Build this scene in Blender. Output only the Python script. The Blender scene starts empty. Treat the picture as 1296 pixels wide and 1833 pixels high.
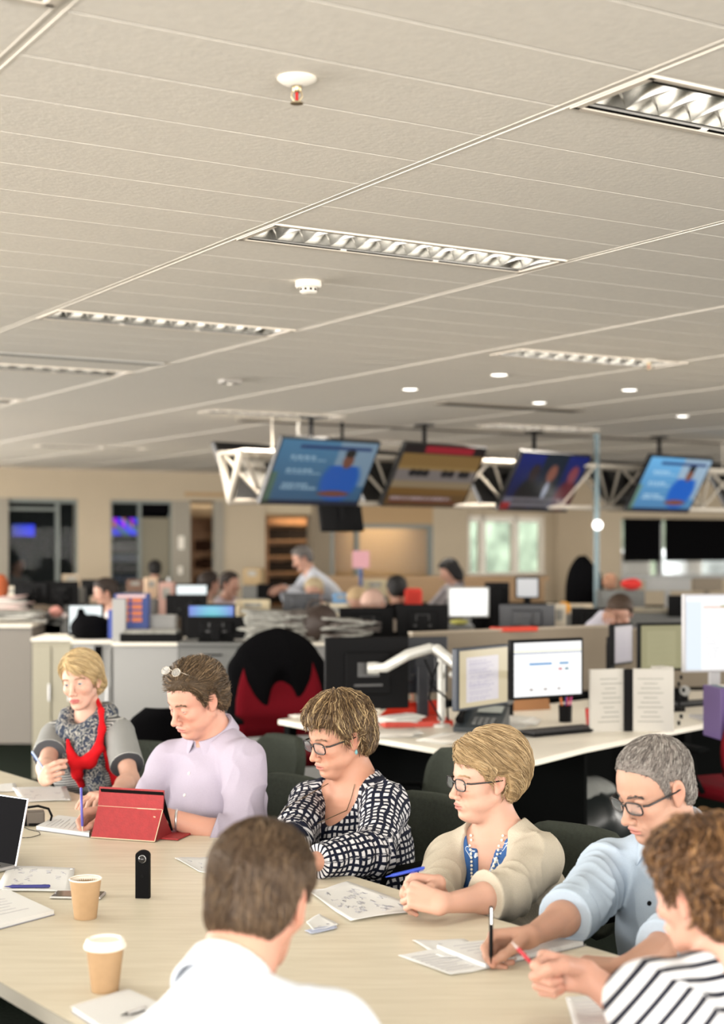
import bpy, bmesh, math, random
import numpy as np
from mathutils import Vector, Matrix, Euler

sc = bpy.context.scene
COL = sc.collection
# ------------------------------------------------------------------ camera
FPX = 2635.0            # focal length in pixels of the 1296x1833 frame
HV = 969.0              # image row of the horizon
EYE = 1.69
cd = bpy.data.cameras.new('camera'); cam = bpy.data.objects.new('camera', cd); COL.objects.link(cam)
cd.sensor_fit = 'VERTICAL'; cd.sensor_height = 56.0; cd.sensor_width = 56.0
cd.lens = FPX / 1833.0 * 56.0
cd.shift_y = (HV - 916.5) / 1833.0
cam.location = (0, 0, EYE); cam.rotation_euler = (math.pi / 2, 0, 0)
cd.clip_start = 0.05; cd.clip_end = 200
cd.dof.use_dof = True; cd.dof.focus_distance = 4.35; cd.dof.aperture_fstop = 3.4
sc.camera = cam
# ------------------------------------------------------------------ world, light, exposure
WORLD_STRENGTH = 1.3
LAMP_W = 4.0
w = bpy.data.worlds.new('world'); sc.world = w; w.use_nodes = True
w.node_tree.nodes['Background'].inputs[0].default_value = (1.0, 0.93, 0.82, 1)
w.node_tree.nodes['Background'].inputs[1].default_value = WORLD_STRENGTH
sc.view_settings.view_transform = 'Standard'; sc.view_settings.look = 'None'
sc.view_settings.gamma = 1.0; sc.view_settings.use_curve_mapping = False
sc.view_settings.exposure = 0.95
# fill light at unseen window walls, added to brighten the ceiling (frames are built with the walls)
FILL_DAYLIGHT = [((0.0, -3.6), 13.0, 0.0, 770), ((-9.2, 10.5), 23.0, -math.pi / 2, 1350), ((14.2, 9.0), 19.0, math.pi / 2, 950)]
for (x_, y_), w_, rz_, e_ in FILL_DAYLIGHT:
    l = bpy.data.lights.new('fill_daylight', 'AREA'); l.shape = 'RECTANGLE'; l.size = w_; l.size_y = 1.7; l.energy = e_; l.color = (1, .955, .90)
    o = bpy.data.objects.new('fill_daylight', l); COL.objects.link(o); o.location = (x_, y_, 1.72); o.rotation_euler = (math.pi / 2, 0, rz_)
sc.cycles.max_bounces = 6; sc.cycles.diffuse_bounces = 4; sc.cycles.glossy_bounces = 3
sc.cycles.transparent_max_bounces = 10
sc.cycles.caustics_reflective = False; sc.cycles.caustics_refractive = False
sc.cycles.sample_clamp_indirect = 4.0
try: sc.cycles.use_denoising = True
except Exception: pass

GA = math.radians(31.15)
E1 = Vector((math.cos(GA), math.sin(GA), 0)); E2 = Vector((-math.sin(GA), math.cos(GA), 0))       # ceiling grid axes
F1 = Vector((.793, .609, 0)); F2 = Vector((-.609, .793, 0))       # meeting table axes
CEIL = 2.73

def P(u, v, z):
    """world point at height z seen at pixel (u, v)"""
    d = FPX * (z - EYE) / (HV - v)
    return Vector(((u - 648.0) / FPX * d, d, z))

def Q(u, v, d):
    """world point at distance d along the view axis seen at pixel (u, v)"""
    return Vector(((u - 648.0) / FPX * d, d, EYE - (v - HV) / FPX * d))

def RM(x, y, z=0):
    """point from ceiling-grid coordinates"""
    p = E1 * x + E2 * y
    return Vector((p.x, p.y, z))

# ------------------------------------------------------------------ materials
def lin(c):
    return tuple((x / 12.92 if x <= .04045 else ((x + .055) / 1.055) ** 2.4) for x in c)
def rgb(r, g, b): return lin((r / 255., g / 255., b / 255.))
MATS = {}
def mat(name, col, rough=.6, metal=0., noise=None, bump=None, emit=None, sss=0, spec=.5, alpha=1, trans=0, vary=0, attr=None, sheen=0):
    """noise=(scale, amount) colour mottling; bump=(scale, strength); vary = random per loose piece"""
    if name in MATS: return MATS[name]
    m = bpy.data.materials.new(name); m.use_nodes = True
    nt = m.node_tree; N = nt.nodes; L = nt.links; b = N['Principled BSDF']
    b.inputs['Base Color'].default_value = (*col, 1); b.inputs['Roughness'].default_value = rough
    b.inputs['Metallic'].default_value = metal; b.inputs['Specular IOR Level'].default_value = spec if rough < .7 else min(spec, .12 if max(col) > .1 else .02)
    if sheen: b.inputs['Sheen Weight'].default_value = sheen
    if sss:
        b.inputs['Subsurface Weight'].default_value = sss; b.inputs['Subsurface Radius'].default_value = (1, .35, .2)
        b.inputs['Subsurface Scale'].default_value = .008
    if trans: b.inputs['Transmission Weight'].default_value = trans
    if alpha < 1: b.inputs['Alpha'].default_value = alpha
    cur = None
    if attr:
        a = N.new('ShaderNodeAttribute'); a.attribute_name = attr; cur = a.outputs['Color']
        if vary == 0 and not noise: L.new(cur, b.inputs['Base Color'])
    tc = N.new('ShaderNodeTexCoord')
    if noise:
        t = N.new('ShaderNodeTexNoise'); t.inputs['Scale'].default_value = noise[0]; t.inputs['Detail'].default_value = 4
        L.new(tc.outputs['Object'], t.inputs['Vector'])
        r = N.new('ShaderNodeMapRange'); r.inputs[1].default_value = .3; r.inputs[2].default_value = .7
        r.inputs[3].default_value = 1 - noise[1]; r.inputs[4].default_value = 1 + noise[1]
        L.new(t.outputs['Fac'], r.inputs[0])
        h = N.new('ShaderNodeHueSaturation'); h.inputs['Color'].default_value = (*col, 1)
        if cur: L.new(cur, h.inputs['Color'])
        L.new(r.outputs[0], h.inputs['Value']); cur = h.outputs[0]; L.new(cur, b.inputs['Base Color'])
    if vary:
        g = N.new('ShaderNodeNewGeometry')
        r = N.new('ShaderNodeMapRange'); r.inputs[3].default_value = 1 - vary; r.inputs[4].default_value = 1 + vary
        L.new(g.outputs['Random Per Island'], r.inputs[0])
        h = N.new('ShaderNodeHueSaturation'); h.inputs['Color'].default_value = (*col, 1)
        if cur: L.new(cur, h.inputs['Color'])
        L.new(r.outputs[0], h.inputs['Value']); cur = h.outputs[0]; L.new(cur, b.inputs['Base Color'])
    if bump:
        t = N.new('ShaderNodeTexNoise'); t.inputs['Scale'].default_value = bump[0]; t.inputs['Detail'].default_value = 5
        L.new(tc.outputs['Object'], t.inputs['Vector'])
        bp = N.new('ShaderNodeBump'); bp.inputs['Strength'].default_value = bump[1]; bp.inputs['Distance'].default_value = .01
        L.new(t.outputs['Fac'], bp.inputs['Height']); L.new(bp.outputs[0], b.inputs['Normal'])
    if emit:
        b.inputs['Emission Color'].default_value = (*col, 1); b.inputs['Emission Strength'].default_value = emit
        if attr:
            L.new(cur, b.inputs['Emission Color']); b.inputs['Base Color'].default_value = (.01, .01, .01, 1)
            for l in list(b.inputs['Base Color'].links): L.remove(l)
    MATS[name] = m
    return m

# ------------------------------------------------------------------ scene objects
def props(o, label=None, cat=None, group=None, kind=None):
    if label: o['label'] = label
    if cat: o['category'] = cat
    if group: o['group'] = group
    if kind: o['kind'] = kind
    return o
def empty(name, label, cat, loc=(0, 0, 0), rz=0, group=None):
    o = bpy.data.objects.new(name, None); COL.objects.link(o); o.location = loc; o.rotation_euler = (0, 0, rz)
    return props(o, label, cat, group)
def dup(root, loc=None, rz=None, label=None):
    r = root.copy(); COL.objects.link(r)
    if loc is not None: r.location = loc
    if rz is not None: r.rotation_euler = (0, 0, rz)
    if label: r['label'] = label
    for ch in list(root.children):
        c = ch.copy(); COL.objects.link(c); c.parent = r
        for g in list(ch.children):
            d = g.copy(); COL.objects.link(d); d.parent = c
    return r

class MB:
    """collects shapes; build() links them as one mesh object"""
    def __init__(s): s.v = []; s.f = []; s.sm = []
    def add(s, vs, fs, M=None, smooth=False):
        n = len(s.v)
        if M is not None: vs = [M @ Vector(p) for p in vs]
        s.v += [tuple(p) for p in vs]; s.f += [tuple(i + n for i in f) for f in fs]; s.sm += [smooth] * len(fs)
        return s
    def box(s, c, size, M=None, bev=0.0):
        x, y, z = [k / 2 for k in size]
        if bev <= 0:
            vs = [(c[0] + a * x, c[1] + b * y, c[2] + d * z) for a in (-1, 1) for b in (-1, 1) for d in (-1, 1)]
            fs = [(0, 1, 3, 2), (4, 6, 7, 5), (0, 4, 5, 1), (2, 3, 7, 6), (0, 2, 6, 4), (1, 5, 7, 3)]
            return s.add(vs, fs, M)
        bm = bmesh.new(); bmesh.ops.create_cube(bm, size=1)
        for v in bm.verts: v.co = Vector((v.co.x * x * 2 + c[0], v.co.y * y * 2 + c[1], v.co.z * z * 2 + c[2]))
        bmesh.ops.bevel(bm, geom=list(bm.edges), offset=min(bev, x * .95, y * .95, z * .95), segments=2, affect='EDGES', profile=.5)
        bm.verts.index_update()
        s.add([v.co.copy() for v in bm.verts], [[v.index for v in f.verts] for f in bm.faces], M); bm.free(); return s
    def prism(s, pts, z0, z1, M=None, smooth=False):
        n = len(pts)
        vs = [(p[0], p[1], z0) for p in pts] + [(p[0], p[1], z1) for p in pts]
        fs = [tuple(range(n))[::-1], tuple(range(n, 2 * n))] + [(i, (i + 1) % n, n + (i + 1) % n, n + i) for i in range(n)]
        return s.add(vs, fs, M, smooth)
    def lathe(s, prof, seg=24, M=None, cap=True):
        ring = lambda r, z: [(r * math.cos(2 * math.pi * k / seg), r * math.sin(2 * math.pi * k / seg), z) for k in range(seg)]
        vs = [p for r, z in prof for p in ring(r, z)]; i = 0
        while i < len(prof) - 1:                      # sharp corners of the profile start a new strip
            j = i + 1
            while j < len(prof) - 1:
                a = Vector((prof[j][0] - prof[j - 1][0], prof[j][1] - prof[j - 1][1])); b = Vector((prof[j + 1][0] - prof[j][0], prof[j + 1][1] - prof[j][1]))
                if a.length < 1e-7 or b.length < 1e-7 or a.angle(b) > .7: break
                j += 1
            n = j - i + 1; s.add(vs[i * seg:(j + 1) * seg], [(m * seg + k, m * seg + (k + 1) % seg, (m + 1) * seg + (k + 1) % seg, (m + 1) * seg + k) for m in range(n - 1) for k in range(seg)], M, True)
            i = j
        if cap: s.add(vs[:seg], [tuple(range(seg))[::-1]], M); s.add(vs[-seg:], [tuple(range(seg))], M)
        return s
    def tube(s, pts, r, seg=8, M=None, closed=False):
        pts = [Vector(p) for p in pts]; n = len(pts); R = r if isinstance(r, (list, tuple)) else [r] * n
        vs = []; fs = []; up = Vector((0, 0, 1)); prev = None
        for i, p in enumerate(pts):
            if closed: t = pts[(i + 1) % n] - pts[i - 1]
            else: t = pts[min(i + 1, n - 1)] - pts[max(i - 1, 0)]
            t.normalize()
            if prev is None:
                a = t.cross(up)
                if a.length < 1e-3: a = t.cross(Vector((1, 0, 0)))
            else: a = prev - t * prev.dot(t)
            a.normalize(); prev = a; b = t.cross(a)
            vs += [p + (a * math.cos(2 * math.pi * k / seg) + b * math.sin(2 * math.pi * k / seg)) * R[i] for k in range(seg)]
        m = n if closed else n - 1
        for i in range(m):
            for k in range(seg):
                a0 = i * seg + k; b0 = i * seg + (k + 1) % seg; j = ((i + 1) % n) * seg
                fs.append((a0, b0, j + (k + 1) % seg, j + k))
        s.add(vs, fs, M, True)
        if not closed: s.add(vs[:seg], [tuple(range(seg))[::-1]], M); s.add(vs[-seg:], [tuple(range(seg))], M)
        return s
    def sheet(s, grid, th=.0006, M=None, smooth=True):
        """grid[i][j] points -> thin closed sheet"""
        a = len(grid); b = len(grid[0]); vs = [Vector(p) for r in grid for p in r]; n = a * b
        vs = vs + [v - Vector((0, 0, th)) for v in vs]; fs = []
        for i in range(a - 1):
            for j in range(b - 1):
                q = (i * b + j, (i + 1) * b + j, (i + 1) * b + j + 1, i * b + j + 1)
                fs.append(q); fs.append(tuple(n + k for k in q[::-1]))
        ed = [i * b for i in range(a)] + [(a - 1) * b + j for j in range(1, b)] + [i * b + b - 1 for i in range(a - 2, -1, -1)] + [j for j in range(b - 2, 0, -1)]
        for k in range(len(ed)):
            x, y = ed[k], ed[(k + 1) % len(ed)]; fs.append((y, x, x + n, y + n))
        return s.add(vs, fs, M, smooth)
    def build(s, name, m, parent=None, M=None):
        me = bpy.data.meshes.new(name)
        me.from_pydata([tuple(M @ Vector(v)) for v in s.v] if M is not None else s.v, [], s.f)
        me.polygons.foreach_set('use_smooth', s.sm)
        if m is not None: me.materials.append(m)
        me.validate(); bm = bmesh.new(); bm.from_mesh(me); bmesh.ops.recalc_face_normals(bm, faces=bm.faces); bm.to_mesh(me); bm.free()
        o = bpy.data.objects.new(name, me); COL.objects.link(o)
        if parent is not None: o.parent = parent
        return o
def TR(loc=(0, 0, 0), rz=0, rx=0, ry=0): return Matrix.Translation(loc) @ Euler((rx, ry, rz)).to_matrix().to_4x4()
def aim(a, b):
    """matrix with x along a->b, origin a"""
    a = Vector(a); x = (Vector(b) - a).normalized(); z = Vector((0, 0, 1))
    if abs(x.z) > .95: z = Vector((0, 1, 0))
    y = z.cross(x).normalized(); z = x.cross(y)
    return Matrix(((x.x, y.x, z.x, a.x), (x.y, y.y, z.y, a.y), (x.z, y.z, z.z, a.z), (0, 0, 0, 1)))
ROTF = math.atan2(F1.y, F1.x); ROTE = math.atan2(E1.y, E1.x)

def numpy_mesh(name, V, Fq, m, parent=None, smooth=True, attrs=None, tri=False):
    me = bpy.data.meshes.new(name); k = 3 if tri else 4
    me.vertices.add(len(V)); me.vertices.foreach_set('co', np.ascontiguousarray(V, dtype=np.float32).ravel())
    me.loops.add(len(Fq) * k); me.loops.foreach_set('vertex_index', np.ascontiguousarray(Fq, dtype=np.int32).ravel())
    me.polygons.add(len(Fq)); me.polygons.foreach_set('loop_start', np.arange(0, len(Fq) * k, k, dtype=np.int32))
    try: me.polygons.foreach_set('loop_total', np.full(len(Fq), k, dtype=np.int32))
    except Exception: pass
    me.update(calc_edges=True); me.polygons.foreach_set('use_smooth', np.full(len(Fq), smooth))
    for an, (ty, dat) in (attrs or {}).items():
        at = me.attributes.new(an, ty, 'POINT')
        at.data.foreach_set('color' if 'COLOR' in ty else 'vector', np.ascontiguousarray(dat, dtype=np.float32).ravel())
    me.materials.append(m)
    o = bpy.data.objects.new(name, me); COL.objects.link(o)
    if parent is not None: o.parent = parent
    return o

def screen(name, W, H, paint, parent, M, n=64, strength=1.0):
    """a lit display: W x H in the local xz plane facing -y, colours from paint(s, t) with s right, t up"""
    ny = max(8, int(n * H / W)); s, t = np.meshgrid((np.arange(n) + .5) / n, (np.arange(ny) + .5) / ny)
    c = paint(s, t); c = np.where(c <= .04045, c / 12.92, ((c + .055) / 1.055) ** 2.4)
    S, T = np.meshgrid(np.arange(n + 1) / n - .5, np.arange(ny + 1) / ny - .5)
    V = np.stack([S * W, np.zeros_like(S), T * H], -1).reshape(-1, 3)
    Mn = np.array(M); V = V @ Mn[:3, :3].T + Mn[:3, 3]
    i, j = np.meshgrid(np.arange(n), np.arange(ny)); a = (j * (n + 1) + i).ravel()
    F = np.stack([a, a + 1, a + n + 2, a + n + 1], -1)
    me_o = numpy_mesh(name, V, F, mat('lit_display_%g' % strength, (1, 1, 1), .3, emit=strength, attr='paint'), parent, False)
    at = me_o.data.attributes.new('paint', 'FLOAT_COLOR', 'CORNER')
    cc = np.concatenate([c.reshape(-1, 3), np.ones((n * ny, 1))], 1); cc = np.repeat(cc, 4, axis=0)
    at.data.foreach_set('color', cc.astype(np.float32).ravel())
    return me_o
# ------------------------------------------------------------------ implicit surfaces for people and clothes
def v3(*a): return np.array(a, dtype=float)
def ell(p, c, r, R=None):
    q = p - c
    if R is not None: q = q @ R
    r = np.asarray(r, float); k0 = np.linalg.norm(q / r, axis=1); k1 = np.linalg.norm(q / (r * r), axis=1) + 1e-9
    return k0 * (k0 - 1) / k1
def cone(p, a, b, ra, rb):
    ab = b - a; t = np.clip((p - a) @ ab / max(ab @ ab, 1e-9), 0, 1)
    return np.linalg.norm(p - a - t[:, None] * ab, axis=1) - (ra + (rb - ra) * t)
def smin(a, b, k):
    h = np.clip(.5 + .5 * (b - a) / k, 0, 1); return b + (a - b) * h - k * h * (1 - h)
def smax(a, b, k): return -smin(-a, -b, k)
def chain(p, pts, rs, k=.01):
    d = None
    for i in range(len(pts) - 1):
        e = cone(p, pts[i], pts[i + 1], rs[i], rs[i + 1]); d = e if d is None else smin(d, e, k)
    return d
def wob(p, seed, fr, n=5):
    """smooth pseudo-noise in [-1, 1]"""
    r = np.random.RandomState(seed + 500); o = np.zeros(len(p)); q = p
    for i in range(n):
        w_ = r.normal(size=3); w_ *= fr * (.6 + .3 * i) / np.linalg.norm(w_)
        o += np.sin(q @ w_ + r.rand() * 6.28 + 1.3 * np.sin(q @ (r.normal(size=3) * fr * .4) + r.rand() * 6))
    return o / n
def ridges(p, seed, dirn, fr):
    """fold lines running across dirn"""
    ph = p @ (np.asarray(dirn) * fr * .62) + 3.6 * wob(p, seed, fr * .30)
    m = np.clip(wob(p, seed + 31, fr * .28) * 1.7 + .45, 0, 1)
    return (1 - np.abs(np.sin(ph)) ** .7) * m

def nets(f, lo, hi, h, cut=None):
    """surface nets of f over a box; far cells are skipped with a coarse pass"""
    lo = np.asarray(lo, float); hi = np.asarray(hi, float); C = 4
    n = (np.ceil((hi - lo) / (h * C)).astype(int)) * C + 1
    cx = [lo[i] + np.arange(0, n[i], C) * h for i in range(3)]
    g = np.stack(np.meshgrid(*cx, indexing='ij'), -1); cs = g.shape[:3]
    dc = f(g.reshape(-1, 3)).reshape(cs)
    near = np.abs(dc) < h * C * 2.2
    nb = near.copy()
    for ax in range(3):
        s1 = [slice(None)] * 3; s2 = [slice(None)] * 3; s1[ax] = slice(1, None); s2[ax] = slice(None, -1)
        t = nb.copy(); t[tuple(s1)] |= nb[tuple(s2)]; t[tuple(s2)] |= nb[tuple(s1)]; nb = t
    D = np.repeat(np.repeat(np.repeat(dc, C, 0), C, 1), C, 2)[:n[0], :n[1], :n[2]].copy()
    Mk = np.repeat(np.repeat(np.repeat(nb, C, 0), C, 1), C, 2)[:n[0], :n[1], :n[2]]
    idx = np.argwhere(Mk); vals = np.empty(len(idx))
    for s in range(0, len(idx), 400000):
        vals[s:s + 400000] = f(lo + idx[s:s + 400000] * h)
    D[idx[:, 0], idx[:, 1], idx[:, 2]] = vals
    ins = D < 0
    # cells with a sign change
    cnt = np.zeros(tuple(n - 1), dtype=np.int8)
    for a in (0, 1):
        for b in (0, 1):
            for c in (0, 1): cnt += ins[a:n[0] - 1 + a, b:n[1] - 1 + b, c:n[2] - 1 + c]
    act = (cnt > 0) & (cnt < 8); cells = np.argwhere(act)
    if len(cells) == 0: return np.zeros((0, 3)), np.zeros((0, 4), int)
    num = -np.ones(act.shape, dtype=np.int64); num[act] = np.arange(len(cells))
    acc = np.zeros((len(cells), 3)); w_ = np.zeros(len(cells))
    cor = [(a, b, c) for a in (0, 1) for b in (0, 1) for c in (0, 1)]
    for i, A in enumerate(cor):
        for B in cor[i + 1:]:
            if sum(abs(A[k] - B[k]) for k in range(3)) != 1: continue
            da = D[cells[:, 0] + A[0], cells[:, 1] + A[1], cells[:, 2] + A[2]]
            db = D[cells[:, 0] + B[0], cells[:, 1] + B[1], cells[:, 2] + B[2]]
            m = (da < 0) != (db < 0); t = np.where(m, da / np.where(m, da - db, 1), 0)
            pt = np.array(A) + t[:, None] * (np.array(B) - np.array(A)); acc += pt * m[:, None]; w_ += m
    V = lo + (cells + acc / w_[:, None]) * h
    Q4 = []
    for ax in range(3):
        o1, o2 = [(1, 2), (2, 0), (0, 1)][ax]
        s0 = [slice(None)] * 3; s1 = [slice(None)] * 3; s0[ax] = slice(None, -1); s1[ax] = slice(1, None)
        ch = ins[tuple(s0)] != ins[tuple(s1)]; e = np.argwhere(ch)
        ok = (e[:, o1] > 0) & (e[:, o2] > 0) & (e[:, o1] < n[o1] - 1) & (e[:, o2] < n[o2] - 1); e = e[ok]
        d1 = np.zeros(3, int); d1[o1] = 1; d2 = np.zeros(3, int); d2[o2] = 1
        q = np.stack([num[tuple((e - x).T)] for x in (d1 + d2, d2, d1 * 0, d1)], -1)
        fl = ins[tuple(s0)][tuple(e.T)]; q[~fl] = q[~fl][:, ::-1]; Q4.append(q)
    Fq = np.concatenate(Q4); Fq = Fq[(Fq >= 0).all(1)]
    if cut is not None:
        k = cut(V[Fq].mean(1)); Fq = Fq[k]
        used = np.unique(Fq); re = -np.ones(len(V), int); re[used] = np.arange(len(used)); V = V[used]; Fq = re[Fq]
    return V, Fq
def grad(f, p, e=.0015):
    g = np.stack([f(p + np.eye(3)[i] * e) - f(p - np.eye(3)[i] * e) for i in range(3)], -1)
    return g / (np.linalg.norm(g, axis=1)[:, None] + 1e-9)
def join(parts):
    V = []; F = []; n = 0
    for v, f in parts:
        V.append(v); F.append(f + n); n += len(v)
    return np.concatenate(V), np.concatenate(F)
def rot(yaw, pitch=0, roll=0):
    """local x forward, y left, z up -> world; pitch > 0 looks down, roll > 0 tips the head to its right"""
    return np.array(Euler((roll, pitch, yaw), 'XYZ').to_matrix())
# ------------------------------------------------------------------ people
HD = dict(jaw=1., nose=1., fat=0., lid=.55, chin=1., brow=1., mouth=0., width=1., age=0., cheek=1.)
def head_sdf(p, h, fine=True):
    """head in its own frame: x forward, y left, z up, origin between the ears at eye level"""
    ay = np.abs(p[:, 1]); m = np.stack([p[:, 0], ay / h['width'], p[:, 2]], 1)
    d = ell(m, v3(-.010, 0, .036), (.094, .0735, .080))
    d = smin(d, ell(m, v3(.026, 0, .018), (.060, .062, .066)), .02)
    d = smin(d, ell(m, v3(.034, 0, -.030), (.049, .054, .058)), .02)
    j = h['jaw']
    d = smin(d, cone(m, v3(-.004, .046 * j, -.050), v3(.060, .016 * j, -.090), .017, .018), .022)
    d = smin(d, ell(m, v3(.040, 0, -.078), (.038, .036 * j, .030)), .02)
    d = smin(d, ell(m, v3(.071, 0, -.098), (.020, .022 * j, .016 * h['chin'])), .014)
    d = smin(d, ell(m, v3(.052, .040, -.026), (.028, .020, .020)), .018)
    if h['fat'] > 0:
        f_ = h['fat']
        d = smin(d, ell(m, v3(.040, .034, -.060), (.034, .022 + .006 * f_, .026)), .018)
        d = smin(d, ell(m, v3(.030, 0, -.102), (.042, .036, .022 * (.7 + .5 * f_))), .022)
    if not fine: 
        d = smin(d, cone(m, v3(.088, 0, 0), v3(.108, 0, -.036), .010, .013), .008)
        d = smin(d, ell(m, v3(-.006, .076, -.008), (.018, .008, .030)), .006)
        return d
    d = smin(d, cone(m, v3(.081, .006, .019), v3(.066, .040, .020), .0095 * h['brow'], .008), .012)
    d = smax(d, -ell(m, v3(.096, .031, -.001), (.020, .018, .0125)), .012)
    e = m - v3(.0705, .0310, -.001); hi = h['lid']                     # eyelids
    sp = np.linalg.norm(e, axis=1) - .0146
    op = np.maximum(e[:, 2] - e[:, 0] * (-.36 + hi), -e[:, 0] * .40 - e[:, 2])
    op = np.maximum(op, (np.abs(e[:, 1] + .001) - .0122) * .8); op = np.maximum(op, .004 - e[:, 0])
    d = smin(d, smax(sp, -op, .0015), .004)
    n_ = h['nose']
    d = smin(d, cone(m, v3(.083, 0, .006), v3(.105, 0, -.032), .0070, .0090), .009)
    d = smin(d, ell(m, v3(.1065 + .002 * (n_ - 1), 0, -.0370), (.0115 * n_, .0105 * n_, .0095 * n_)), .006)
    d = smin(d, ell(m, v3(.0975, .0120, -.0415), (.0105, .0070 * n_, .0075)), .005)
    d = smax(d, -ell(m, v3(.1020, .0058, -.0490), (.0045, .0026, .0030)), .002)
    d = smin(d, ell(m, v3(.0815, 0, -.066), (.0145, .0290, .0190)), .014)     # mouth mound
    d = smin(d, ell(m, v3(.0932, .0060, -.0642), (.0055, .0165, .0042)), .004)
    d = smin(d, ell(m, v3(.0915, 0, -.0742), (.0068, .0190, .0050)), .005)
    d = smax(d, -ell(m, v3(.1010, 0, -.0692), (.0120, .0250, .0012 + h['mouth'])), .0022)
    d = smax(d, -ell(m, v3(.0955, 0, -.0855), (.0060, .0150, .0040)), .008)
    if h['age'] > 0:
        d = smax(d, -cone(m, v3(.0975, .0205, -.044), v3(.084, .0330, -.074), .0012, .0022 * h['age']), .005)
        d = smax(d, -cone(m, v3(.0905, .022, -.0155), v3(.082, .041, -.017), .0008, .0014 * h['age']), .005)
    # ear
    q = m - v3(-.008, .0755, -.008); a_ = .22; c_, s_ = math.cos(a_), math.sin(a_)
    q = np.stack([q[:, 0] * c_ + q[:, 2] * s_, q[:, 1] - .25 * np.maximum(-q[:, 0], 0), -q[:, 0] * s_ + q[:, 2] * c_], 1)
    er = ell(q, v3(0, 0, .004), (.0175, .0075, .0305)); er = smin(er, ell(q, v3(.003, -.001, -.022), (.009, .006, .011)), .005)
    er = smax(er, -ell(q, v3(.001, .0085, .005), (.0105, .0060, .0200)), .003)
    d = smin(d, er, .005)
    return d

def frame(o, x, z):
    """4x4-like (R, o): columns forward, left, up"""
    x = x / np.linalg.norm(x); y = np.cross(z, x); y /= np.linalg.norm(y); z = np.cross(x, y)
    return np.stack([x, y, z], 1)

POSES = {  # per finger (index..little): mcp, pip, dip bend in degrees; thumb: direction of its three bones in the hand frame
    'relax': ([(22, 30, 15), (26, 34, 18), (30, 36, 20), (34, 36, 20)], [(.62, .62, -.45), (.85, .35, -.35), (.95, .12, -.25)]),
    'flat': ([(8, 10, 6), (8, 12, 6), (10, 12, 6), (12, 14, 8)], [(.62, .70, -.25), (.85, .45, -.2), (.95, .25, -.15)]),
    'pen': ([(48, 46, 22), (60, 62, 34), (68, 76, 42), (72, 80, 44)], [(.60, .30, -.72), (.86, .02, -.50), (.92, -.28, -.28)]),
    'fist': ([(62, 88, 50), (70, 92, 52), (74, 92, 54), (76, 92, 52)], [(.70, .40, -.58), (.86, -.02, -.50), (.76, -.60, -.20)]),
    'clasp': ([(46, 60, 28), (50, 62, 30), (54, 62, 30), (56, 60, 30)], [(.66, .45, -.60), (.90, .05, -.42), (.96, -.12, -.22)]),
}
def hand_parts(wr, R, side, pose, s=1.0):
    """bones of one hand -> list of (points, radii) per digit, world space; plus named tips"""
    fin, th = POSES[pose]; L = [(.042, .025, .021), (.046, .029, .022), (.043, .027, .022), (.034, .021, .019)]
    ys = [.027, .009, -.010, -.027]; xs = [.088, .090, .085, .076]; out = []; tips = []
    W = lambda q: wr + R @ (np.array(q) * s)
    palm = []
    for i in range(4):
        y = ys[i] * side
        palm.append((W((.004, y * .62, 0)), W((xs[i], y, 0)), .0155 * s, .0118 * s))
        pt = [np.array([xs[i] - .004, y, 0])]; a = 0; sp = math.radians([5, 1, -3, -8][i]) * side
        for k in range(3):
            a += math.radians(fin[i][k]); dr = np.array([math.cos(a), math.sin(sp) * math.cos(a), -math.sin(a)])
            pt.append(pt[-1] + dr * L[i][k])
        r0 = [.0100, .0102, .0096, .0084][i]
        out.append(([W(q) for q in pt], [r0 * s, r0 * .93 * s, r0 * .86 * s, r0 * .72 * s])); tips.append(W(pt[-1]))
    pt = [np.array([.022, .020 * side, -.010])]
    for k, l in enumerate((.042, .033, .026)):
        dr = np.array(th[k], float); dr[1] *= side; pt.append(pt[-1] + dr / np.linalg.norm(dr) * l)
    out.append(([W(q) for q in pt], [.0160 * s, .0125 * s, .0108 * s, .0085 * s])); tips.append(W(pt[-1]))
    heel = (W((.012, -.012 * side, -.007)), W((.050, -.020 * side, -.008)), .016 * s, .013 * s)
    return palm, out, heel, tips
def hand_sdf(p, hp, s=1.0):
    palm, dig, heel, _ = hp; d = None
    for a, b, ra, rb in palm:
        e = cone(p, a, b, ra, rb); d = e if d is None else smin(d, e, .010)
    d = smin(d, cone(p, *heel), .012); o = None
    for pts, rs in dig[:4]:
        e = chain(p, pts, rs, .0035); o = e if o is None else np.minimum(o, e)
    t = chain(p, dig[4][0], dig[4][1], .006)
    return smin(smin(d, t, .009), o, .006)

def ik(a, c, l1, l2, pole):
    """elbow between shoulder a and wrist c, bending towards pole"""
    ac = c - a; D = np.linalg.norm(ac); D = min(D, (l1 + l2) * .995); n = ac / np.linalg.norm(ac)
    x = (l1 * l1 - l2 * l2 + D * D) / (2 * D); hgt = math.sqrt(max(l1 * l1 - x * x, 1e-6))
    pl = np.array(pole, float); pl = pl - (pl @ n) * n; pl /= np.linalg.norm(pl)
    return a + n * x + pl * hgt

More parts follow.
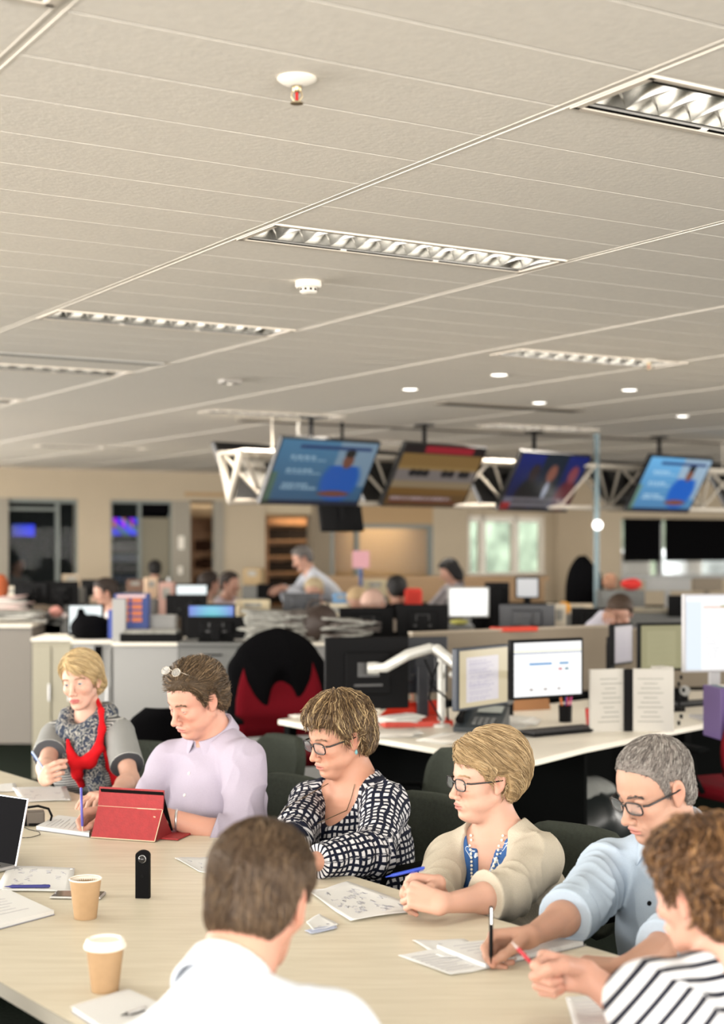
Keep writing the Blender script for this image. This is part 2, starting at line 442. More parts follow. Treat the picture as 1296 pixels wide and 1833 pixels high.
class Rig: pass
def rig(S):
    r = Rig(); r.S = S; s = S.get('size', 1.); r.s = s
    r.H = np.array(S['head'], float); r.R = rot(*S['look']); r.hs = S.get('hscale', 1.) * s
    f = S['face']; r.f = v3(math.cos(f), math.sin(f), 0); r.l = v3(-math.sin(f), math.cos(f), 0)
    nb = r.H + r.R @ v3(-.030, 0, -.090) * s + r.f * S.get('neckx', -.015) * s - v3(0, 0, .085 * s) + r.l * S.get('necky', 0)
    r.neck = nb; r.hip = np.array(S['hip'], float)
    up = nb - r.hip; up /= np.linalg.norm(up); r.up = up
    r.T = frame(nb, r.f - (r.f @ up) * up, up)          # torso frame
    if S.get('twist'):
        c, t = math.cos(S['twist']), math.sin(S['twist']); r.T = r.T @ np.array([[c, -t, 0], [t, c, 0], [0, 0, 1]])
    sw = S.get('shw', .185) * s; T = r.T
    sh = S.get('shrug', (0, 0))
    fx = S.get('protract', .035); r.sh = {1: nb + T @ v3(fx, -sw, -.058 * s + sh[0]), -1: nb + T @ v3(fx, sw, -.058 * s + sh[1])}   # 1 right, -1 left
    r.chest = nb + T @ v3(.01, 0, -.19 * s); r.waist = r.hip + (nb - r.hip) * .38; r.ub = nb
    l1, l2 = S.get('arm', (.285, .255)); r.el = {}; r.wr = {}; r.hp = {}; r.hR = {}
    for k in (1, -1):
        a = S['arms'][k]; w_ = np.array(a['wrist'], float); el = ik(r.sh[k], w_, l1 * s, l2 * s, a.get('pole', (0, 0, -1)))
        dirn = w_ - el; L = np.linalg.norm(dirn); w2 = el + dirn / L * l2 * s
        w_ = w2 if L > l2 * s * 1.02 else w_
        r.el[k] = el; r.wr[k] = w_
        if a.get('hand'):
            fw = np.array(a['fwd'], float); fw /= np.linalg.norm(fw)
            r.hR[k] = frame(w_, fw, np.array(a.get('back', (0, 0, 1)), float)); r.hp[k] = hand_parts(w_, r.hR[k], k, a['hand'], s * S.get('hand', 1.))
    return r

def torso_sdf(p, r, g=0., arms=True, cloth=False):
    S = r.S; s = r.s; T = r.T; b = S.get('build', 1.); fm = S.get('bust', 0.)
    loc = lambda c, rr, Rm=T: ell(p, c, np.array(rr) * s + g, Rm)
    d = loc(r.chest, (.108 * b, .158 * (.5 + .5 * b), .185))
    d = smin(d, loc(r.waist, (.108 * b + .01 * S.get('belly', 0), .145 * b, .17)), .06)
    if S.get('belly'): d = smin(d, loc(r.waist + T @ v3(.05, 0, .0), (.10 + .02 * S['belly'], .125 * b, .13)), .06)
    d = smin(d, loc(r.hip, (.125 * b, .170 * b, .12)), .06)
    if fm:
        for k in (1, -1): d = smin(d, ell(p, r.chest + T @ v3(.085 * s, .070 * k * s, -.035 * s), np.array((.062, .068, .070)) * s * fm + g, T), .03)
    for k in (1, -1):
        sh = r.sh[k]
        d = smin(d, cone(p, r.neck + T @ v3(-.01, 0, .010 * s), sh + T @ v3(0, .03 * k, 0), .047 * s + g, .044 * s * (.6 + .4 * b) + g), .035)
    d = smin(d, cone(p, r.neck + T @ v3(0, 0, -.05), r.neck + T @ v3(0, 0, .012 * s), .07 * s + g, .045 * s + g * .5), .03)
    for k in (1, -1): d = smin(d, cone(p, r.neck + T @ v3(-.025, .012 * -k, .040) * s, r.sh[k] + T @ v3(-.02, .02 * k, .012), .030 * s + g * .6, .034 * s + g), .03)
    if arms:
        for k in (1, -1): d = smin(d, arm_sdf(p, r, k, g, cloth), .028)
    return d
def arm_sdf(p, r, k, g=0., cloth=False):
    s = r.s; b = r.S.get('armb', 1.) * s; sh, el, wr = r.sh[k], r.el[k], r.wr[k]
    d = cone(p, sh, el, .052 * b + g, .040 * b + g)
    d = smin(d, ell(p, sh + (el - sh) * .12, np.array((.052, .050, .056)) * b + g), .02)
    fr = (wr - el)
    d2 = cone(p, el, el + fr * .35, .041 * b + g, .042 * b + g); d2 = smin(d2, cone(p, el + fr * .35, wr, .042 * b + g, .0255 * b + g), .02)
    return smin(d, d2, .02)
def head_d(p, r, fine=True):
    q = (p - r.H) @ r.R / r.hs
    d = head_sdf(q, r.S['h'], fine) * r.hs
    a = r.H + r.R @ v3(-.022, 0, -.045) * r.hs; b = r.neck
    nk = r.S.get('neckr', .054) * r.s
    d = smin(d, cone(p, a, b, nk, nk * 1.06), .016 * r.s)
    fr = r.H + r.R @ v3(.012, 0, -.07) * r.hs
    return d
def skin_sdf(p, r, fine=True):
    d = smin(head_d(p, r, fine), torso_sdf(p, r, 0, False), .03)
    return d
def skin_arm(p, r, k):
    d = arm_sdf(p, r, k)
    if k in r.hp: d = smin(d, hand_sdf(p, r.hp[k]), .014)
    return d

def fuv(V, r):
    """cloth coordinates in metres: x around, y along the torso or sleeve"""
    q = (V - r.neck) @ r.T; U = np.stack([np.arctan2(q[:, 1], q[:, 0] + .02) * .15, q[:, 2], np.zeros(len(V))], 1)
    dt = torso_sdf(V, r, 0, False) - .01
    for k in (1, -1):
        da = arm_sdf(V, r, k); m = da < dt
        for a, b, t0 in ((r.sh[k], r.el[k], 0), (r.el[k], r.wr[k], np.linalg.norm(r.el[k] - r.sh[k]))):
            ab = b - a; L = np.linalg.norm(ab); t = (V - a) @ ab / L / L
            if t0 == 0: mm = m & (t < 1)
            else: mm = m & (((V - r.el[k]) @ ((r.wr[k] - r.el[k]) / L) > 0) & (t >= -.0) & (np.abs(cone(V, a, b, .03, .03)) <= np.abs(cone(V, r.sh[k], r.el[k], .03, .03)) + .002))
            n = ab / L; x = np.cross(n, r.up); x /= np.linalg.norm(x) + 1e-9; y = np.cross(n, x); w_ = V - a
            ang = np.arctan2(w_ @ y, w_ @ x)
            U[mm] = np.stack([ang * .05, -(t * L + t0), np.ones(len(V)) * k], 1)[mm]
    return U

def skin_tint(V, r, base, lips=(.62, .27, .24)):
    q = (V - r.H) @ r.R / r.hs; ay = np.abs(q[:, 1]); b = np.array(base)
    c = np.tile(b, (len(V), 1)) * (1 + .05 * wob(V, 3, 60)[:, None])
    def bl(mask, col, a):
        nonlocal c; m = (np.clip(mask, 0, 1) * a)[:, None]; c = c * (1 - m) + np.array(col) * m
    red = b * v3(1.05, .68, .62)
    bl(1 - np.linalg.norm((q - v3(.075, 0, -.03)) * v3(.8, 0, 1) + np.stack([0 * ay, ay - .038, 0 * ay], 1), axis=1) / .030, red, .55 * r.S.get('flush', 1))
    bl(1 - np.linalg.norm(q - v3(.108, 0, -.038), axis=1) / .018, red, .6 * r.S.get('flush', 1))
    bl(1.2 - np.linalg.norm((np.stack([q[:, 0], ay, q[:, 2]], 1) - v3(-.008, .078, -.008)) / v3(.02, .012, .032), axis=1), red, .5)
    lu = 1.5 - np.linalg.norm((q - v3(.096, 0, -.0692)) / v3(.014, .0225, .0098), axis=1) * 1.25
    bl(lu * 3, lips, r.S.get('lipa', .7))
    if 'stubble' in r.S:
        st = (q[:, 0] > .0) & (q[:, 2] < -.045) & (q[:, 2] > -.13)
        bl(st * np.clip((-.045 - q[:, 2]) / .02, 0, 1) * (1 - np.clip(lu * 3, 0, 1)), b * v3(.72, .68, .66), r.S['stubble'])
    for k, hp in r.hp.items():
        for pts, rs in hp[1]:
            n = pts[3] - pts[2]; n /= np.linalg.norm(n); tip = pts[3]
            bl(1.4 - np.linalg.norm(V - tip, axis=1) / .012, red, .35)
    return np.clip(c, 0, 1)
def col4(c): return np.concatenate([c, np.ones((len(c), 1))], 1)

SKIN_N = [0]
def add_body(r, name, label, base, fine=True, group=None, arms_fine=(1, -1)):
    S = r.S; s = r.s; parts = []
    if fine:
        hv = S.get('hvox', .0019)
        lo = r.H - .15 * s; hi = r.H + .15 * s; zc = r.neck[2] - S.get('neckdrop', .05); lo[2] = zc
        c0 = np.minimum(lo, r.neck - .13); c0[2] = zc - .02; hi = np.maximum(hi, r.neck + .12); hi[2] = r.H[2] + .14 * s
        V, F = nets(lambda p: skin_sdf(p, r), c0, hi, hv, cut=lambda c: c[:, 2] > zc); parts.append((V, F))
        b0 = r.hip - .3; b1 = r.neck + .3; b1[2] = zc + .006
        b0 = np.minimum(b0, np.minimum(r.neck, r.hip) - .26); b1 = np.maximum(b1, r.hip + .26); b1[2] = zc + .012
        b0[2] = r.hip[2] - .2
        V, F = nets(lambda p: skin_sdf(p, r, False), b0, b1, .011, cut=lambda c: c[:, 2] < zc + .004); parts.append((V, F))
        for k in (1, -1):
            pts = [r.sh[k], r.el[k], r.wr[k]] + [q for d_ in (r.hp[k][1] if k in r.hp else []) for q in d_[0]]
            lo = np.min(pts, axis=0) - .075; hi = np.max(pts, axis=0) + .075
            if k in r.hp:
                ax = r.wr[k] - r.el[k]; L = np.linalg.norm(ax); ax /= L
                fp = [r.wr[k] - ax * L * .75] + pts[2:]; l2 = np.min(fp, axis=0) - .052; h2 = np.max(fp, axis=0) + .052
                def own(c, k=k): return cone(c, r.el[k], r.wr[k], 0, 0) < np.minimum(cone(c, r.sh[k], r.el[k], 0, 0), .09)
                def isf(c, t, k=k, ax=ax, L=L):
                    b = (c - r.wr[k]) @ ax; return ((b > -L * t) & own(c)) | (b > -.01)
                cutf2 = lambda c, i=isf: i(c, .62)
                cutc = lambda c, i=isf: ~i(c, .60)
                V, F = nets(lambda p: skin_arm(p, r, k), l2, h2, S.get('handvox', .0018), cut=cutf2); parts.append((V, F))
                V, F = nets(lambda p: arm_sdf(p, r, k), lo, hi, .006, cut=cutc); parts.append((V, F))
            else:
                V, F = nets(lambda p: arm_sdf(p, r, k), lo, hi, .007); parts.append((V, F))
    else:
        hv = S.get('hvox', .006); pts = [r.H, r.hip, r.neck] + [r.sh[k] for k in (1, -1)] + [r.el[k] for k in (1, -1)] + [r.wr[k] for k in (1, -1)]
        lo = np.min(pts, axis=0) - .22; hi = np.max(pts, axis=0) + .22
        f = lambda p: smin(smin(skin_sdf(p, r, False), skin_arm(p, r, 1), .02), skin_arm(p, r, -1), .02)
        parts.append(nets(f, lo, hi, hv))
    V, F = join(parts); c = skin_tint(V, r, base, S.get('lips', (.50, .17, .15)))
    m = mat('skin', (.5, .3, .2), .55, bump=(220, .05), attr='tint', sss=.12, spec=.35)
    o = numpy_mesh(name, V, F, m, None, True, {'tint': ('FLOAT_COLOR', col4(c * v3(.73, .69, .67)))})
    props(o, label, 'person', group); r.o = o
    return o

def add_eyes(r, gaze=(1, 0, -.15), iris=(.05, .12, .2)):
    for k in (1, -1):
        c = r.H + r.R @ (v3(.0705, .0310 * k * r.S['h']['width'], -.001)) * r.hs
        g = r.R @ (np.array(gaze) / np.linalg.norm(gaze))
        bm = bmesh.new(); bmesh.ops.create_uvsphere(bm, u_segments=28, v_segments=20, radius=.0129 * r.hs)
        M = np.array(Vector((0, 0, 1)).rotation_difference(Vector(g)).to_matrix())
        V = np.array([v.co[:] for v in bm.verts]); an = np.degrees(np.arctan2(np.linalg.norm(V[:, :2], axis=1), V[:, 2]))
        F = [[v.index for v in f.verts] for f in bm.faces]; bm.free()
        col = np.where(an[:, None] < 12, v3(.004, .004, .004), np.where(an[:, None] < 28, np.array(iris), v3(.40, .37, .34)))
        me = bpy.data.meshes.new('eye'); me.from_pydata((V @ M.T + c).tolist(), [], F); me.polygons.foreach_set('use_smooth', [True] * len(F))
        a = me.attributes.new('tint', 'FLOAT_COLOR', 'POINT'); a.data.foreach_set('color', col4(col).astype(np.float32).ravel())
        me.materials.append(mat('eyeball', (1, 1, 1), .12, attr='tint')); o = bpy.data.objects.new('eye', me); COL.objects.link(o); o.parent = r.o

def strands_mesh(name, paths, rad, m, parent, tints=None):
    """paths: (N, S, 3) -> one mesh of thin tapered tubes"""
    N, S, _ = paths.shape; t = np.gradient(paths, axis=1); t /= np.linalg.norm(t, axis=2)[..., None] + 1e-9
    a = np.cross(t, v3(.31, .53, .79)); a /= np.linalg.norm(a, axis=2)[..., None] + 1e-9; b = np.cross(t, a)
    tp = np.interp(np.arange(S) / (S - 1), [0, .15, .7, 1], [.7, 1, .9, .15]); R = (np.asarray(rad).reshape(-1, 1) * tp[None])[..., None]
    rings = [paths + (a * math.cos(x) + b * math.sin(x)) * R for x in (0, 2.094, 4.189)]
    V = np.stack(rings, 2).reshape(-1, 3)
    base = (np.arange(N)[:, None] * S + np.arange(S - 1)[None]) * 3
    F = np.concatenate([np.stack([base + i, base + (i + 1) % 3, base + 3 + (i + 1) % 3, base + 3 + i], -1).reshape(-1, 4) for i in range(3)])
    at = None
    if tints is not None: at = {'tint': ('FLOAT_COLOR', col4(np.repeat(tints, S * 3, axis=0)))}
    return numpy_mesh(name, V, F, m, parent, True, at)

def hairline(q, pts):
    return np.interp(q[:, 0], [a for a, b in pts], [b for a, b in pts])
SHORT = [(-.12, -.075), (-.06, -.082), (-.035, -.055), (-.026, .012), (.004, .028), (.014, -.005), (.026, .000), (.036, .040), (.050, .062), (.075, .074), (.11, .074)]
def add_hair(r, st, fine=True):
    """st: line, th (thickness), crown, flow(q, n) direction field, n strands, length, colours"""
    L = st.get('line', SHORT); th = st.get('th', .014)
    def cap(q):
        hl = hairline(q, L) + (st['edge'](q) if 'edge' in st else 0)
        base = ell(np.stack([q[:, 0], q[:, 1] / r.S['h']['width'], q[:, 2]], 1), v3(-.010, 0, .036), (.094, .0735, .080))
        base = smin(base, ell(q, v3(.026, 0, .018), (.060, .062, .066)), .02)
        base = smin(base, ell(q, v3(-.035, 0, -.035), (.055, .060, .050)), .03)
        if 'bulk' in st:
            for c, rr in st['bulk']: base = smin(base, ell(q, v3(*c), rr), .02)
        k = np.clip((q[:, 2] - hl) / .035, 0, 1); t = th * (.25 + .75 * k)
        g = st.get('groove', .0016) * (1 - np.abs(wob(q, 11, st.get('gf', 170)) * 1.6))
        d = base - t + g
        return smax(d, (hl - q[:, 2]) * .7, .006)
    f = lambda p: cap((p - r.H) @ r.R / r.hs) * r.hs
    lo = r.H - .16 * r.s; hi = r.H + .16 * r.s
    V, F = nets(f, lo, hi, st.get('vox', .0026) if fine else .006)
    c0 = np.array(st['cols'][0]); hm = mat('hair_base_' + st['id'], st['cols'][0], .6, bump=(300, .3), vary=0, spec=.25)
    o = numpy_mesh('hair', V, F, hm, r.o)
    if not fine: return o
    rs = np.random.RandomState(st.get('seed', 1)); n = st.get('n', 2600)
    q = (V - r.H) @ r.R / r.hs
    outw = (head_sdf(q, r.S['h'], False) > .001)
    if 'grow' in st: outw &= st['grow'](q)
    ids = np.where(outw)[0]; ids = ids[rs.randint(0, len(ids), n)]
    hl_ = hairline(q[ids], L) + (st['edge'](q[ids]) if 'edge' in st else 0); lk = np.clip((q[ids][:, 2] - hl_) / .075, st.get('over', .22), 1)
    P0 = q[ids] + rs.normal(size=(n, 3)) * .0015
    surf = lambda x: smin(cap(x), head_sdf(x, r.S['h'], False) - .002, .004)
    S_ = st.get('steps', 10); ln = st.get('len', .045) * (.6 + .8 * rs.rand(n)) * lk; step = (ln / S_)[:, None]
    lift = st.get('lift', .002) * rs.rand(n); fl = st.get('fly', .0) * rs.rand(n) ** 3
    path = [P0]; pos = P0; ph = rs.randint(0, 40, n)
    for i in range(S_ - 1):
        g = grad(surf, pos, .003); dr = st['flow'](pos) + st.get('mess', .25) * np.stack([wob(pos + ph[:, None] * .0, 21 + a, st.get('mf', 45)) for a in range(3)], 1) + st.get('jit', .12) * rs.normal(size=(n, 3))
        dr = dr - (dr * g).sum(1)[:, None] * g; dr /= np.linalg.norm(dr, axis=1)[:, None] + 1e-9
        pos = pos + dr * step; d = surf(pos); tgt = lift + fl * (i / S_) ** 1.5 + .0006
        pos = pos - g * (d - tgt)[:, None]; path.append(pos)
    A = np.stack(path, 1) * r.hs; A = A @ r.R.T + r.H
    cols = np.array(st['cols']); wts = st.get('w', None); pick = rs.choice(len(cols), n, p=wts)
    cl = cols[pick] * (.75 + .5 * rs.rand(n, 1))
    strands_mesh('hair_strands', A, st.get('rad', .0009) * (.6 + .8 * rs.rand(n)), mat('hair_strand', (1, 1, 1), .45, attr='tint', spec=.35), r.o, cl)
    return o
def flow_from(c, g=(0, 0, -.25), side=(0, 0, 0)):
    c = v3(*c); g = v3(*g); s_ = v3(*side)
    def f(q):
        d = q - c; d /= np.linalg.norm(d, axis=1)[:, None] + 1e-9
        return d + g + s_
    return f
def add_brows(r, col, thick=1.):
    rs = np.random.RandomState(5); paths = []; n = 70; h = r.S['h']
    for k in (1, -1):
        t = rs.rand(n); y = .012 + .036 * t; z = .0185 + .006 * np.sin(t * 2.4) - .004 * t + rs.normal(size=n) * .0016 * thick
        P0 = np.stack([np.full(n, .12), y * k, z], 1)
        for _ in range(12): P0[:, 0] -= head_sdf(P0, h) * .8
        dr = np.stack([-.35 * np.ones(n), k * np.ones(n), .25 - .6 * t], 1) * .0075
        paths.append(np.stack([P0 + dr * u + v3(.0009, 0, 0) for u in (0, .5, 1)], 1))
    for pa in paths: strands_mesh('eyebrow', pa * r.hs @ r.R.T + r.H, .0007 * thick, mat('brow_' + r.S['id'], col, .6), r.o)

def cloth(r, name, m, sdf, lo, hi, h=.005, uv=False, attrs=None, cut=None):
    V, F = nets(sdf, lo, hi, h, cut=cut)
    at = dict(attrs or {})
    if uv: at['fuv'] = ('FLOAT_VECTOR', fuv(V, r))
    return numpy_mesh(name, V, F, m, r.o, True, at)
def arm_end(p, r, k, t, whole=False):
    """> 0 beyond the sleeve end; t runs 0..1 from elbow to wrist (negative: from elbow back to the shoulder)"""
    if t >= 0:
        ax = r.wr[k] - r.el[k]; L = np.linalg.norm(ax); d = (p - r.el[k]) @ (ax / L) - t * L
        near = np.linalg.norm(p - (r.el[k] + ax * t), axis=1)
        own = cone(p, r.el[k], r.wr[k], 0, 0) < cone(p, r.sh[k], r.el[k], 0, 0) + .004
        return np.where((near < .30) & own, d, -1.)
    ax = r.el[k] - r.sh[k]; L = np.linalg.norm(ax); d = (p - r.el[k]) @ (ax / L) - t * L
    return d
def shirt_sdf(r, g=.010, sleeves=(.9, .9), neck=None, folds=.004, seed=1, hem=-.14, loose=0., cuff=0.):
    """garment volume; neck(q) > 0 marks the opening in torso coordinates relative to the neck base"""
    fd = {k: (r.wr[k] - r.el[k]) / np.linalg.norm(r.wr[k] - r.el[k]) for k in (1, -1)}
    ud = {k: (r.el[k] - r.sh[k]) / np.linalg.norm(r.el[k] - r.sh[k]) for k in (1, -1)}
    def f(p):
        d = torso_sdf(p, r, g, False)
        dn = folds * (1.4 * ridges(p, seed, r.T @ v3(.25, .45, .85), 62) * (.4 + .6 * np.clip(wob(p, seed + 3, 9) + .5, 0, 1)))
        d = d - dn * .8 + folds * .12
        if neck is not None: d = smax(d, neck((p - r.neck) @ r.T, p), .003)
        for k in (1, -1):
            a = arm_sdf(p, r, k, g + loose); ne = np.exp(-(np.linalg.norm(p - r.el[k], axis=1) / .085) ** 2)
            t = (p - r.sh[k]) @ ud[k]
            fo = folds * (ridges(p, seed + 7 * k, ud[k] * .55 + fd[k] * .25 + r.T @ v3(.35, .3 * k, .35), 80) * (.45 + 1.1 * ne) + .7 * ridges(p, seed + 9 * k, r.T @ v3(.6, .5 * k, .5), 52))
            a = a - fo + folds * .12
            sl = sleeves[0] if k == 1 else sleeves[1]
            if sl >= 0:
                e = arm_end(p, r, k, sl); a = smax(a, e, .004)
            else:
                a = smax(cone(p, r.sh[k], r.el[k], (.055 * r.S.get('armb', 1.)) * r.s + g + loose, .052 * r.s + g + loose * 1.5) - fo * .6, (p - r.el[k]) @ ud[k] - sl * np.linalg.norm(r.el[k] - r.sh[k]), .004)
            d = smin(d, a, .022)
            if cuff and sl >= 0:
                c0 = r.el[k] + (r.wr[k] - r.el[k]) * sl; c1 = c0 - fd[k] * cuff
                cr = np.interp(sl, [0, .35, 1], [.041, .042, .0255]) * r.S.get('armb', 1.) * r.s + g + loose
                cu = cone(p, c0 - fd[k] * .004, c1, cr + .004, cr + .005); cu = smax(cu, arm_end(p, r, k, sl), .002)
                cu = smax(cu, -((p - c1) @ fd[k]), .003); d = np.minimum(d, cu)
        d = smax(d, hem - ((p - r.hip) @ r.up), .01)
        return d
    return f
def bounds(r, pad=.12):
    pts = [r.neck, r.hip] + [r.sh[k] for k in (1, -1)] + [r.el[k] for k in (1, -1)] + [r.wr[k] for k in (1, -1)]
    lo = np.min(pts, axis=0) - pad; hi = np.max(pts, axis=0) + pad
    c = (r.hip + r.neck) / 2; lo = np.minimum(lo, c - v3(.24, .24, 0)); hi = np.maximum(hi, c + v3(.24, .24, 0)); lo[2] = r.hip[2] - .17
    return lo, hi
def add_legs(r, m, shoe, knee=.46, spread=.10, coarse=.014):
    """seated legs: thighs forward, shins down, shoes on the floor"""
    z0 = min(.49, r.hip[2]); kn = {}; an = {}
    for k in (1, -1):
        hp = r.hip + r.l * (-.085 * k); kn[k] = v3(*(hp + r.f * .40 - r.l * (spread * .5 * k)))
        kn[k][2] = .50; an[k] = kn[k] + r.f * (.04); an[k][2] = .10
    def f(p):
        d = ell(p, r.hip, (.15, .18, .12), r.T)
        for k in (1, -1):
            hp = r.hip + r.l * (-.085 * k)
            d = smin(d, smin(cone(p, hp, kn[k], .088, .064), cone(p, kn[k], an[k], .062, .042), .03), .03)
        return d
    pts = [r.hip] + list(kn.values()) + list(an.values()); lo = np.min(pts, axis=0) - .2; hi = np.max(pts, axis=0) + .2; lo[2] = .03
    V, F = nets(f, lo, hi, coarse); numpy_mesh('trousers', V, F, m, r.o)
    for k in (1, -1):
        a = an[k].copy(); a[2] = .045; b = a + r.f * .17
        def g(p, a=a, b=b): return np.maximum(smin(cone(p, a - r.f * .03, b, .042, .034), cone(p, a + v3(0, 0, .05), a, .040, .04), .02), .0 - p[:, 2] + .002)
        V, F = nets(g, a - .12 - .0, np.maximum(a, b) + .12 if True else b, .010) if False else nets(g, np.minimum(a, b) - .09, np.maximum(a, b) + .09, .010)
        numpy_mesh('shoe', V, F, shoe, r.o)

def add_glasses(r, m, w=.0255, hgt=.0165, x=.0985, z=-.003, rr=.0016, round_=.45, tint=.10):
    """eyeglasses worn on the face: rims, bridge, temples and lenses in the head frame"""
    Mx = Matrix(((*r.R[0], r.H[0]), (*r.R[1], r.H[1]), (*r.R[2], r.H[2]), (0, 0, 0, 1))) @ Matrix.Scale(r.hs, 4)
    root = MB()
    ln = MB()
    for k in (1, -1):
        pts = []
        for i in range(28):
            a = 2 * math.pi * i / 28; c_, s_ = math.cos(a), math.sin(a); e = 2 / (2 + 2.5 * (1 - round_))
            px = math.copysign(abs(c_) ** e, c_) * w; pz = math.copysign(abs(s_) ** e, s_) * hgt
            pts.append((x - .006 * ((px + .026) / .05) ** 2 * (1 if k == 1 else 1), (.0335 + px) * k, z + pz))
        root.tube(pts, rr, 6, None, True)
        n = len(pts); ln.add([(sum(p[0] for p in pts) / n, sum(p[1] for p in pts) / n, sum(p[2] for p in pts) / n)] + pts, [(0, i + 1, (i + 1) % n + 1) for i in range(n)], None, True)
        root.tube([(x - .012, (.0335 + w) * k, z + hgt * .45), (x - .020, .0705 * k, z + hgt * .4), (.0, .0800 * k, z + hgt * .25), (-.018, .0795 * k, z + .004), (-.030, .0760 * k, z - .014)], [rr * 1.3, rr * 1.3, rr * 1.1, rr, rr], 6)
    root.tube([(x, .0335 - w, z + .003), (x + .0025, 0, z + .0065), (x, -.0335 + w, z + .003)], rr * 1.1, 6)
    o = root.build('eyeglasses', m, r.o, Mx)
    ln.build('lens', mat('spectacle_lens', (.9, .95, .95), .03, alpha=tint, spec=.6), o, Mx)
    return o
def pen(name, label, a, b, m, rad=.0045, cap=None, nib=None, group=None):
    """a = nib end, b = tail"""
    a = Vector(a); b = Vector(b); L = (b - a).length; M = aim(a, b) @ Euler((0, math.pi / 2, 0)).to_matrix().to_4x4()
    root = empty(name, label, 'pen', a, 0, group); Mi = Matrix.Translation(-a)
    MB().lathe([(rad * .6, .014), (rad, .02), (rad, L - .004), (rad * .6, L)], 12).build('barrel', m, root, Mi @ M)
    MB().lathe([(.0006, 0), (rad * .55, .014), (rad * .9, .016)], 12).build('tip', nib or m, root, Mi @ M)
    MB().box((rad + .0015, 0, L - .022), (.0012, .003, .036)).build('clip', cap or m, root, Mi @ M)
    return root
# ------------------------------------------------------------------ ceiling, floor, walls
X0, Y0, MX, MY = 2.235, 2.469, 1.252, .2996
def GX(i): return X0 + MX * i
def GY(j): return Y0 + MY * j
m_ceil = mat('ceiling_tile', rgb(236, 230, 219), .85, bump=(55, .12), noise=(38, .03), spec=.2)
m_bar = mat('ceiling_bar', rgb(234, 228, 217), .8)
m_white = mat('white_paint', rgb(228, 222, 210), .6)
m_dark = mat('black_plastic', (.005, .005, .0055), .6, spec=.08)
m_black = mat('matt_black', (.003, .003, .0035), .8, spec=.1)
lights_at = [(0, 0, 0), (0, 6, 0), (0, 13, 0), (0, 20, 0), (0, 27, 0), (2, 13, .08), (2, 27, .2), (4, 27, .4), (-2, 0, 0), (4, 35, .6),
             (2, 43, .4), (-2, 13, 0), (-2, 6, 0), (-2, -7, 0), (0, -7, 0), (1, -7, 0), (2, 0, 0), (2, 6, 0), (-2, 20, 0), (-4, 0, 0), (3, -7, 0)]
slots = {(i, j) for i, j, f in lights_at} | {(i + 1, j) for i, j, f in lights_at if f}
shift_ = {(i, j): f for i, j, f in lights_at if f}
mb = MB(); mo = MB()
for i in range(-6, 17):
    for j in range(-14, 68):
        if (i, j) in slots and (i, j) not in shift_ and (i - 1, j) not in shift_: continue
        x0, x1, y0, y1 = GX(i) + .016, GX(i + 1) - .016, GY(j) + .0020, GY(j + 1) - .0020
        if (i, j) in shift_: x1 = GX(i + shift_[(i, j)]) + .015
        if (i - 1, j) in shift_: x0 = GX(i + shift_[(i - 1, j)]) - .015
        near = -8 < j < 30
        b = .0015
        vs = [(x0, y0, b), (x1, y0, b), (x1, y1, b), (x0, y1, b), (x0, y0 + .002, 0), (x1, y0 + .002, 0), (x1, y1 - .002, 0), (x0, y1 - .002, 0)]
        if not near: vs = [(p[0], p[1], 0) for p in vs]
        mb.add([(*RM(*p[:2]).xy, CEIL + p[2]) for p in vs], [(4, 7, 6, 5), (0, 4, 5, 1), (2, 6, 7, 3), (1, 5, 6, 2), (3, 7, 4, 0)])
ceil = mb.build('ceiling', m_ceil); props(ceil, kind='structure'); mb = MB()
vs = [(*RM(x, y).xy, CEIL + .006) for x, y in ((GX(-6), GY(-14)), (GX(17), GY(-14)), (GX(17), GY(68)), (GX(-6), GY(68)))]
# the upper skin leaves the lamp slots open
for i in range(-6, 17):
    run = -14
    for j in range(-14, 69):
        if j == 68 or (i, j) in slots:
            if j > run:
                c = [(GX(i), GY(run)), (GX(i + 1), GY(run)), (GX(i + 1), GY(j)), (GX(i), GY(j))]
                mb.add([(*RM(*p).xy, CEIL + .002) for p in c], [(0, 3, 2, 1)])
            run = j + 1
    for s_, dx in ((-.012, 0),):
        pass
ceil = mb.build('ceiling_backing', mat('joint_grey', rgb(120, 114, 104), .9)); props(ceil, kind='structure')
mb = MB()
for i in range(-6, 18):
    # each grid bar: two raised lips with a shallow channel between them
    L = GY(68) - GY(-14); cy = (GY(68) + GY(-14)) / 2; M = Matrix.Rotation(GA, 4, 'Z')
    mb.box((GX(i), cy, CEIL + .0025), (.034, L, .003), M)
    mb.box((GX(i) - .013, cy, CEIL + .0004), (.006, L, .0028), M); mb.box((GX(i) + .013, cy, CEIL + .0004), (.006, L, .0028), M)
tb = mb.build('ceiling_grid_bars', m_bar); props(tb, kind='structure')

m_floor = mat('carpet', rgb(24, 29, 24), .95, noise=(60, .25), bump=(400, .4), spec=.1)
fl = MB().box((4, 12, -.05), (46, 44, .1)).build('floor', m_floor); props(fl, kind='structure')

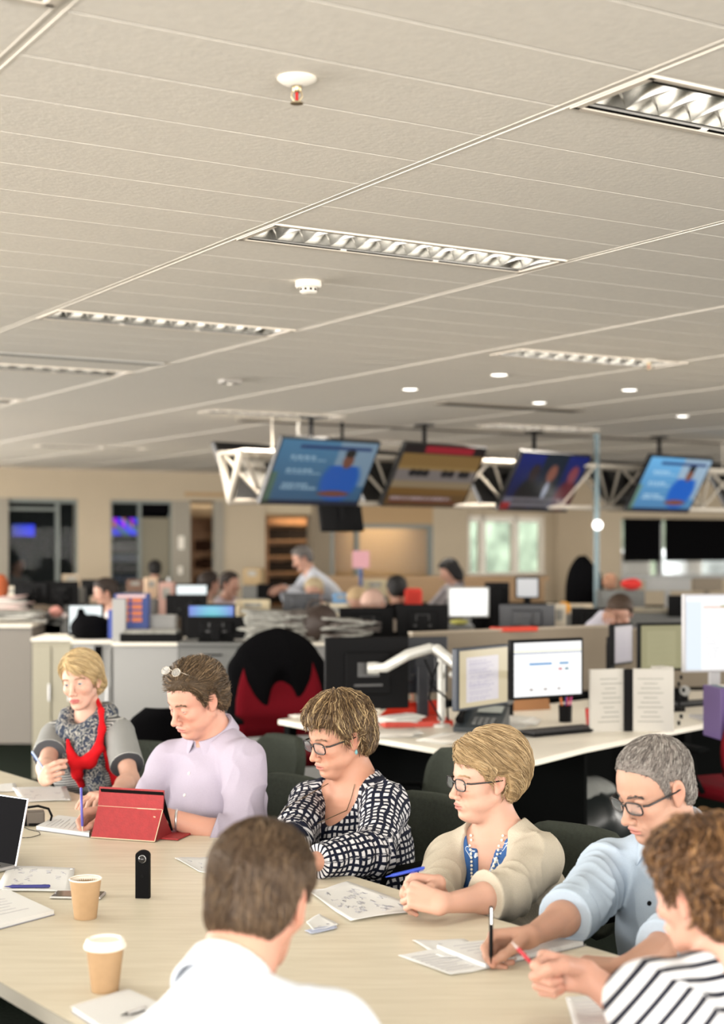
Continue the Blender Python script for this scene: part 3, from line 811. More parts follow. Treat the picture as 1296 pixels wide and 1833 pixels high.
# louvred ceiling lamps
m_al = mat('lamp_mirror_louvre', (.50, .49, .46), .25, 1.0)
m_rim = mat('lamp_rim', rgb(215, 205, 190), .5)
LW, LL = .255, 1.19
def make_lamp(label, x, y, power, fins=11, group='recessed louvred ceiling lamps'):
    o = empty('ceiling_light', label, 'ceiling light', (*RM(x, y).xy, CEIL), GA, group)
    fr = MB()
    for s in (-1, 1):
        fr.box((0, s * (LW / 2 + .006), -.001), (LL + .03, .018, .006)); fr.box((s * (LL / 2 + .004), 0, -.001), (.02, LW + .02, .006))
    fr.build('frame', m_rim, o)
    sl = MB()
    for s in (-1, 1):
        for k in (-1, 0, 1): sl.box((k * LL / 3, s * (LW / 2 - .012), .0005), (LL / 3 - .03, .011, .004))
    sl.build('air_slot', m_black, o)
    bx = MB(); z1 = .095
    bx.add([(-LL / 2, -LW / 2 + .02, 0), (LL / 2, -LW / 2 + .02, 0), (LL / 2, LW / 2 - .02, 0), (-LL / 2, LW / 2 - .02, 0),
            (-LL / 2, -LW / 2 + .035, z1), (LL / 2, -LW / 2 + .035, z1), (LL / 2, LW / 2 - .035, z1), (-LL / 2, LW / 2 - .035, z1)],
           [(4, 5, 6, 7), (0, 1, 5, 4), (1, 2, 6, 5), (2, 3, 7, 6), (3, 0, 4, 7)])
    bx.build('housing', mat('lamp_housing', (.30, .29, .27), .35, .6), o)
    lv = MB(); y0 = LW / 2 - .036
    for k in range(fins + 1):
        xx = -LL / 2 + .01 + (LL - .02) * k / fins
        for s in (-1, 1):                     # curved parabolic blades, thick at the top
            g = []
            for t in range(7):
                yy = -y0 + 2 * y0 * t / 6; dip = .020 * (1 - (2 * t / 6 - 1) ** 2)
                g.append([(xx + s * .0008, yy, .004 + dip * .4), (xx + s * .005, yy, .026), (xx + s * .016, yy, .046)])
            lv.add([p for r_ in g for p in r_], [(a * 3 + b, a * 3 + 3 + b, a * 3 + 4 + b, a * 3 + 1 + b) for a in range(6) for b in range(2)], None, True)
    for s in (-1, 1):
        lv.add([(-LL / 2, s * y0, .003), (LL / 2, s * y0, .003), (LL / 2, s * (y0 + .006), .045), (-LL / 2, s * (y0 + .006), .045)], [(0, 1, 2, 3)])
    lv.build('louvre', m_al, o)
    MB().tube([(-LL / 2 + .03, 0, .074), (LL / 2 - .03, 0, .074)], .008, 10).build('tube', mat('lamp_tube', (1, .93, .82), .4, emit=3.2), o)
    if power:
        l = bpy.data.lights.new('lamp_light', 'AREA'); l.shape = 'RECTANGLE'; l.size = LL - .1; l.size_y = .12; l.energy = power; l.color = (1, .92, .80); l.spread = math.radians(125)
        lo = bpy.data.objects.new('lamp_light', l); COL.objects.link(lo); lo.parent = o; lo.location = (0, 0, -.004)
    return o
LN = {(0, 0): 'large louvred strip light at the upper right, cut by the photo edge', (0, 6): 'louvred strip light with black air slots just above the smoke detector',
      (0, 13): 'louvred strip light second along the left row, glowing at its right end', (0, 20): 'short visible strip light at the left edge, beyond the pale air diffuser',
      (0, 27): 'tiny end of a strip light at the far left edge of the ceiling', (2, 13): 'saw-toothed looking strip light at right with a sprinkler before it',
      (2, 27): 'bright hazy strip light above the first hanging television', (4, 27): 'faint strip light above the third hanging television',
      (-2, 0): 'strip light of which only a corner shows at the top left', (4, 35): 'low bright strip light between the first two television poles', (2, 43): 'very distant dull strip light left of the white truss'}
for i, j, f in lights_at:
    vis = (i, j) in LN
    make_lamp(LN.get((i, j), 'louvred strip light recessed in the ceiling over the desks, outside the picture'), GX(i + f + .5), GY(j + .5), LAMP_W * (1 if j < 25 else 4))
# strips whose slot is not cut out of the tiles are covered boards: lower them a touch so they read from below
# pale linear diffuser
o = empty('ceiling_strip', 'pale flat linear air diffuser in the ceiling at the left edge', 'air diffuser', (*RM(GX(.45), GY(18.4)).xy, CEIL), GA)
MB().box((0, 0, -.004), (1.3, .10, .008)).build('frame', mat('diffuser_grey', rgb(176, 174, 168), .5), o)
q = MB()
for k in (-1, 1): q.box((0, k * .02, -.009), (1.24, .008, .003))
q.build('slot', mat('slot_grey', rgb(120, 118, 112), .6), o)
for lab, (xa, xb, yy, wd) in {'grey linear air diffuser between the small round downlights': (GX(3.18), GX(4.24), GY(22.3), .16),
                              'long dark strip painted for a bulkhead shadow along the ceiling behind the television poles': (GX(2.7), GX(8.2), GY(29.6), .14)}.items():  # the long dark strip paints a bulkhead's shadow; the grey one is a diffuser
    o = empty('ceiling_strip', lab, 'air diffuser', (*RM((xa + xb) / 2, yy).xy, CEIL), GA)
    MB().box((0, 0, -.004), (xb - xa, wd, .008)).build('frame', mat('diffuser_and_shadow', rgb(120, 112, 100), .7), o)
    MB().box((0, 0, -.009), (xb - xa - .06, wd * .45, .003)).build('slot', m_black, o)
# sprinklers
def sprinkler(label, x, y):
    o = empty('sprinkler', label, 'sprinkler', (*RM(x, y).xy, CEIL), 0, 'ceiling sprinklers')
    MB().lathe([(.042, 0), (.044, -.004), (.036, -.010), (.020, -.018), (.014, -.019)], 28).build('escutcheon', m_white, o)
    MB().lathe([(.010, -.016), (.011, -.022), (.009, -.030), (.007, -.033)], 12).build('body', mat('sprinkler_brass', (.45, .36, .22), .35, 1.), o)
    MB().tube([(0, 0, -.032), (0, 0, -.050)], .0035, 8).build('glass_bulb', mat('red_bulb', (.45, .01, .01), .15), o)
    q = MB(); q.tube([(.010, 0, -.030), (.012, 0, -.042), (.003, 0, -.054)], .0018, 6); q.tube([(-.010, 0, -.030), (-.012, 0, -.042), (-.003, 0, -.054)], .0018, 6)
    q.build('yoke', MATS['sprinkler_brass'], o)
    q = MB(); q.lathe([(.003, -.053), (.015, -.056), (.015, -.058), (.002, -.058)], 14); q.build('deflector', MATS['sprinkler_brass'], o)
sprinkler('white and red fire sprinkler hanging at the top of the ceiling', GX(-.52), GY(1.45))
sprinkler('small brownish sprinkler in front of the right-hand strip light', GX(2.82), GY(13.0))
# smoke detector
o = empty('smoke_detector', 'round white smoke detector below the central strip light', 'smoke detector', (*RM(GX(.50), GY(8.94)).xy, CEIL), 0)
MB().lathe([(.050, 0), (.052, -.006), (.052, -.022), (.046, -.028)], 32).build('base', m_white, o)
MB().lathe([(.034, -.027), (.034, -.044), (.028, -.050), (.012, -.052)], 32).build('sensor_dome', m_white, o)
q = MB()
for k in range(10):
    a = k * math.pi / 5; q.box((.034, 0, -.035), (.003, .010, .009), Matrix.Rotation(a, 4, 'Z'))
q.build('vent', m_black, o)
o = empty('ceiling_sensor', 'small grey box sensor on the ceiling left of the hazy strip light', 'sensor', (*RM(GX(1.55), GY(20.3)).xy, CEIL), GA)
MB().box((0, 0, -.012), (.13, .09, .024), None, .004).build('body', mat('sensor_grey', rgb(150, 145, 138), .6), o)
MB().lathe([(.02, -.024), (.014, -.034), (.004, -.037)], 14).build('lens', m_white, o)
DN = ['round downlight nearest the saw-toothed strip light', 'round downlight above the second television', 'round downlight right of the others, below the strip light end', 'round downlight in the middle over the grey diffuser', 'faint small round downlight at the far right of the ceiling']
for lab, (a, b) in zip(DN, [(2.6, 16.55), (2.6, 19.96), (3.65, 17.48), (3.69, 21.03), (5.09, 22.11)]):
    o = empty('downlight', lab, 'downlight', (*RM(GX(a), GY(b)).xy, CEIL), 0, 'small round downlights')
    MB().lathe([(.050, .001), (.062, -.003), (.066, -.001)], 24, cap=False).build('ring', m_white, o)
    MB().lathe([(.002, -.006), (.030, -.005), (.050, -.001)], 24).build('diffuser', mat('downlight_glow', (1, .96, .88), .4, emit=2.2), o)

# ------------------------------------------------------------------ back wall
YW = 20.3
def WX(u, yw=YW):
    a = (u - 648) / FPX; c, s = math.cos(GA), math.sin(GA); d = yw / (c - s * a); return d * (a * c + s)
def WZ(u, v, yw=YW):
    a = (u - 648) / FPX; c, s = math.cos(GA), math.sin(GA); d = yw / (c - s * a); return EYE - (v - HV) / FPX * d
MW = Matrix.Rotation(GA, 4, 'Z')
m_wall = mat('wall_paint', rgb(182, 168, 146), .8, noise=(3, .02))
m_wallg = mat('grey_wall_panel', rgb(150, 144, 132), .7)
ZH = 2.30
def wbox(mb, u0, u1, z0, z1, dep=.12, yo=0):
    x0, x1 = WX(u0), WX(u1); mb.box(((x0 + x1) / 2, YW + yo + dep / 2, (z0 + z1) / 2), (x1 - x0, dep, z1 - z0), MW)
mb = MB(); wbox(mb, -500, 1110, ZH, CEIL + .05, .2)
for a, b in ((-500, -60), (140, 198), (397, 475), (560, 592), (775, 838), (975, 1110)): wbox(mb, a, b, 0, ZH, .2)
wbox(mb, 592, 775, 0, .75, .2); wbox(mb, 838, 975, 0, 1.12, .2); wbox(mb, 560, 592, 0, ZH, .2)
props(mb.build('wall_back', m_wall), kind='structure')
mb = MB()
for a, b in ((-60, 14), (308, 340), (386, 400)): wbox(mb, a, b, 0, ZH, .14, -.02)
props(mb.build('wall_back_panel', m_wallg), kind='structure')
# recess rooms behind the openings
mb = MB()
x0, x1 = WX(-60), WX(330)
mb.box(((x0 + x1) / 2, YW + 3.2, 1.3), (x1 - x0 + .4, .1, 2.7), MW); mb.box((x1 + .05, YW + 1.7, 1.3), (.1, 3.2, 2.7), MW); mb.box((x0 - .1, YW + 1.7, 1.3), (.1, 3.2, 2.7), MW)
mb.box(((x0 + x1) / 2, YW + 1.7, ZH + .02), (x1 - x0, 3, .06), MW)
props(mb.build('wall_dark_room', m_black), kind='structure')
m_tan = mat('tan_wall', rgb(176, 148, 112), .8)
mb = MB(); x0, x1 = WX(330), WX(800)
mb.box(((x0 + x1) / 2, YW + 4.5, 1.4), (x1 - x0 + 1, .1, 2.8), MW); mb.box(((x0 + x1) / 2, YW + 2.2, ZH + .1), (x1 - x0, 4.4, .06), MW); mb.box((x1 + .05, YW + 2.4, 1.4), (.1, 4.3, 2.8), MW)
props(mb.build('wall_lit_room', m_tan), kind='structure')
# glazing frames
m_fr = mat('window_frame_grey', rgb(118, 124, 120), .5)
glass = mat('glass', (.05, .06, .06), .02, alpha=.10, spec=.2)
mb = MB()
for u in (14, 105, 140): wbox(mb, u - 2.5, u + 2.5, 0, ZH, .08, .02)
wbox(mb, 14, 105, 2.13, 2.17, .08, .02); wbox(mb, 14, 140, ZH - .06, ZH, .08, .02); wbox(mb, 14, 140, 0, .1, .08, .02)
f = mb.build('window_1', m_fr); props(f, kind='structure')
q = MB(); wbox(q, 14, 140, .1, ZH, .008, .06); q.build('pane', glass, f)
mb = MB()
for u in (200, 252, 308): wbox(mb, u - 2, u + 2, 0, ZH, .08, .02)
wbox(mb, 200, 308, ZH - .05, ZH, .08, .02)
f = mb.build('window_2', m_fr); props(f, kind='structure')
q = MB(); wbox(q, 200, 252, .0, ZH, .008, .06); q.build('pane', glass, f)
mb = MB(); wbox(mb, 255, 306, .02, 2.04, .05, .04)
d1 = mb.build('door_1', mat('door_olive', rgb(118, 112, 94), .6)); props(d1, kind='structure')
q = MB(); wbox(q, 300, 302.5, .95, 1.15, .03, -.0); q.build('door_handle', mat('steel', (.5, .5, .5), .3, 1), d1)
mb = MB(); wbox(mb, 255, 306, 2.10, 2.26, .02, .05); props(mb.build('window_3', m_black), kind='structure')
# notices on the panel beside the door
for v0, v1, lab in ((960, 983, 'white notice on the grey panel right of the olive door, upper one'), (1014, 1028, 'white switch plate below the notice beside the olive door')):
    q = MB(); wbox(q, 318, 328 if v0 < 1000 else 325, WZ(322, v1), WZ(322, v0), .01, -.032)
    props(q.build('wall_notice', m_white), lab, 'notice')
# blue television glow inside the dark room
for n_, (ua, ub, va, vb, lab) in enumerate([(24, 60, 938, 958, 'small blue lit screen inside the dark glazed room at left'), (203, 247, 925, 955, 'blue and violet lit screen wall behind the door glazing')]):
    x0, x1 = WX(ua), WX(ub); z0, z1 = WZ(ua, vb), WZ(ua, va)
    kk = (YW + 1.2 + n_ * .6) / YW; o = empty('wall_screen', lab, 'screen', (*RM((x0 + x1) / 2 * kk, YW + 1.2 + n_ * .6).xy, (z0 + z1) / 2), GA)
    def pt(s, t, n_=n_):
        c = np.stack([.05 + .0 * s, .10 + .1 * t, .55 + .35 * s], -1)
        if n_: c = np.stack([.1 + .5 * (np.sin(s * 19) > .3) * (t > .4), .12 + .3 * (np.cos(t * 9 + s * 11) > .5), .35 + .5 * (np.sin(s * 9 + t * 7) > -.2)], -1)
        return np.clip(c, 0, 1)
    screen('display', (x1 - x0) * 1.15, (z1 - z0) * 1.1, pt, o, Matrix.Identity(4), 24, .8); MB().box((0, .03, 0), ((x1 - x0) * 1.2, .05, (z1 - z0) * 1.2)).build('case', m_dark, o)
# stacked pale crates seen through the glazing
for k in range(5):
    z = .95 + .16 * k; x = WX(226) * 1.05
    q = MB().box((0, 0, 0), (.34 - .02 * (k % 2), .3, .13), TR((*RM(x + .03 * (k % 3), YW + 1.1).xy, z), GA), .01)
    props(q.build('storage_box', mat('crate_%d' % (k % 2), rgb(120, 130, 150) if k % 2 else rgb(160, 160, 160), .6)), 'pale storage box behind the glazing left of the olive door', 'box', 'pale boxes stacked behind the glazing')
props(MB().box((0, 0, .43), (.6, .45, .86), TR(RM(WX(226) * 1.05, YW + 1.1), GA)).build('stand', m_black), 'black stand under the pale boxes behind the glazing', 'stand')
# shelving in the lit room
m_wood = mat('shelf_wood', rgb(150, 108, 70), .6, noise=(8, .15))
def shelves(lab, ua, ub, zs, yo=2.6):
    x0, x1 = WX(ua), WX(ub); k = 1 + yo / YW; x0 *= 1.0; o = empty('bookshelf', lab, 'bookshelf', RM((x0 + x1) / 2 * k, YW + yo), GA); W = (x1 - x0) * k
    q = MB()
    for s in (-1, 1): q.box((s * W / 2, 0, 1.05), (.04, .35, 2.1))
    q.box((0, .17, 1.05), (W, .02, 2.1)); q.build('side_panel', m_wood, o)
    for z in zs: MB().box((0, 0, z), (W, .34, .03)).build('shelf', m_wood, o)
    rs = random.Random(int(ua))
    for z in zs[:-1]:
        q = MB(); x = -W / 2 + .05
        while x < W / 2 - .08:
            w_ = rs.uniform(.03, .08); q.box((x + w_ / 2, 0, z + .11), (w_ * .9, .22, rs.uniform(.12, .2))); x += w_
        fo = q.build('files', mat('files_%d' % (int(z * 10) % 3), [rgb(60, 40, 30), rgb(100, 88, 70), rgb(45, 38, 34)][int(z * 10) % 3], .7), o); fo['kind'] = 'stuff'
shelves('tall wooden shelving with dark files behind the leaning man', 470, 562, [.3, .58, .86, 1.14, 1.42, 1.70, 1.98])
shelves('narrow shelving seen through the gap right of the olive door', 338, 392, [.3, .6, .9, 1.2, 1.5, 1.8])
# windows
gl2 = mat('daylight_beyond', rgb(190, 210, 205), .9, emit=None)
mb = MB()
for u in (838, 866, 925, 975): wbox(mb, u - 5, u + 5, 1.12, 2.12, .1, .02)
wbox(mb, 838, 975, 2.02, 2.12, .1, .02); wbox(mb, 838, 975, 1.10, 1.16, .12, 0)
f = mb.build('window_4', m_white); props(f, kind='structure')
q = MB(); wbox(q, 838, 975, 1.16, 2.02, .008, .07); q.build('pane', glass, f)
mb = MB(); wbox(mb, 838, 975, 2.12, ZH, .1, .03); props(mb.build('trim_1', m_wall), kind='structure')
# internal glazing of the lit meeting room (595-775)
mb = MB()
for u in (595, 640, 772): wbox(mb, u - 3, u + 3, .75, 1.95, .08, 0)
wbox(mb, 595, 775, 1.90, 1.97, .08, 0); wbox(mb, 595, 775, .74, .80, .1, -.02)
f = mb.build('window_5', m_fr); props(f, kind='structure')
q = MB(); wbox(q, 595, 775, .8, 1.9, .008, .04); q.build('pane', glass, f)
mb = MB(); wbox(mb, 592, 775, 1.97, ZH, .1, .03); wbox(mb, 640, 775, 1.97, ZH, .14, 0); props(mb.build('trim_2', m_tan), kind='structure')
mb = MB(); wbox(mb, 475, 562, 2.12, ZH, .1, .03); props(mb.build('trim_3', mat('trim_pale', rgb(190, 176, 150), .7)), kind='structure')
# daylight ground, hedge and building outside the windows
hb = MB(); x = WX(905)
props(MB().box((x + 3.5, YW + 7.2, 1.2), (14, .3, 5), MW).build('wall_neighbouring_building', mat('outside_green_grey', rgb(128, 140, 122), .9, noise=(2.2, .5), emit=None)), kind='structure')
q = MB().box((0, 0, 1.0), (1.25, .2, 2.4), TR(RM(x - .0, YW + 3.0), GA)); props(q.build('glass_screen', mat('aqua_panel', rgb(190, 226, 224), .5)), 'pale aqua panel standing outside the white framed window', 'panel')
# right part: set-back wall with roller blinds
YR = 19.3
def rbox(mb, u0, u1, z0, z1, dep=.12, yo=0):
    x0, x1 = WX(u0, YR), WX(u1, YR); mb.box(((x0 + x1) / 2, YR + yo + dep / 2, (z0 + z1) / 2), (x1 - x0, dep, z1 - z0), MW)
ZB = WZ(1150, 930, YR)
mb = MB(); rbox(mb, 1068, 1900, ZB, CEIL + .05, .2); rbox(mb, 1068, 1112, 0, ZB, .2); rbox(mb, 1068, 1900, 0, 1.05, .2)
x0 = WX(1068, YR); mb.box((x0 - .0, YR + .6, 1.37), (.1, 1.1, 2.74), MW)
props(mb.build('wall_right', m_wall), kind='structure')
mb = MB()
for u in (1112, 1185, 1320, 1500): rbox(mb, u - 3, u + 3, 1.05, ZB, .1, .02)
rbox(mb, 1112, 1500, 1.02, 1.10, .14, -.02)
f = mb.build('window_6', mat('window_frame_light', rgb(170, 172, 172), .5)); props(f, kind='structure')
q = MB(); rbox(q, 1112, 1500, 1.1, ZB, .008, .08); q.build('pane', glass, f)
zb = WZ(1150, 1003, YR)
for a, b, lab in ((1116, 1182, 'black roller blind left of the slim window post'), (1190, 1317, 'wide black roller blind at the right edge of the picture'), (1323, 1497, 'black roller blind beyond the right edge')):
    q = MB(); rbox(q, a, b, zb, ZB, .01, -.01); rbox(q, a, b, ZB - .05, ZB + .02, .06, -.05); rbox(q, a, b, zb - .02, zb, .025, -.02)
    props(q.build('roller_blind', m_black), lab, 'roller blind')
rb = MB()
x0, x1 = WX(1100, YR), WX(1900, YR)
rb.box(((x0 + x1) / 2, YR + 9, 1.1), (x1 - x0 + 14, .3, 3.2), MW); props(rb.build('wall_street', mat('outside_pale', rgb(150, 158, 160), .9, noise=(1.5, .6))), kind='structure')
for k, (u, w_, lab) in enumerate([(1118, .85, 'bright white van bonnet shape seen under the left blind'), (1150, .9, 'bright white patch of vehicle seen under the left blind'), (1205, .5, 'bright white vehicle seen under the window post')]):
    q = MB().box((0, 0, .8), (w_, 1.0, 1.45), TR(RM(WX(u, YR) * 1.16 + (0, .35, .25)[k], YR + 3.2 + (0, 2.2, 0)[k]), GA), .15); props(q.build('parked_car', mat('car_white', (.95, .95, .95), .3)), lab, 'car')
# daylight outside
sun = bpy.data.lights.new('outside_daylight', 'AREA'); sun.energy = 2600; sun.shape = 'RECTANGLE'; sun.size = 14; sun.size_y = 4; sun.color = (.9, .97, 1)
so = bpy.data.objects.new('outside_daylight', sun); COL.objects.link(so); so.location = (*RM(WX(1050), YW + 3.6).xy, 6.5); so.rotation_euler = (math.radians(-12), 0, GA)
l2 = bpy.data.lights.new('meeting_room_light', 'AREA'); l2.energy = 40; l2.size = 2.0; l2.color = (1, .86, .62)
lo2 = bpy.data.objects.new('meeting_room_light', l2); COL.objects.link(lo2); lo2.location = (*RM(WX(640) * 1.08, YW + 2.2).xy, 2.25); lo2.rotation_euler = (0, 0, GA)

# window walls added out of view to carry the fill light (behind the camera, far left, far right)
for n_, ((x_, y_), w_, rz_, e_) in enumerate(FILL_DAYLIGHT):
    M = TR((x_, y_, 0), rz_); q = MB()
    q.box((0, -.12, .42), (w_ + 1, .2, .84), M); q.box((0, -.12, 2.69), (w_ + 1, .2, .18), M)
    props(q.build('wall_%s' % ('behind', 'far_left', 'far_right')[n_], m_wall), kind='structure')
    q = MB()
    for k in range(int(w_ / 1.6) + 1): q.box((-w_ / 2 + k * 1.6, -.04, 1.72), (.05, .06, 1.76), M)
    props(q.build('window_%d' % (7 + n_), m_fr), kind='structure')
# ------------------------------------------------------------------ hanging televisions on a lighting truss
TVA = math.radians(45)
m_tvcase = mat('tv_case', (.010, .010, .011), .35)
def clipm(c): return np.clip(c, 0, 1)
def blob(s, t, cx, cy, rx, ry): return np.clip(1.3 - ((s - cx) / rx) ** 2 - ((t - cy) / ry) ** 2, 0, .6) / .6
def mix(c, col, m): return c * (1 - m[..., None]) + np.array(col) * m[..., None]
def hline(s, t, y, x0, x1, h=.02, seed=0, dash=True):
    m = ((np.abs(t - y) < h) & (s > x0) & (s < x1)).astype(float)
    if dash: m = m * (np.sin(s * (90 + seed * 13) + seed) > -.55)
    return m
def paint_sport(dim):
    def f(s, t):
        c = np.stack([.20 + .1 * t, .34 + .16 * t, .46 + .18 * t], -1) * (1 if dim else 1.3)
        c = mix(c, (.62, .66, .70), ((s > .55) & (t > .25)) * .75 if not dim else ((s > .6) & (t > .3)) * .6)
        c = mix(c, (.10, .22, .42), ((t > .86) & (t < .93) & (s > .2) & (s < .95)).astype(float))
        for k, y in enumerate((.74, .69, .53, .48, .30, .25)): c = mix(c, (.75, .85, .90), hline(s, t, y, .14, .50 if k % 2 else .40, .016, k) * .7)
        c = mix(c, (.06, .33, .68), blob(s, t, .72, .38, .20, .34) * (t < .62)); c = mix(c, (.45, .27, .20), blob(s, t, .74, .70, .055, .12))
        c = mix(c, (.05, .04, .04), blob(s, t, .74, .82, .055, .06)); c = mix(c, (.45, .25, .18), blob(s, t, .70, .17, .17, .05))
        c = mix(c, (.05, .10, .22), (t < .06).astype(float)); c = mix(c, (.4, .45, .2), ((s < .06) & (t < .5)) * .5)
        return clipm(c)
    return f
def paint_race(s, t):
    c = np.zeros(s.shape + (3,)); st = [(1.0, (.10, .03, .04)), (.86, (.55, .42, .22)), (.66, (.60, .48, .28)), (.60, (.50, .46, .44)), (.42, (.58, .50, .38)), (.30, (.48, .34, .14)), (.18, (.40, .28, .12))]
    for y, col in st: c[t <= y] = col
    c = mix(c, (.65, .08, .16), ((t > .88) & (s > .25) & (s < .85)).astype(float))
    for x in (.2, .28, .36, .60, .68, .82, .88): c = mix(c, (.06, .05, .07), blob(s, t, x, .55, .045, .06))
    c = mix(c, (.70, .60, .60), hline(s, t, .12, .05, .8, .03, 2)); return mix(c, (.4, .1, .12), hline(s, t, .06, .05, .9, .02, 5))
def paint_news(s, t):
    c = np.stack([.03 + 0 * s, .05 + .05 * t, .16 + .25 * t * (np.sin(s * 9) > 0)], -1)
    for x, col in ((.28, (.16, .10, .10)), (.54, (.50, .30, .24)), (.86, (.50, .22, .26))):
        c = mix(c, (.02, .02, .03) if x < .8 else (.35, .06, .12), blob(s, t, x, .26, .15, .3)); c = mix(c, col, blob(s, t, x, .66, .07, .16))
    c = mix(c, (.6, .62, .68), blob(s, t, .54, .36, .035, .16)); c = mix(c, (.50, .48, .50), ((t < .22) & (t > .06) & (s < .93)) * .75)
    c = mix(c, (.12, .12, .14), hline(s, t, .15, .12, .8, .02, 4)); return mix(c, (.6, .05, .05), ((t < .14) & (s < .13)) * .8)
def make_tv(label, c, rz, paint, W=1.03, tilt=.5, pole=True, strength=1.0, back=None, group='televisions hung from the ceiling'):
    H = W * .5625; o = empty('television', label, 'television', c, rz, group)
    Mt = Euler((tilt, 0, 0)).to_matrix().to_4x4()
    MB().box((0, .022, 0), (W + .03, .040, H + .03), None, .006).build('case', m_tvcase, o, Mt)
    bz = MB()
    for s in (-1, 1): bz.box((s * (W / 2 + .007), -.001, 0), (.014, .008, H + .028)); bz.box((0, -.001, s * (H / 2 + .007)), (W + .028, .008, .014))
    bz.build('bezel', m_tvcase, o, Mt)
    if paint: screen('display', W, H, paint, o, Mt @ Matrix.Translation((0, -.0025, 0)), 96, strength)
    else: MB().box((0, -.001, 0), (W, .004, H)).build('display', m_black, o, Mt)
    MB().box((0, .058, 0), (W * .62, .035, H * .62), None, .01).build('rear_housing', back or m_tvcase, o, Mt)
    q = MB(); q.box((0, .09, .0), (.12, .05, .12)); q.build('mount_plate', m_dark, o, Mt)
    if pole:
        q = MB(); q.tube([(0, .13, -.05), (0, .13, CEIL - c[2])], .020, 12); q.box((0, .13, CEIL - c[2] - .008), (.13, .13, .016)); q.box((0, .10, -.02), (.05, .1, .06)); q.build('pole', m_dark, o)
    return o
SD = .62
specs = [((575, 846), 12.2, 42, paint_sport(True), 'hanging television at left, blue picture of a sportsman in a blue shirt', .38),
         ((779, 853), 13.0, 45, paint_race, 'hanging television second from the left, brown racecourse picture with horses', .33),
         ((976, 864), 13.8, 46, paint_news, 'hanging television third from the left, dark news panel with three faces', .45),
         ((1200, 868), 14.5, 44, paint_sport(False), 'hanging television at the far right, light blue picture of a sportsman', .60)]
for (u, v), d, yw, pt, lab, st in specs: make_tv(lab, Q(u, v, d), math.radians(yw), pt, strength=st, tilt=.52, W=1.04)
m_silver = mat('silver_panel', rgb(168, 164, 156), .45, .2)
for u, v, d, yw, lab, bk in ((478, 850, 12.75, 45, 'television seen from behind at the left end of the white truss', m_silver), (700, 858, 13.7, 45, 'television seen from behind between the first and second lit screens', None),
                             (900, 866, 14.6, 45, 'television seen from behind between the second and third lit screens', None), (1118, 872, 15.2, 45, 'television seen from behind between the third and fourth lit screens', None), (1322, 874, 16.2, 45, 'television seen from behind at the right edge of the picture', None)):
    make_tv(lab, Q(u, v, d), math.radians(yw) + math.pi, None, pole=False, back=bk, tilt=.52, W=.98, group='televisions facing away on the far side of the truss')
# small monitor hanging low
o = empty('small_monitor', 'small black monitor hanging low beneath the first television', 'monitor', Q(609, 930, 12.9), math.radians(20) + math.pi)
Mt = Euler((.35, 0, 0)).to_matrix().to_4x4()
MB().box((0, .02, 0), (.40, .04, .24), None, .01).build('case', m_dark, o, Mt); q = MB(); q.tube([(0, .05, 0), (0, .05, CEIL - Q(609, 930, 12.9).z)], .014, 10); q.build('pole', m_dark, o)
# truss
mt = mat('truss_white', rgb(196, 188, 174), .5)
A = Vector((-1.08, 12.08, 2.5)); B = A + Vector((.82, .57, 0)) * 6.6; dr = (B - A); L = Vector((dr.x, dr.y, 0)).length; th = math.atan2(dr.y, dr.x)
o = empty('lighting_truss', 'white tubular triangular truss carrying the televisions', 'truss', (A.x, A.y, 2.42), th)
zt, zb, hw = 0, -.40, .17
for nm, y, z in (('chord', -hw, zt), ('chord', hw, zt), ('chord', 0, zb)):
    MB().tube([(0, y, z), (L, y, z)], .022, 12).build(nm, mt, o)
n = 10; st = L / n
for i in range(n):
    x = i * st
    MB().tube([(x + .02, -hw, zt), (x + st / 2, 0, zb), (x + st - .02, -hw, zt)], .022 if i == 0 else .013, 8).build('brace', mt, o)
    MB().tube([(x + .02, hw, zt), (x + st / 2, 0, zb), (x + st - .02, hw, zt)], .016, 8).build('brace', mt, o)
    MB().tube([(x, -hw, zt), (x + st / 2, hw, zt), (x + st, -hw, zt)], .014, 8).build('brace', mt, o)
MB().tube([(0, -hw, zt), (0, hw, zt), (0, 0, zb)], .034, 10, None, True).build('end_frame', mt, o)
for x in (.4, L * .5, L * .9): MB().tube([(x, 0, zt), (x, 0, CEIL - 2.42)], .008, 8).build('hanger', mt, o)
q = MB(); a = Q(535, 752, 12.8); q.tube([(a.x, a.y, 2.73), (a.x - .01, a.y, 2.66), (a.x + .01, a.y, 2.58), (a.x + .05, a.y, 2.52)], .012, 8)
props(q.build('cable', m_white), 'white cable hanging from the ceiling behind the first television', 'cable')

# ------------------------------------------------------------------ generic office pieces
m_lam = mat('white_laminate', rgb(232, 226, 212), .4); m_cab = mat('cabinet_grey_white', rgb(152, 152, 150), .5); m_cab2 = mat('cabinet_grey', rgb(104, 105, 103), .5)
m_scr = mat('partition_fabric', rgb(128, 118, 104), .9, bump=(300, .3)); m_alu = mat('aluminium', (.62, .62, .62), .35, .9); m_blk = mat('black_metal', (.004, .0045, .0045), .75, spec=.05)
m_paper = mat('paper', rgb(208, 207, 202), .8); m_news = mat('newsprint', rgb(146, 145, 139), .9, noise=(30, .25)); m_news2 = mat('newsprint_dark', rgb(92, 86, 82), .9, noise=(22, .5))
def floor_box(name, label, cat, u0, u1, vtop, d, depth, m, ztop=None, rz=0., parts=None, group=None):
    z = ztop if ztop is not None else EYE - (vtop - HV) / FPX * d
    x0, x1 = (u0 - 648) / FPX * d, (u1 - 648) / FPX * d
    o = empty(name, label, cat, ((x0 + x1) / 2, d + depth / 2, 0), rz, group)
    return o, (x1 - x0), z, depth
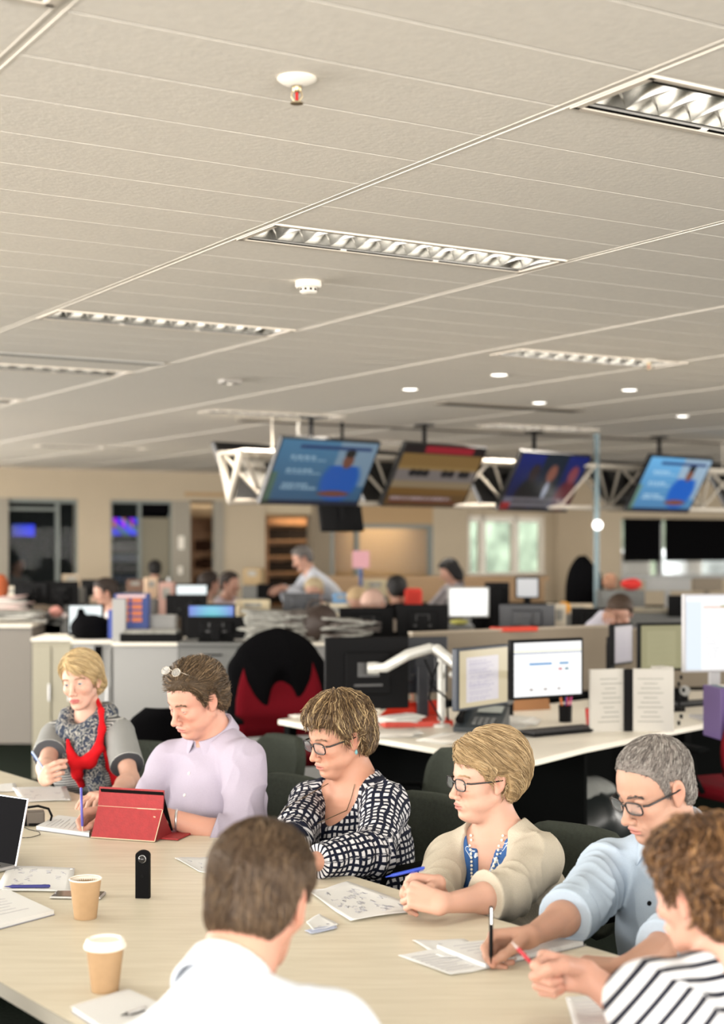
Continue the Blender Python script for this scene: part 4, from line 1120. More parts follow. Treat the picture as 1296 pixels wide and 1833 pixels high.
def cabinet(label, u0, u1, vtop, d, depth=.45, m=None, doors=2, drawers=0, ztop=None, rz=0., top=None, name='storage_cabinet', gap=True):
    o, W, z, D = floor_box(name, label, 'cabinet', u0, u1, vtop, d, depth, m, ztop, rz)
    m = m or m_cab
    MB().box((0, .01, z / 2 - .01), (W, D - .02, z - .04)).build('body', m, o)
    MB().box((0, 0, z - .012), (W + .01, D + .02, .024), None, .003).build('worktop', top or m_lam, o)
    for k in range(doors):
        w_ = W / doors; dd = MB().box((-W / 2 + w_ * (k + .5), -D / 2 + .004, z / 2 - .01), (w_ - .012, .018, z - .10), None, .002).build('door', m, o)
        MB().box((-W / 2 + w_ * (k + .5) + w_ * .38, -D / 2 - .012, z * .62), (.012, .014, .12)).build('handle', m_alu, dd)
    for k in range(drawers):
        h_ = (z - .08) / drawers; dd = MB().box((0, -D / 2 + .004, .04 + h_ * (k + .5)), (W - .02, .018, h_ - .014), None, .002).build('drawer', m, o)
        MB().box((0, -D / 2 - .010, .04 + h_ * (k + .86)), (W * .3, .012, .012)).build('handle', m_dark, dd)
    return o
def paint_web(s, t):
    c = np.ones(s.shape + (3,)) * .97; c = mix(c, (.90, .88, .62), ((t > .82) & (t < .86)) * .8); c = mix(c, (.35, .42, .55), ((t > .795) & (t < .815)).astype(float))
    c = mix(c, (.90, .90, .90), ((t > .87)) * .8)
    c = mix(c, (.18, .52, .75), ((np.abs(t - .60) < .018) & (s > .22) & (s < .56)).astype(float)); c = mix(c, (.18, .52, .72), ((np.abs(t - .60) < .018) & (s > .66) & (s < .80)).astype(float))
    c = mix(c, (.70, .28, .36), ((np.abs(t - .48) < .022) & (np.abs(s - .68) < .03)).astype(float)); c = mix(c, (.15, .42, .50), ((np.abs(t - .48) < .022) & (np.abs(s - .78) < .03)).astype(float))
    for y, a, b in ((.74, .4, .85), (.28, .25, .6), (.28, .7, .82)): c = mix(c, (.86, .86, .84), hline(s, t, y, a, b, .008, 3))
    for x in (.25, .46, .66): c = mix(c, (.42, .36, .34), blob(s, t, x, .12, .025, .02))
    return c
def paint_doc(bg, page, tx):
    def f(s, t):
        c = np.ones(s.shape + (3,)) * np.array(bg); c = mix(c, page, ((s > .14) & (s < .80) & (t > .08) & (t < .88)).astype(float))
        for k in range(22): c = mix(c, tx, hline(s, t, .12 + .034 * k, .2, .55 + .2 * ((k * 7) % 5) / 5, .008, k) * .35)
        return c
    return f
def paint_mail(s, t):
    c = np.ones(s.shape + (3,)) * .95; c = mix(c, (.84, .88, .92), (s < .22).astype(float)); c = mix(c, (.92, .94, .97), (t > .93).astype(float))
    c = mix(c, (.80, .50, .30), ((np.abs(t - .86) < .008) & (s > .25)).astype(float)); c = mix(c, (.45, .62, .30), ((np.abs(t - .872) < .006) & (s > .5)).astype(float))
    for k in range(15): c = mix(c, (.60, .60, .64), hline(s, t, .80 - .045 * k, .28, .5, .007, k) * .5); c = mix(c, (.70, .72, .75), hline(s, t, .80 - .045 * k, .62, .95, .007, k + 3) * .5)
    return mix(c, (.25, .15, .60), ((np.abs(s - .62) < .03) & (np.abs(t - .42) < .02)).astype(float))
def flat(*c): return lambda s, t: np.ones(s.shape + (3,)) * np.array(c)
def paint_blue(s, t): return np.stack([.05 + .1 * s, .30 + .35 * np.sin(s * 3), .70 + .1 * t], -1)
def make_monitor(label, c, rz, W, H, paint=None, strength=1.0, case=None, stand=True, base_z=.73, bez=.014, group=None, tilt=0., arm=None):
    """c = centre of the panel; the display faces local -y"""
    o = empty('computer_monitor', label, 'monitor', c, rz, group); case = case or m_dark; Mt = Euler((tilt, 0, 0)).to_matrix().to_4x4()
    MB().box((0, .018, 0), (W, .034, H), None, .006).build('case', case, o, Mt)
    MB().box((0, .044, .0), (W * .55, .03, H * .6), None, .01).build('rear_housing', case, o, Mt)
    q = MB(); q.box((0, .0615, .02), (W * .26, .008, H * .20)); q.box((0, .060, -H * .16), (W * .34, .006, .012)); q.build('vesa_plate', mat('vesa_grey', (.05, .05, .05), .5), o, Mt)
    if paint: screen('display', W - 2 * bez, H - 2 * bez, paint, o, Mt @ Matrix.Translation((0, -.0012, 0)), 72, strength)
    else: MB().box((0, 0, 0), (W - 2 * bez, .003, H - 2 * bez)).build('display', m_black, o, Mt)
    if stand:
        dz = base_z - c[2]; q = MB(); q.box((0, .085, (dz - .0) / 2), (.06, .03, -dz), None, .004); q.box((0, .07, -.0), (.08, .04, .08)); q.build('stand_column', case, o)
        q = MB(); q.box((0, .06, dz + .009), (.24, .18, .016), None, .006); q.build('stand_foot', case, o)
    return o
def paper_pile(name, label, cat, c, W, D, n, m, rz=0., th=.006, seed=0, jit=.02, group=None, bend=0.):
    rs = random.Random(seed); o = empty(name, label, cat, c, rz, group); m2 = m if isinstance(m, (list, tuple)) else [m]
    for i in range(n):
        g = []; a = rs.uniform(-.25, .25); sx, sy = rs.uniform(-jit, jit), rs.uniform(-jit, jit)
        for k in range(6):
            r_ = []
            for j in range(6):
                x = (k / 5 - .5) * W; y = (j / 5 - .5) * D; z = th * (i + 1) + rs.uniform(-.001, .001) + bend * math.sin(i * 1.7 + k * .8) * (abs(k - 2.5) / 2.5)
                r_.append((x * math.cos(a) - y * math.sin(a) + sx, x * math.sin(a) + y * math.cos(a) + sy, z))
            g.append(r_)
        q = MB().sheet(g, th * .9); q.build('sheaf', m2[i % len(m2)], o)
    return o
def keyboard(label, c, rz, col=None):
    o = empty('keyboard', label, 'keyboard', c, rz); MB().box((0, 0, .010), (.44, .15, .016), None, .004).build('body', col or m_dark, o)
    q = MB(); 
    for r_ in range(5):
        for k in range(18):
            q.box((-.204 + k * .024, -.052 + r_ * .026, .021), (.019, .020, .006))
    ko = q.build('keys', mat('key_black', (.03, .03, .032), .5), o); ko['kind'] = 'stuff'
    return o
def mug(name, label, cat, c, r=.04, h=.1, m=None, group=None, handle=True, taper=1.0):
    o = empty(name, label, cat, c, 0, group); MB().lathe([(r * taper, 0), (r, h), (r - .003, h), (r * taper - .003, .004)], 24).build('body', m or m_white, o)
    if handle: MB().tube([(r - .002, 0, h * .8), (r + .025, 0, h * .75), (r + .028, 0, h * .35), (r - .002, 0, h * .25)], .005, 8).build('handle', m or m_white, o)
    return o
def office_chair(label, loc, rz, seat_m, back_h=1.05, arms=True, group=None, bw=.46):
    o = empty('office_chair', label, 'chair', loc, rz, group)
    MB().box((0, 0, .47), (.48, .46, .07), None, .03).build('seat', seat_m, o)
    g = []; 
    for k in range(9):
        z = .56 + (back_h - .56) * k / 8; wv = bw * (1 - .55 * max(0, (k - 5) / 3) ** 2.2) * (.9 + .1 * math.sin(k * .7)); y = .20 + .10 * (k / 8) - .03 * math.sin(k / 8 * 3.1)
        g.append((z, wv, y))
    vs = []; n = 10
    for z, wv, y in g:
        for j in range(n + 1):
            t = j / n * 2 - 1; vs.append((t * wv / 2, y - .05 * t * t, z))
    m_ = len(vs); vs2 = [(x, y + .055 - .03 * abs(x) / (bw / 2), z) for x, y, z in vs]
    q = MB(); fs = [(i * (n + 1) + j, i * (n + 1) + j + 1, (i + 1) * (n + 1) + j + 1, (i + 1) * (n + 1) + j) for i in range(8) for j in range(n)]
    ed = [j for j in range(n + 1)] + [(i + 1) * (n + 1) + n for i in range(8)] + [8 * (n + 1) + j for j in range(n - 1, -1, -1)] + [i * (n + 1) for i in range(7, 0, -1)]
    q.add(vs + vs2, fs + [tuple(m_ + k for k in f[::-1]) for f in fs] + [(ed[(k + 1) % len(ed)], ed[k], ed[k] + m_, ed[(k + 1) % len(ed)] + m_) for k in range(len(ed))], None, True)
    q.build('backrest', seat_m, o)
    MB().tube([(0, .26, .75), (0, .30, .55), (0, .20, .42), (0, 0, .40)], .022, 8).build('back_support', m_blk, o)
    MB().tube([(0, 0, .44), (0, 0, .10)], .028, 12).build('gas_lift', m_blk, o)
    q = MB()
    for k in range(5):
        a = k * 2 * math.pi / 5; q.tube([(0, 0, .11), (.28 * math.cos(a), .28 * math.sin(a), .07)], [.025, .016], 8)
    q.build('star_base', m_blk, o)
    for k in range(5):
        a = k * 2 * math.pi / 5; MB().lathe([(.001, -.015), (.028, -.015), (.028, .015), (.001, .015)], 14, TR((.29 * math.cos(a), .29 * math.sin(a), .029), a, 0, math.pi / 2) if False else TR((.29 * math.cos(a), .29 * math.sin(a), .029)) @ Euler((math.pi / 2, 0, a)).to_matrix().to_4x4()).build('caster', m_blk, o)
    if arms:
        for s in (-1, 1):
            MB().tube([(s * .25, .05, .47), (s * .30, .05, .55), (s * .30, .03, .67)], .014, 8).build('armrest_support', m_blk, o)
            MB().box((s * .30, .0, .685), (.07, .26, .03), None, .012).build('armrest', m_blk, o)
    return o
m_red = mat('red_upholstery', rgb(100, 10, 22), .9, bump=(250, .3)); m_blkf = mat('black_upholstery', (.0035, .0035, .004), .9, bump=(250, .3))
m_grn = mat('charcoal_upholstery', rgb(60, 64, 58), .95, bump=(350, .35), noise=(80, .1))
m_frm = mat('chair_tube_dark', rgb(44, 44, 40), .35, .3)
def meeting_chair(label, loc, rz, group='charcoal meeting chairs'):
    """sitter faces local -y"""
    o = empty('meeting_chair', label, 'chair', loc, rz, group)
    MB().box((0, 0, .45), (.47, .45, .06), None, .028).build('seat', m_grn, o)
    vs = []; n = 14; rows = 12
    for i in range(rows + 1):
        t = i / rows; z = .53 + .30 * t; wv = .230 * (1 - abs(2 * t - 1) ** 3.2 * .42); 
        for j in range(n + 1):
            x = (j / n * 2 - 1); vs.append((x * wv, .235 + .05 * t - .055 * x * x * (wv / .235), z))
    m_ = len(vs); vs2 = [(x * 1.0, y + .045, z) for x, y, z in vs]; fs = [(i * (n + 1) + j, i * (n + 1) + j + 1, (i + 1) * (n + 1) + j + 1, (i + 1) * (n + 1) + j) for i in range(rows) for j in range(n)]
    ed = [j for j in range(n + 1)] + [(i + 1) * (n + 1) + n for i in range(rows)] + [rows * (n + 1) + j for j in range(n - 1, -1, -1)] + [i * (n + 1) for i in range(rows - 1, 0, -1)]
    q = MB(); q.add(vs + vs2, fs + [tuple(m_ + k for k in f[::-1]) for f in fs] + [(ed[(k + 1) % len(ed)], ed[k], ed[k] + m_, ed[(k + 1) % len(ed)] + m_) for k in range(len(ed))], None, True)
    q.build('backrest', m_grn, o)
    for s in (-1, 1):
        MB().tube([(s * .25, -.22, .02), (s * .25, -.20, .44), (s * .27, -.20, .62), (s * .27, -.17, .67), (s * .27, .05, .67), (s * .265, .20, .66), (s * .25, .26, .60), (s * .235, .26, .44), (s * .24, .30, .02)], .011, 10).build('frame', m_blk, o)
        MB().box((s * .27, -.06, .683), (.045, .24, .018), None, .008).build('armrest', m_blk, o)
        MB().tube([(s * .235, .26, .50), (s * .19, .275, .66)], .009, 8).build('back_bracket', m_blk, o)
    q = MB(); q.tube([(-.25, -.20, .42), (.25, -.20, .42)], .010, 8); q.tube([(-.24, .27, .42), (.24, .27, .42)], .010, 8); q.build('cross_bar', m_blk, o)
    return o

# ------------------------------------------------------------------ the white desk cluster behind the meeting
pts = [P(498, 1288, .73), P(700, 1326, .73), P(880, 1357, .73), P(930, 1362, .73), P(960, 1360, .73), P(1048, 1338, .73), P(1213, 1305, .73), P(1330, 1283, .73)]
pl = [(p.x, p.y) for p in pts] + [(4.2, 8.7), (4.0, 9.6), (1.9, 9.45), (.9, 8.5), (.25, 8.5), (-.36, 8.03)]
o = empty('desk', 'long white angled workstation desk behind the meeting chairs', 'desk', (0, 0, 0))
MB().prism(pl, .705, .73).build('desk_top', m_lam, o)
for a, b, off in ((1, 3, .55), (4, 7, 1.15)):
    p, q_ = Vector(pl[a]), Vector(pl[b]); d_ = (q_ - p).normalized(); nn = Vector((-d_.y, d_.x)) * off; p = p + d_ * .12 + nn; q_ = q_ - d_ * .1 + nn; c = (p + q_) / 2
    MB().box((0, 0, .36), ((q_ - p).length, .02, .66), TR((c.x, c.y, 0), math.atan2(d_.y, d_.x))).build('shade_panel', m_blk, o)  # black sheet set back in open space, for the dark under the desk
for p in (pl[0], pl[2], pl[6]):
    MB().box((0, 0, .355), (.05, .05, .70), TR((p[0] + .06, p[1] + .12, 0), .65)).build('leg', m_blk, o)
def scr(label, a, b, z0, z1, m=m_scr, th=.045):
    a = Vector(a); b = Vector(b); d_ = b - a; o = empty('desk_screen', label, 'partition', ((a.x + b.x) / 2, (a.y + b.y) / 2, 0), math.atan2(d_.y, d_.x))
    MB().box((0, 0, (z0 + z1) / 2), (d_.length, th, z1 - z0), None, .004).build('panel', m, o); MB().box((0, 0, z0 / 2 + .01), (d_.length, th * .8, z0 - .03)).build('lower_shade_panel', m_blk, o); MB().box((0, 0, z1 + .006), (d_.length, th + .01, .012)).build('top_rail', mat('rail_beige', rgb(150, 138, 120), .5), o); return o  # black lower sheet added to darken the view under the desk
a = Q(735, 1130, 8.9); b = Q(1092, 1112, 9.7); scr('beige fabric screen behind the pair of lit monitors', (a.x, a.y), (b.x, b.y), .72, 1.13)
a = Q(1092, 1112, 9.75); b = Q(1420, 1120, 9.9); scr('beige fabric screen at right behind the binder and tall monitor', (a.x, a.y), (b.x, b.y), .72, 1.10)
make_monitor('lit monitor with a beige document window, left of the bright pair', Q(866, 1212, 7.15), math.radians(50), .43, .30, paint_doc((.80, .74, .60), (.84, .81, .82), (.45, .45, .62)), .50, mat('case_navy', (.012, .02, .035), .4), stand=False)
make_monitor('bright white monitor with a web page showing blue bars', Q(981, 1197, 7.05), math.radians(28), .42, .285, paint_web, .58, stand=False)
# monitor arm carrying the pair and the black one
o = empty('monitor_arm', 'white jointed monitor arms on a post between the black and the lit monitors', 'monitor arm', (0, 0, 0))
b0 = P(790, 1300, .73); top = Vector((b0.x, b0.y, 1.10)); m_arm = mat('arm_white', rgb(205, 205, 200), .35, .3)
MB().tube([b0, top], .020, 12).build('post', m_arm, o)
j1 = Q(772, 1160, 7.5); e1 = Q(668, 1196, 7.5)
MB().tube([top, j1], .022, 12).build('lower_arm', m_arm, o)
MB().tube([j1, Q(730, 1172, 7.48), Q(690, 1195, 7.44), e1], [.026, .028, .026, .022], 12).build('upper_arm', m_arm, o)
MB().lathe([(.03, -.03), (.032, 0), (.03, .03)], 16, TR(e1, 0, 0, math.pi / 2)).build('head', m_arm, o)
j2 = Q(783, 1162, 7.35); e2 = Q(828, 1200, 7.25)
MB().tube([Vector((b0.x + .03, b0.y - .03, 1.07)), j2, e2, Q(868, 1212, 7.27)], [.022, .026, .024, .018], 12).build('upper_arm', m_arm, o)
MB().tube([Vector((b0.x + .05, b0.y, 1.0)), Q(870, 1215, 7.5), Q(975, 1200, 7.17)], [.018, .022, .018], 12).build('upper_arm', m_arm, o)
MB().lathe([(.05, 0), (.05, .012), (.02, .02)], 20, TR(b0)).build('clamp', m_arm, o)
for k, pp in enumerate([[(760, 1180), (775, 1215), (768, 1250), (790, 1290)], [(785, 1185), (770, 1225), (800, 1250), (802, 1290)]]):
    MB().tube([Q(*p, 7.45) for p in pp], .006, 6).build('cable', m_dark, o)
make_monitor('large black monitor seen from behind, left of the white arms', Q(655, 1204, 7.62), math.radians(12) + math.pi, .44, .37, None, case=m_dark, stand=False)
make_monitor('black monitor seen edge-on behind the white monitor arm', Q(745, 1190, 7.9), math.radians(20) + math.pi, .34, .30, None, case=mat('case_blue_black', (.012, .014, .02), .4), base_z=.73)
make_monitor('narrow grey-lit monitor standing above the ring binder', Q(1116, 1153, 8.6), math.radians(52), .24, .24, paint_doc((.40, .37, .40), (.42, .39, .43), (.3, .28, .34)), .62)
make_monitor('olive-lit monitor above the ring binder, beside the grey one', Q(1186, 1158, 8.3), math.radians(14), .29, .27, paint_doc((.60, .58, .44), (.64, .62, .48), (.55, .53, .40)), .52)
make_monitor('tall bright monitor with a mail window at the right edge', Q(1290, 1133, 7.9), math.radians(10), .42, .42, paint_mail, .60, mat('case_silver', (.4, .4, .42), .4))
# ring binder
o = empty('ring_binder', 'large white ring binder standing open on the white desk', 'binder', Q(1128, 1302, 7.45), math.radians(5)); o.location.z = .73
pgs = mat('binder_pages', rgb(186, 183, 176), .8)
bh = .315
MB().box((-.115, .02, bh / 2), (.20, .02, bh), TR((0, 0, 0), math.radians(12))).build('page_block', pgs, o); MB().box((-.012, -.01, bh / 2), (.045, .012, bh)).build('spine', m_dark, o)
MB().box((.115, .00, bh / 2), (.205, .03, bh), TR((0, 0, 0), math.radians(-6))).build('page_block', pgs, o)
q = MB(); q2 = MB()
for k in range(10): q.box((-.115 + .008 * (k % 3), .0085, .05 + .024 * k), (.12 - .02 * (k % 4), .001, .004), TR((0, 0, 0), math.radians(12))); q2.box((.10, -.0155, .05 + .024 * k), (.13 - .03 * (k % 3), .001, .004), TR((0, 0, 0), math.radians(-6)))
for q_ in (q, q2): q_.build('printed_text', mat('print_grey', rgb(140, 138, 132), .8), o)
MB().box((.235, .05, bh / 2), (.075, .09, bh), TR((0, 0, 0), math.radians(20))).build('tabbed_divider', pgs, o)
for k in range(8): MB().box((.245 + .016 * (k % 3) , -.022 + .012 * (k % 3), .04 + .033 * k), (.012, .012, .02)).build('index_tab', m_dark, o)
def put(name, label, cat, u, v, build, rz=0., z=.73, group=None):
    p = P(u, v, z); o = empty(name, label, cat, p, rz, group); build(o); return o
# magazines at the right edge
for k, (cc, lab) in enumerate([((90, 70, 120), 'purple spined folder standing at the right edge of the desk'), ((40, 90, 100), 'teal spined folder beside the purple one at the right edge'), ((225, 215, 195), 'cream folder standing outermost at the right edge')]):
    c = Q(1279 + 13 * k, 1200, 7.2); q = MB().box((0, 0, .125), (.03, .2, .25), TR((c.x, c.y, .73), .2), .003); props(q.build('folder', mat('folder_%d' % k, rgb(*cc), .5)), lab, 'folder')
keyboard('black keyboard on the white desk in front of the bright web monitor', P(1000, 1312, .73), math.radians(33))
keyboard('black keyboard near the right edge below the tall monitor', P(1245, 1262, .73), math.radians(30))
# red folder with papers
o = put('folder', 'red document folder with crumpled white paper on the desk', 'folder', 742, 1296, lambda o: None, .15)
MB().box((0, 0, .015), (.36, .26, .03), None, .004).build('cover', mat('red_card', rgb(190, 52, 30), .5), o)
MB().add([(-.17, .12, .03), (.18, .13, .03), (.18, .11, .115), (-.10, .09, .10)], [(0, 1, 2, 3)]).build('flap', mat('red_card', rgb(190, 52, 30), .5), o)
paper_pile('paper_stack', 'white crumpled sheets lying on the red folder', 'paper', P(712, 1290, .765), .2, .14, 4, m_paper, .4, .006, 4, .02, bend=.01)
for k, (u, v, w_, d_, lab) in enumerate([(690, 1316, .3, .2, 'loose white papers on the desk below the red folder'), (620, 1292, .26, .2, 'loose papers by the tip of the white desk'), (560, 1284, .2, .12, 'small papers at the left tip of the desk'), (805, 1325, .28, .16, 'spread of papers in front of the telephone'), (925, 1296, .22, .16, 'crumpled newspaper sheets behind the keyboard')]):
    paper_pile('paper_stack', lab, 'paper', P(u, v, .732), w_, d_, 4 if k != 4 else 7, [m_paper, mat('paper_shade', rgb(205, 200, 192), .8)], .3 * k, .004, k, .03, bend=.004)
# telephone
o = put('desk_telephone', 'black desk telephone with handset and display on the white desk', 'telephone', 862, 1308, lambda o: None, math.radians(-20))
MB().add([(-.12, -.10, 0), (.12, -.10, 0), (.12, .10, 0), (-.12, .10, 0), (-.12, -.10, .025), (.12, -.10, .025), (.12, .10, .12), (-.12, .10, .12)], [(0, 3, 2, 1), (4, 5, 6, 7), (0, 1, 5, 4), (2, 3, 7, 6), (1, 2, 6, 5), (3, 0, 4, 7)]).build('body', mat('phone_grey', rgb(46, 52, 56), .35), o)
MB().tube([(-.09, -.09, .06), (-.09, -.05, .085), (-.09, .04, .125), (-.09, .09, .13)], [.024, .017, .017, .024], 10).build('handset', m_dark, o)
MB().add([(-.03, .02, .092), (.10, .02, .092), (.10, .08, .119), (-.03, .08, .119)], [(0, 1, 2, 3)]).build('display', mat('phone_lcd', rgb(150, 155, 150), .3), o)
q = MB(); [q.box((-.02 + .03 * i, -.07 + .022 * j, .045 + .010 * j), (.02, .014, .008)) for i in range(4) for j in range(3)]; k_ = q.build('keys', m_cab2, o)
o = put('desktop_speaker', 'small black speaker or cradle behind the telephone', 'speaker', 905, 1290, lambda o: None, .3)
MB().box((0, 0, .09), (.07, .09, .18), None, .02).build('body', m_dark, o); MB().lathe([(.028, 0), (.03, .004)], 20, TR((0, -.047, .12), 0, math.pi / 2)).build('cone', m_cab2, o)
o = put('calendar', 'brown desk calendar board standing under the monitors', 'calendar', 942, 1272, lambda o: None, .4)
MB().add([(-.14, 0, 0), (.16, 0, 0), (.16, .05, .13), (-.14, .05, .13), (-.14, .1, 0), (.16, .1, 0)], [(0, 1, 2, 3), (3, 2, 5, 4), (0, 3, 4), (1, 5, 2), (0, 4, 5, 1)]).build('board', mat('kraft_board', rgb(150, 108, 74), .7), o)
o = put('pen_pot', 'black pot of coloured pens under the bright monitor', 'pen pot', 1012, 1292, lambda o: None)
MB().lathe([(.034, 0), (.036, .09), (.033, .09), (.031, .004)], 20).build('pot', m_dark, o)
for k, cc in enumerate([(200, 60, 140), (40, 60, 170), (40, 40, 40), (210, 110, 30), (190, 30, 40)]):
    a = k * 1.25; MB().tube([(.012 * math.cos(a), .012 * math.sin(a), .01), (.035 * math.cos(a), .03 * math.sin(a), .15)], .005, 6).build('pen', mat('pen_%d' % k, rgb(*cc), .4), o)
o = put('water_bottle', 'clear plastic water bottle in front of the binder', 'bottle', 1078, 1300, lambda o: None)
MB().lathe([(.030, 0), (.033, .01), (.033, .15), (.028, .17), (.013, .20), (.013, .215)], 20).build('body', mat('clear_plastic', (.85, .9, .92), .08, alpha=.28), o); MB().lathe([(.015, .212), (.015, .228)], 16).build('cap', m_white, o)
mug('paper_cup', 'red and white paper cup beside the water bottle', 'cup', P(1060, 1303, .73), .036, .10, mat('red_cup', rgb(190, 40, 36), .5), None, False, .8)
mug('cup', 'small white cup right of the red cup', 'cup', P(1096, 1305, .73), .028, .06, m_white, None, False, .9)
put('glass_ornament', 'shiny glass jar glinting at the foot of the black monitor', 'jar', 688, 1268, lambda o: (MB().lathe([(.03, 0), (.05, .03), (.052, .07), (.03, .10), (.02, .11)], 20).build('body', mat('jar_glass', (.8, .8, .8), .06, .8), o), MB().lathe([(.022, .11), (.024, .13)], 16).build('lid', m_alu, o)))
mug('mug', 'white mug beside the glass jar', 'mug', P(668, 1275, .73), .038, .09)
mug('mug', 'white mug with orange pattern near the red folder', 'mug', P(718, 1262, .73), .04, .09, mat('mug_orange', rgb(205, 120, 90), .4))
put('computer_mouse', 'black computer mouse beside the keyboard', 'mouse', 1112, 1296, lambda o: MB().lathe([(.001, .028), (.018, .026), (.028, .014), (.030, 0)], 16, Matrix.Scale(1.5, 4, (1, 0, 0))).build('body', m_dark, o))
put('stapler', 'black stapler in front of the ring binder', 'stapler', 1130, 1303, lambda o: (MB().box((0, 0, .008), (.16, .035, .012)).build('base', m_dark, o), MB().box((0, 0, .03), (.15, .025, .02), None, .005).build('arm', m_dark, o)))
put('tape_dispenser', 'black desk gadget below the tall monitor at right', 'desk gadget', 1216, 1262, lambda o: (MB().box((0, 0, .05), (.10, .08, .1), None, .02).build('body', m_dark, o), MB().lathe([(.03, 0), (.03, .02)], 16, TR((.02, -.05, .09), 0, math.pi / 2)).build('roll', m_cab, o)))
# things under the desk
o = put('waste_bag', 'grey plastic bag with paper rubbish under the white desk', 'bag', 1052, 1535, lambda o: None, .4, .02)
rs = np.random.RandomState(4)
def bagf(p): return ell(p, v3(0, 0, .18), (.24, .20, .2)) + .02 * wob(p, 8, 22)
V, F = nets(bagf, v3(-.3, -.3, -.05), v3(.3, .3, .45), .012); numpy_mesh('bag', V, F, mat('bag_grey', rgb(38, 42, 42), .35), o)
def rub(p): return ell(p, v3(.0, 0, .36), (.15, .12, .07)) + .022 * wob(p, 18, 40)
V, F = nets(rub, v3(-.25, -.25, .22), v3(.25, .25, .5), .010); numpy_mesh('rubbish', V, F, mat('rubbish_white', rgb(150, 152, 148), .8), o)
put('computer_tower', 'black computer tower standing under the desk at left', 'computer', 655, 1500, lambda o: (MB().box((0, 0, .22), (.2, .45, .44), None, .01).build('case', m_blk, o), MB().box((0, -.228, .34), (.15, .006, .04)).build('drive_bay', m_cab2, o)), .65, .0)
office_chair('red office chair with a dark jacket over its high back', Vector((-.43, 8.36, 0)), math.radians(15), m_red, 1.12, True, bw=.52)
q = empty('jacket', 'black jacket draped over the red office chair', 'jacket', (-.43, 8.36, 0), math.radians(15))
def jk(p):
    d = ell(p, v3(0, .26, .92), (.275, .085, .26)); d = smin(d, cone(p, v3(-.24, .27, .95), v3(-.25, .22, .62), .05, .05), .04); d = smin(d, cone(p, v3(.24, .27, .95), v3(.25, .22, .62), .05, .05), .04)
    return smax(d, -ell(p, v3(.02, .02, .74), (.13, .24, .28)), .02) - .012 * ridges(p, 6, v3(1, 0, .2), 22)
V, F = nets(jk, v3(-.4, .0, .5), v3(.4, .5, 1.25), .012); numpy_mesh('cloth', V, F, m_blkf, q)
office_chair('red office chair at the right edge of the picture', Vector((1.86, 7.3, 0)), math.radians(205), m_red, 1.02, True)
office_chair('black office chair in the aisle behind the blonde woman', Vector((-.95, 7.0, 0)), math.radians(190), m_blkf, .93, True)

# ------------------------------------------------------------------ left cabinets and the desks behind them
cabinet('white two-door cupboard unit left in the cabinet row, behind the blonde woman', 57, 128, 1142, 10.4, doors=2, m=mat('cab_cream', rgb(158, 153, 134), .5))
cabinet('white cupboard unit with an open dark slot in the cabinet row', 129, 200, 1146, 10.3, doors=1)
q = MB(); p = Q(176, 1180, 10.28); q.box((p.x, p.y, .85), (.05, .02, .22)); props(q.build('slot_opening', m_black), 'narrow black opening in the white cupboard behind the blonde woman', 'opening')
cabinet('wide plain white partition cabinet behind the man in lilac', 202, 318, 1150, 10.0, doors=0, depth=.6, m=m_cab)
cabinet('grey filing cabinet with two wide drawers behind the man in lilac', 319, 440, 1150, 9.9, doors=0, drawers=3, m=m_cab2, top=m_cab2)
cabinet('white cabinet below the piles of newspapers', 442, 588, 1150, 9.7, doors=0, depth=.7)
cabinet('grey low storage counter at the left edge of the picture', -160, 56, 1118, 12.2, doors=0, depth=.9, m=mat('cab_warm_grey', rgb(122, 117, 110), .6))
def on(u, v, d): p = Q(u, v, d); return p
def stack(label, u, v, d, W, D, n, m, seed, th=.012, rz=0., bend=.01, jit=.03, name='newspaper_stack', cat='newspapers'): return paper_pile(name, label, cat, on(u, v, d), W, D, n, m, rz, th, seed, jit, bend=bend)
stack('neat pale stack of newspapers on the white cabinet', 478, 1144, 9.95, .30, .30, 16, m_news, 1, .012)
stack('leaning stack of darker newspapers beside the pale stack', 532, 1144, 9.95, .24, .28, 11, [m_news, m_news2, m_news], 2, .017, .3, .012)
stack('crumpled folded newspapers right of the brown bag', 622, 1146, 9.9, .34, .26, 9, [m_news, m_news2], 7, .016, .2, .02)
o = empty('bag', 'dark brown bag slumped between the newspaper stacks', 'bag', on(570, 1144, 9.9))
V, F = nets(lambda p: ell(p, v3(0, 0, .10), (.13, .12, .13)) + .012 * wob(p, 5, 30), v3(-.2, -.2, -.03), v3(.2, .2, .3), .01); numpy_mesh('body', V, F, mat('brown_leather', rgb(50, 38, 32), .6), o)
MB().tube([(-.08, 0, .2), (-.05, 0, .26), (.05, 0, .26), (.08, 0, .2)], .008, 8).build('handle', mat('brown_leather', rgb(50, 38, 32), .6), o)
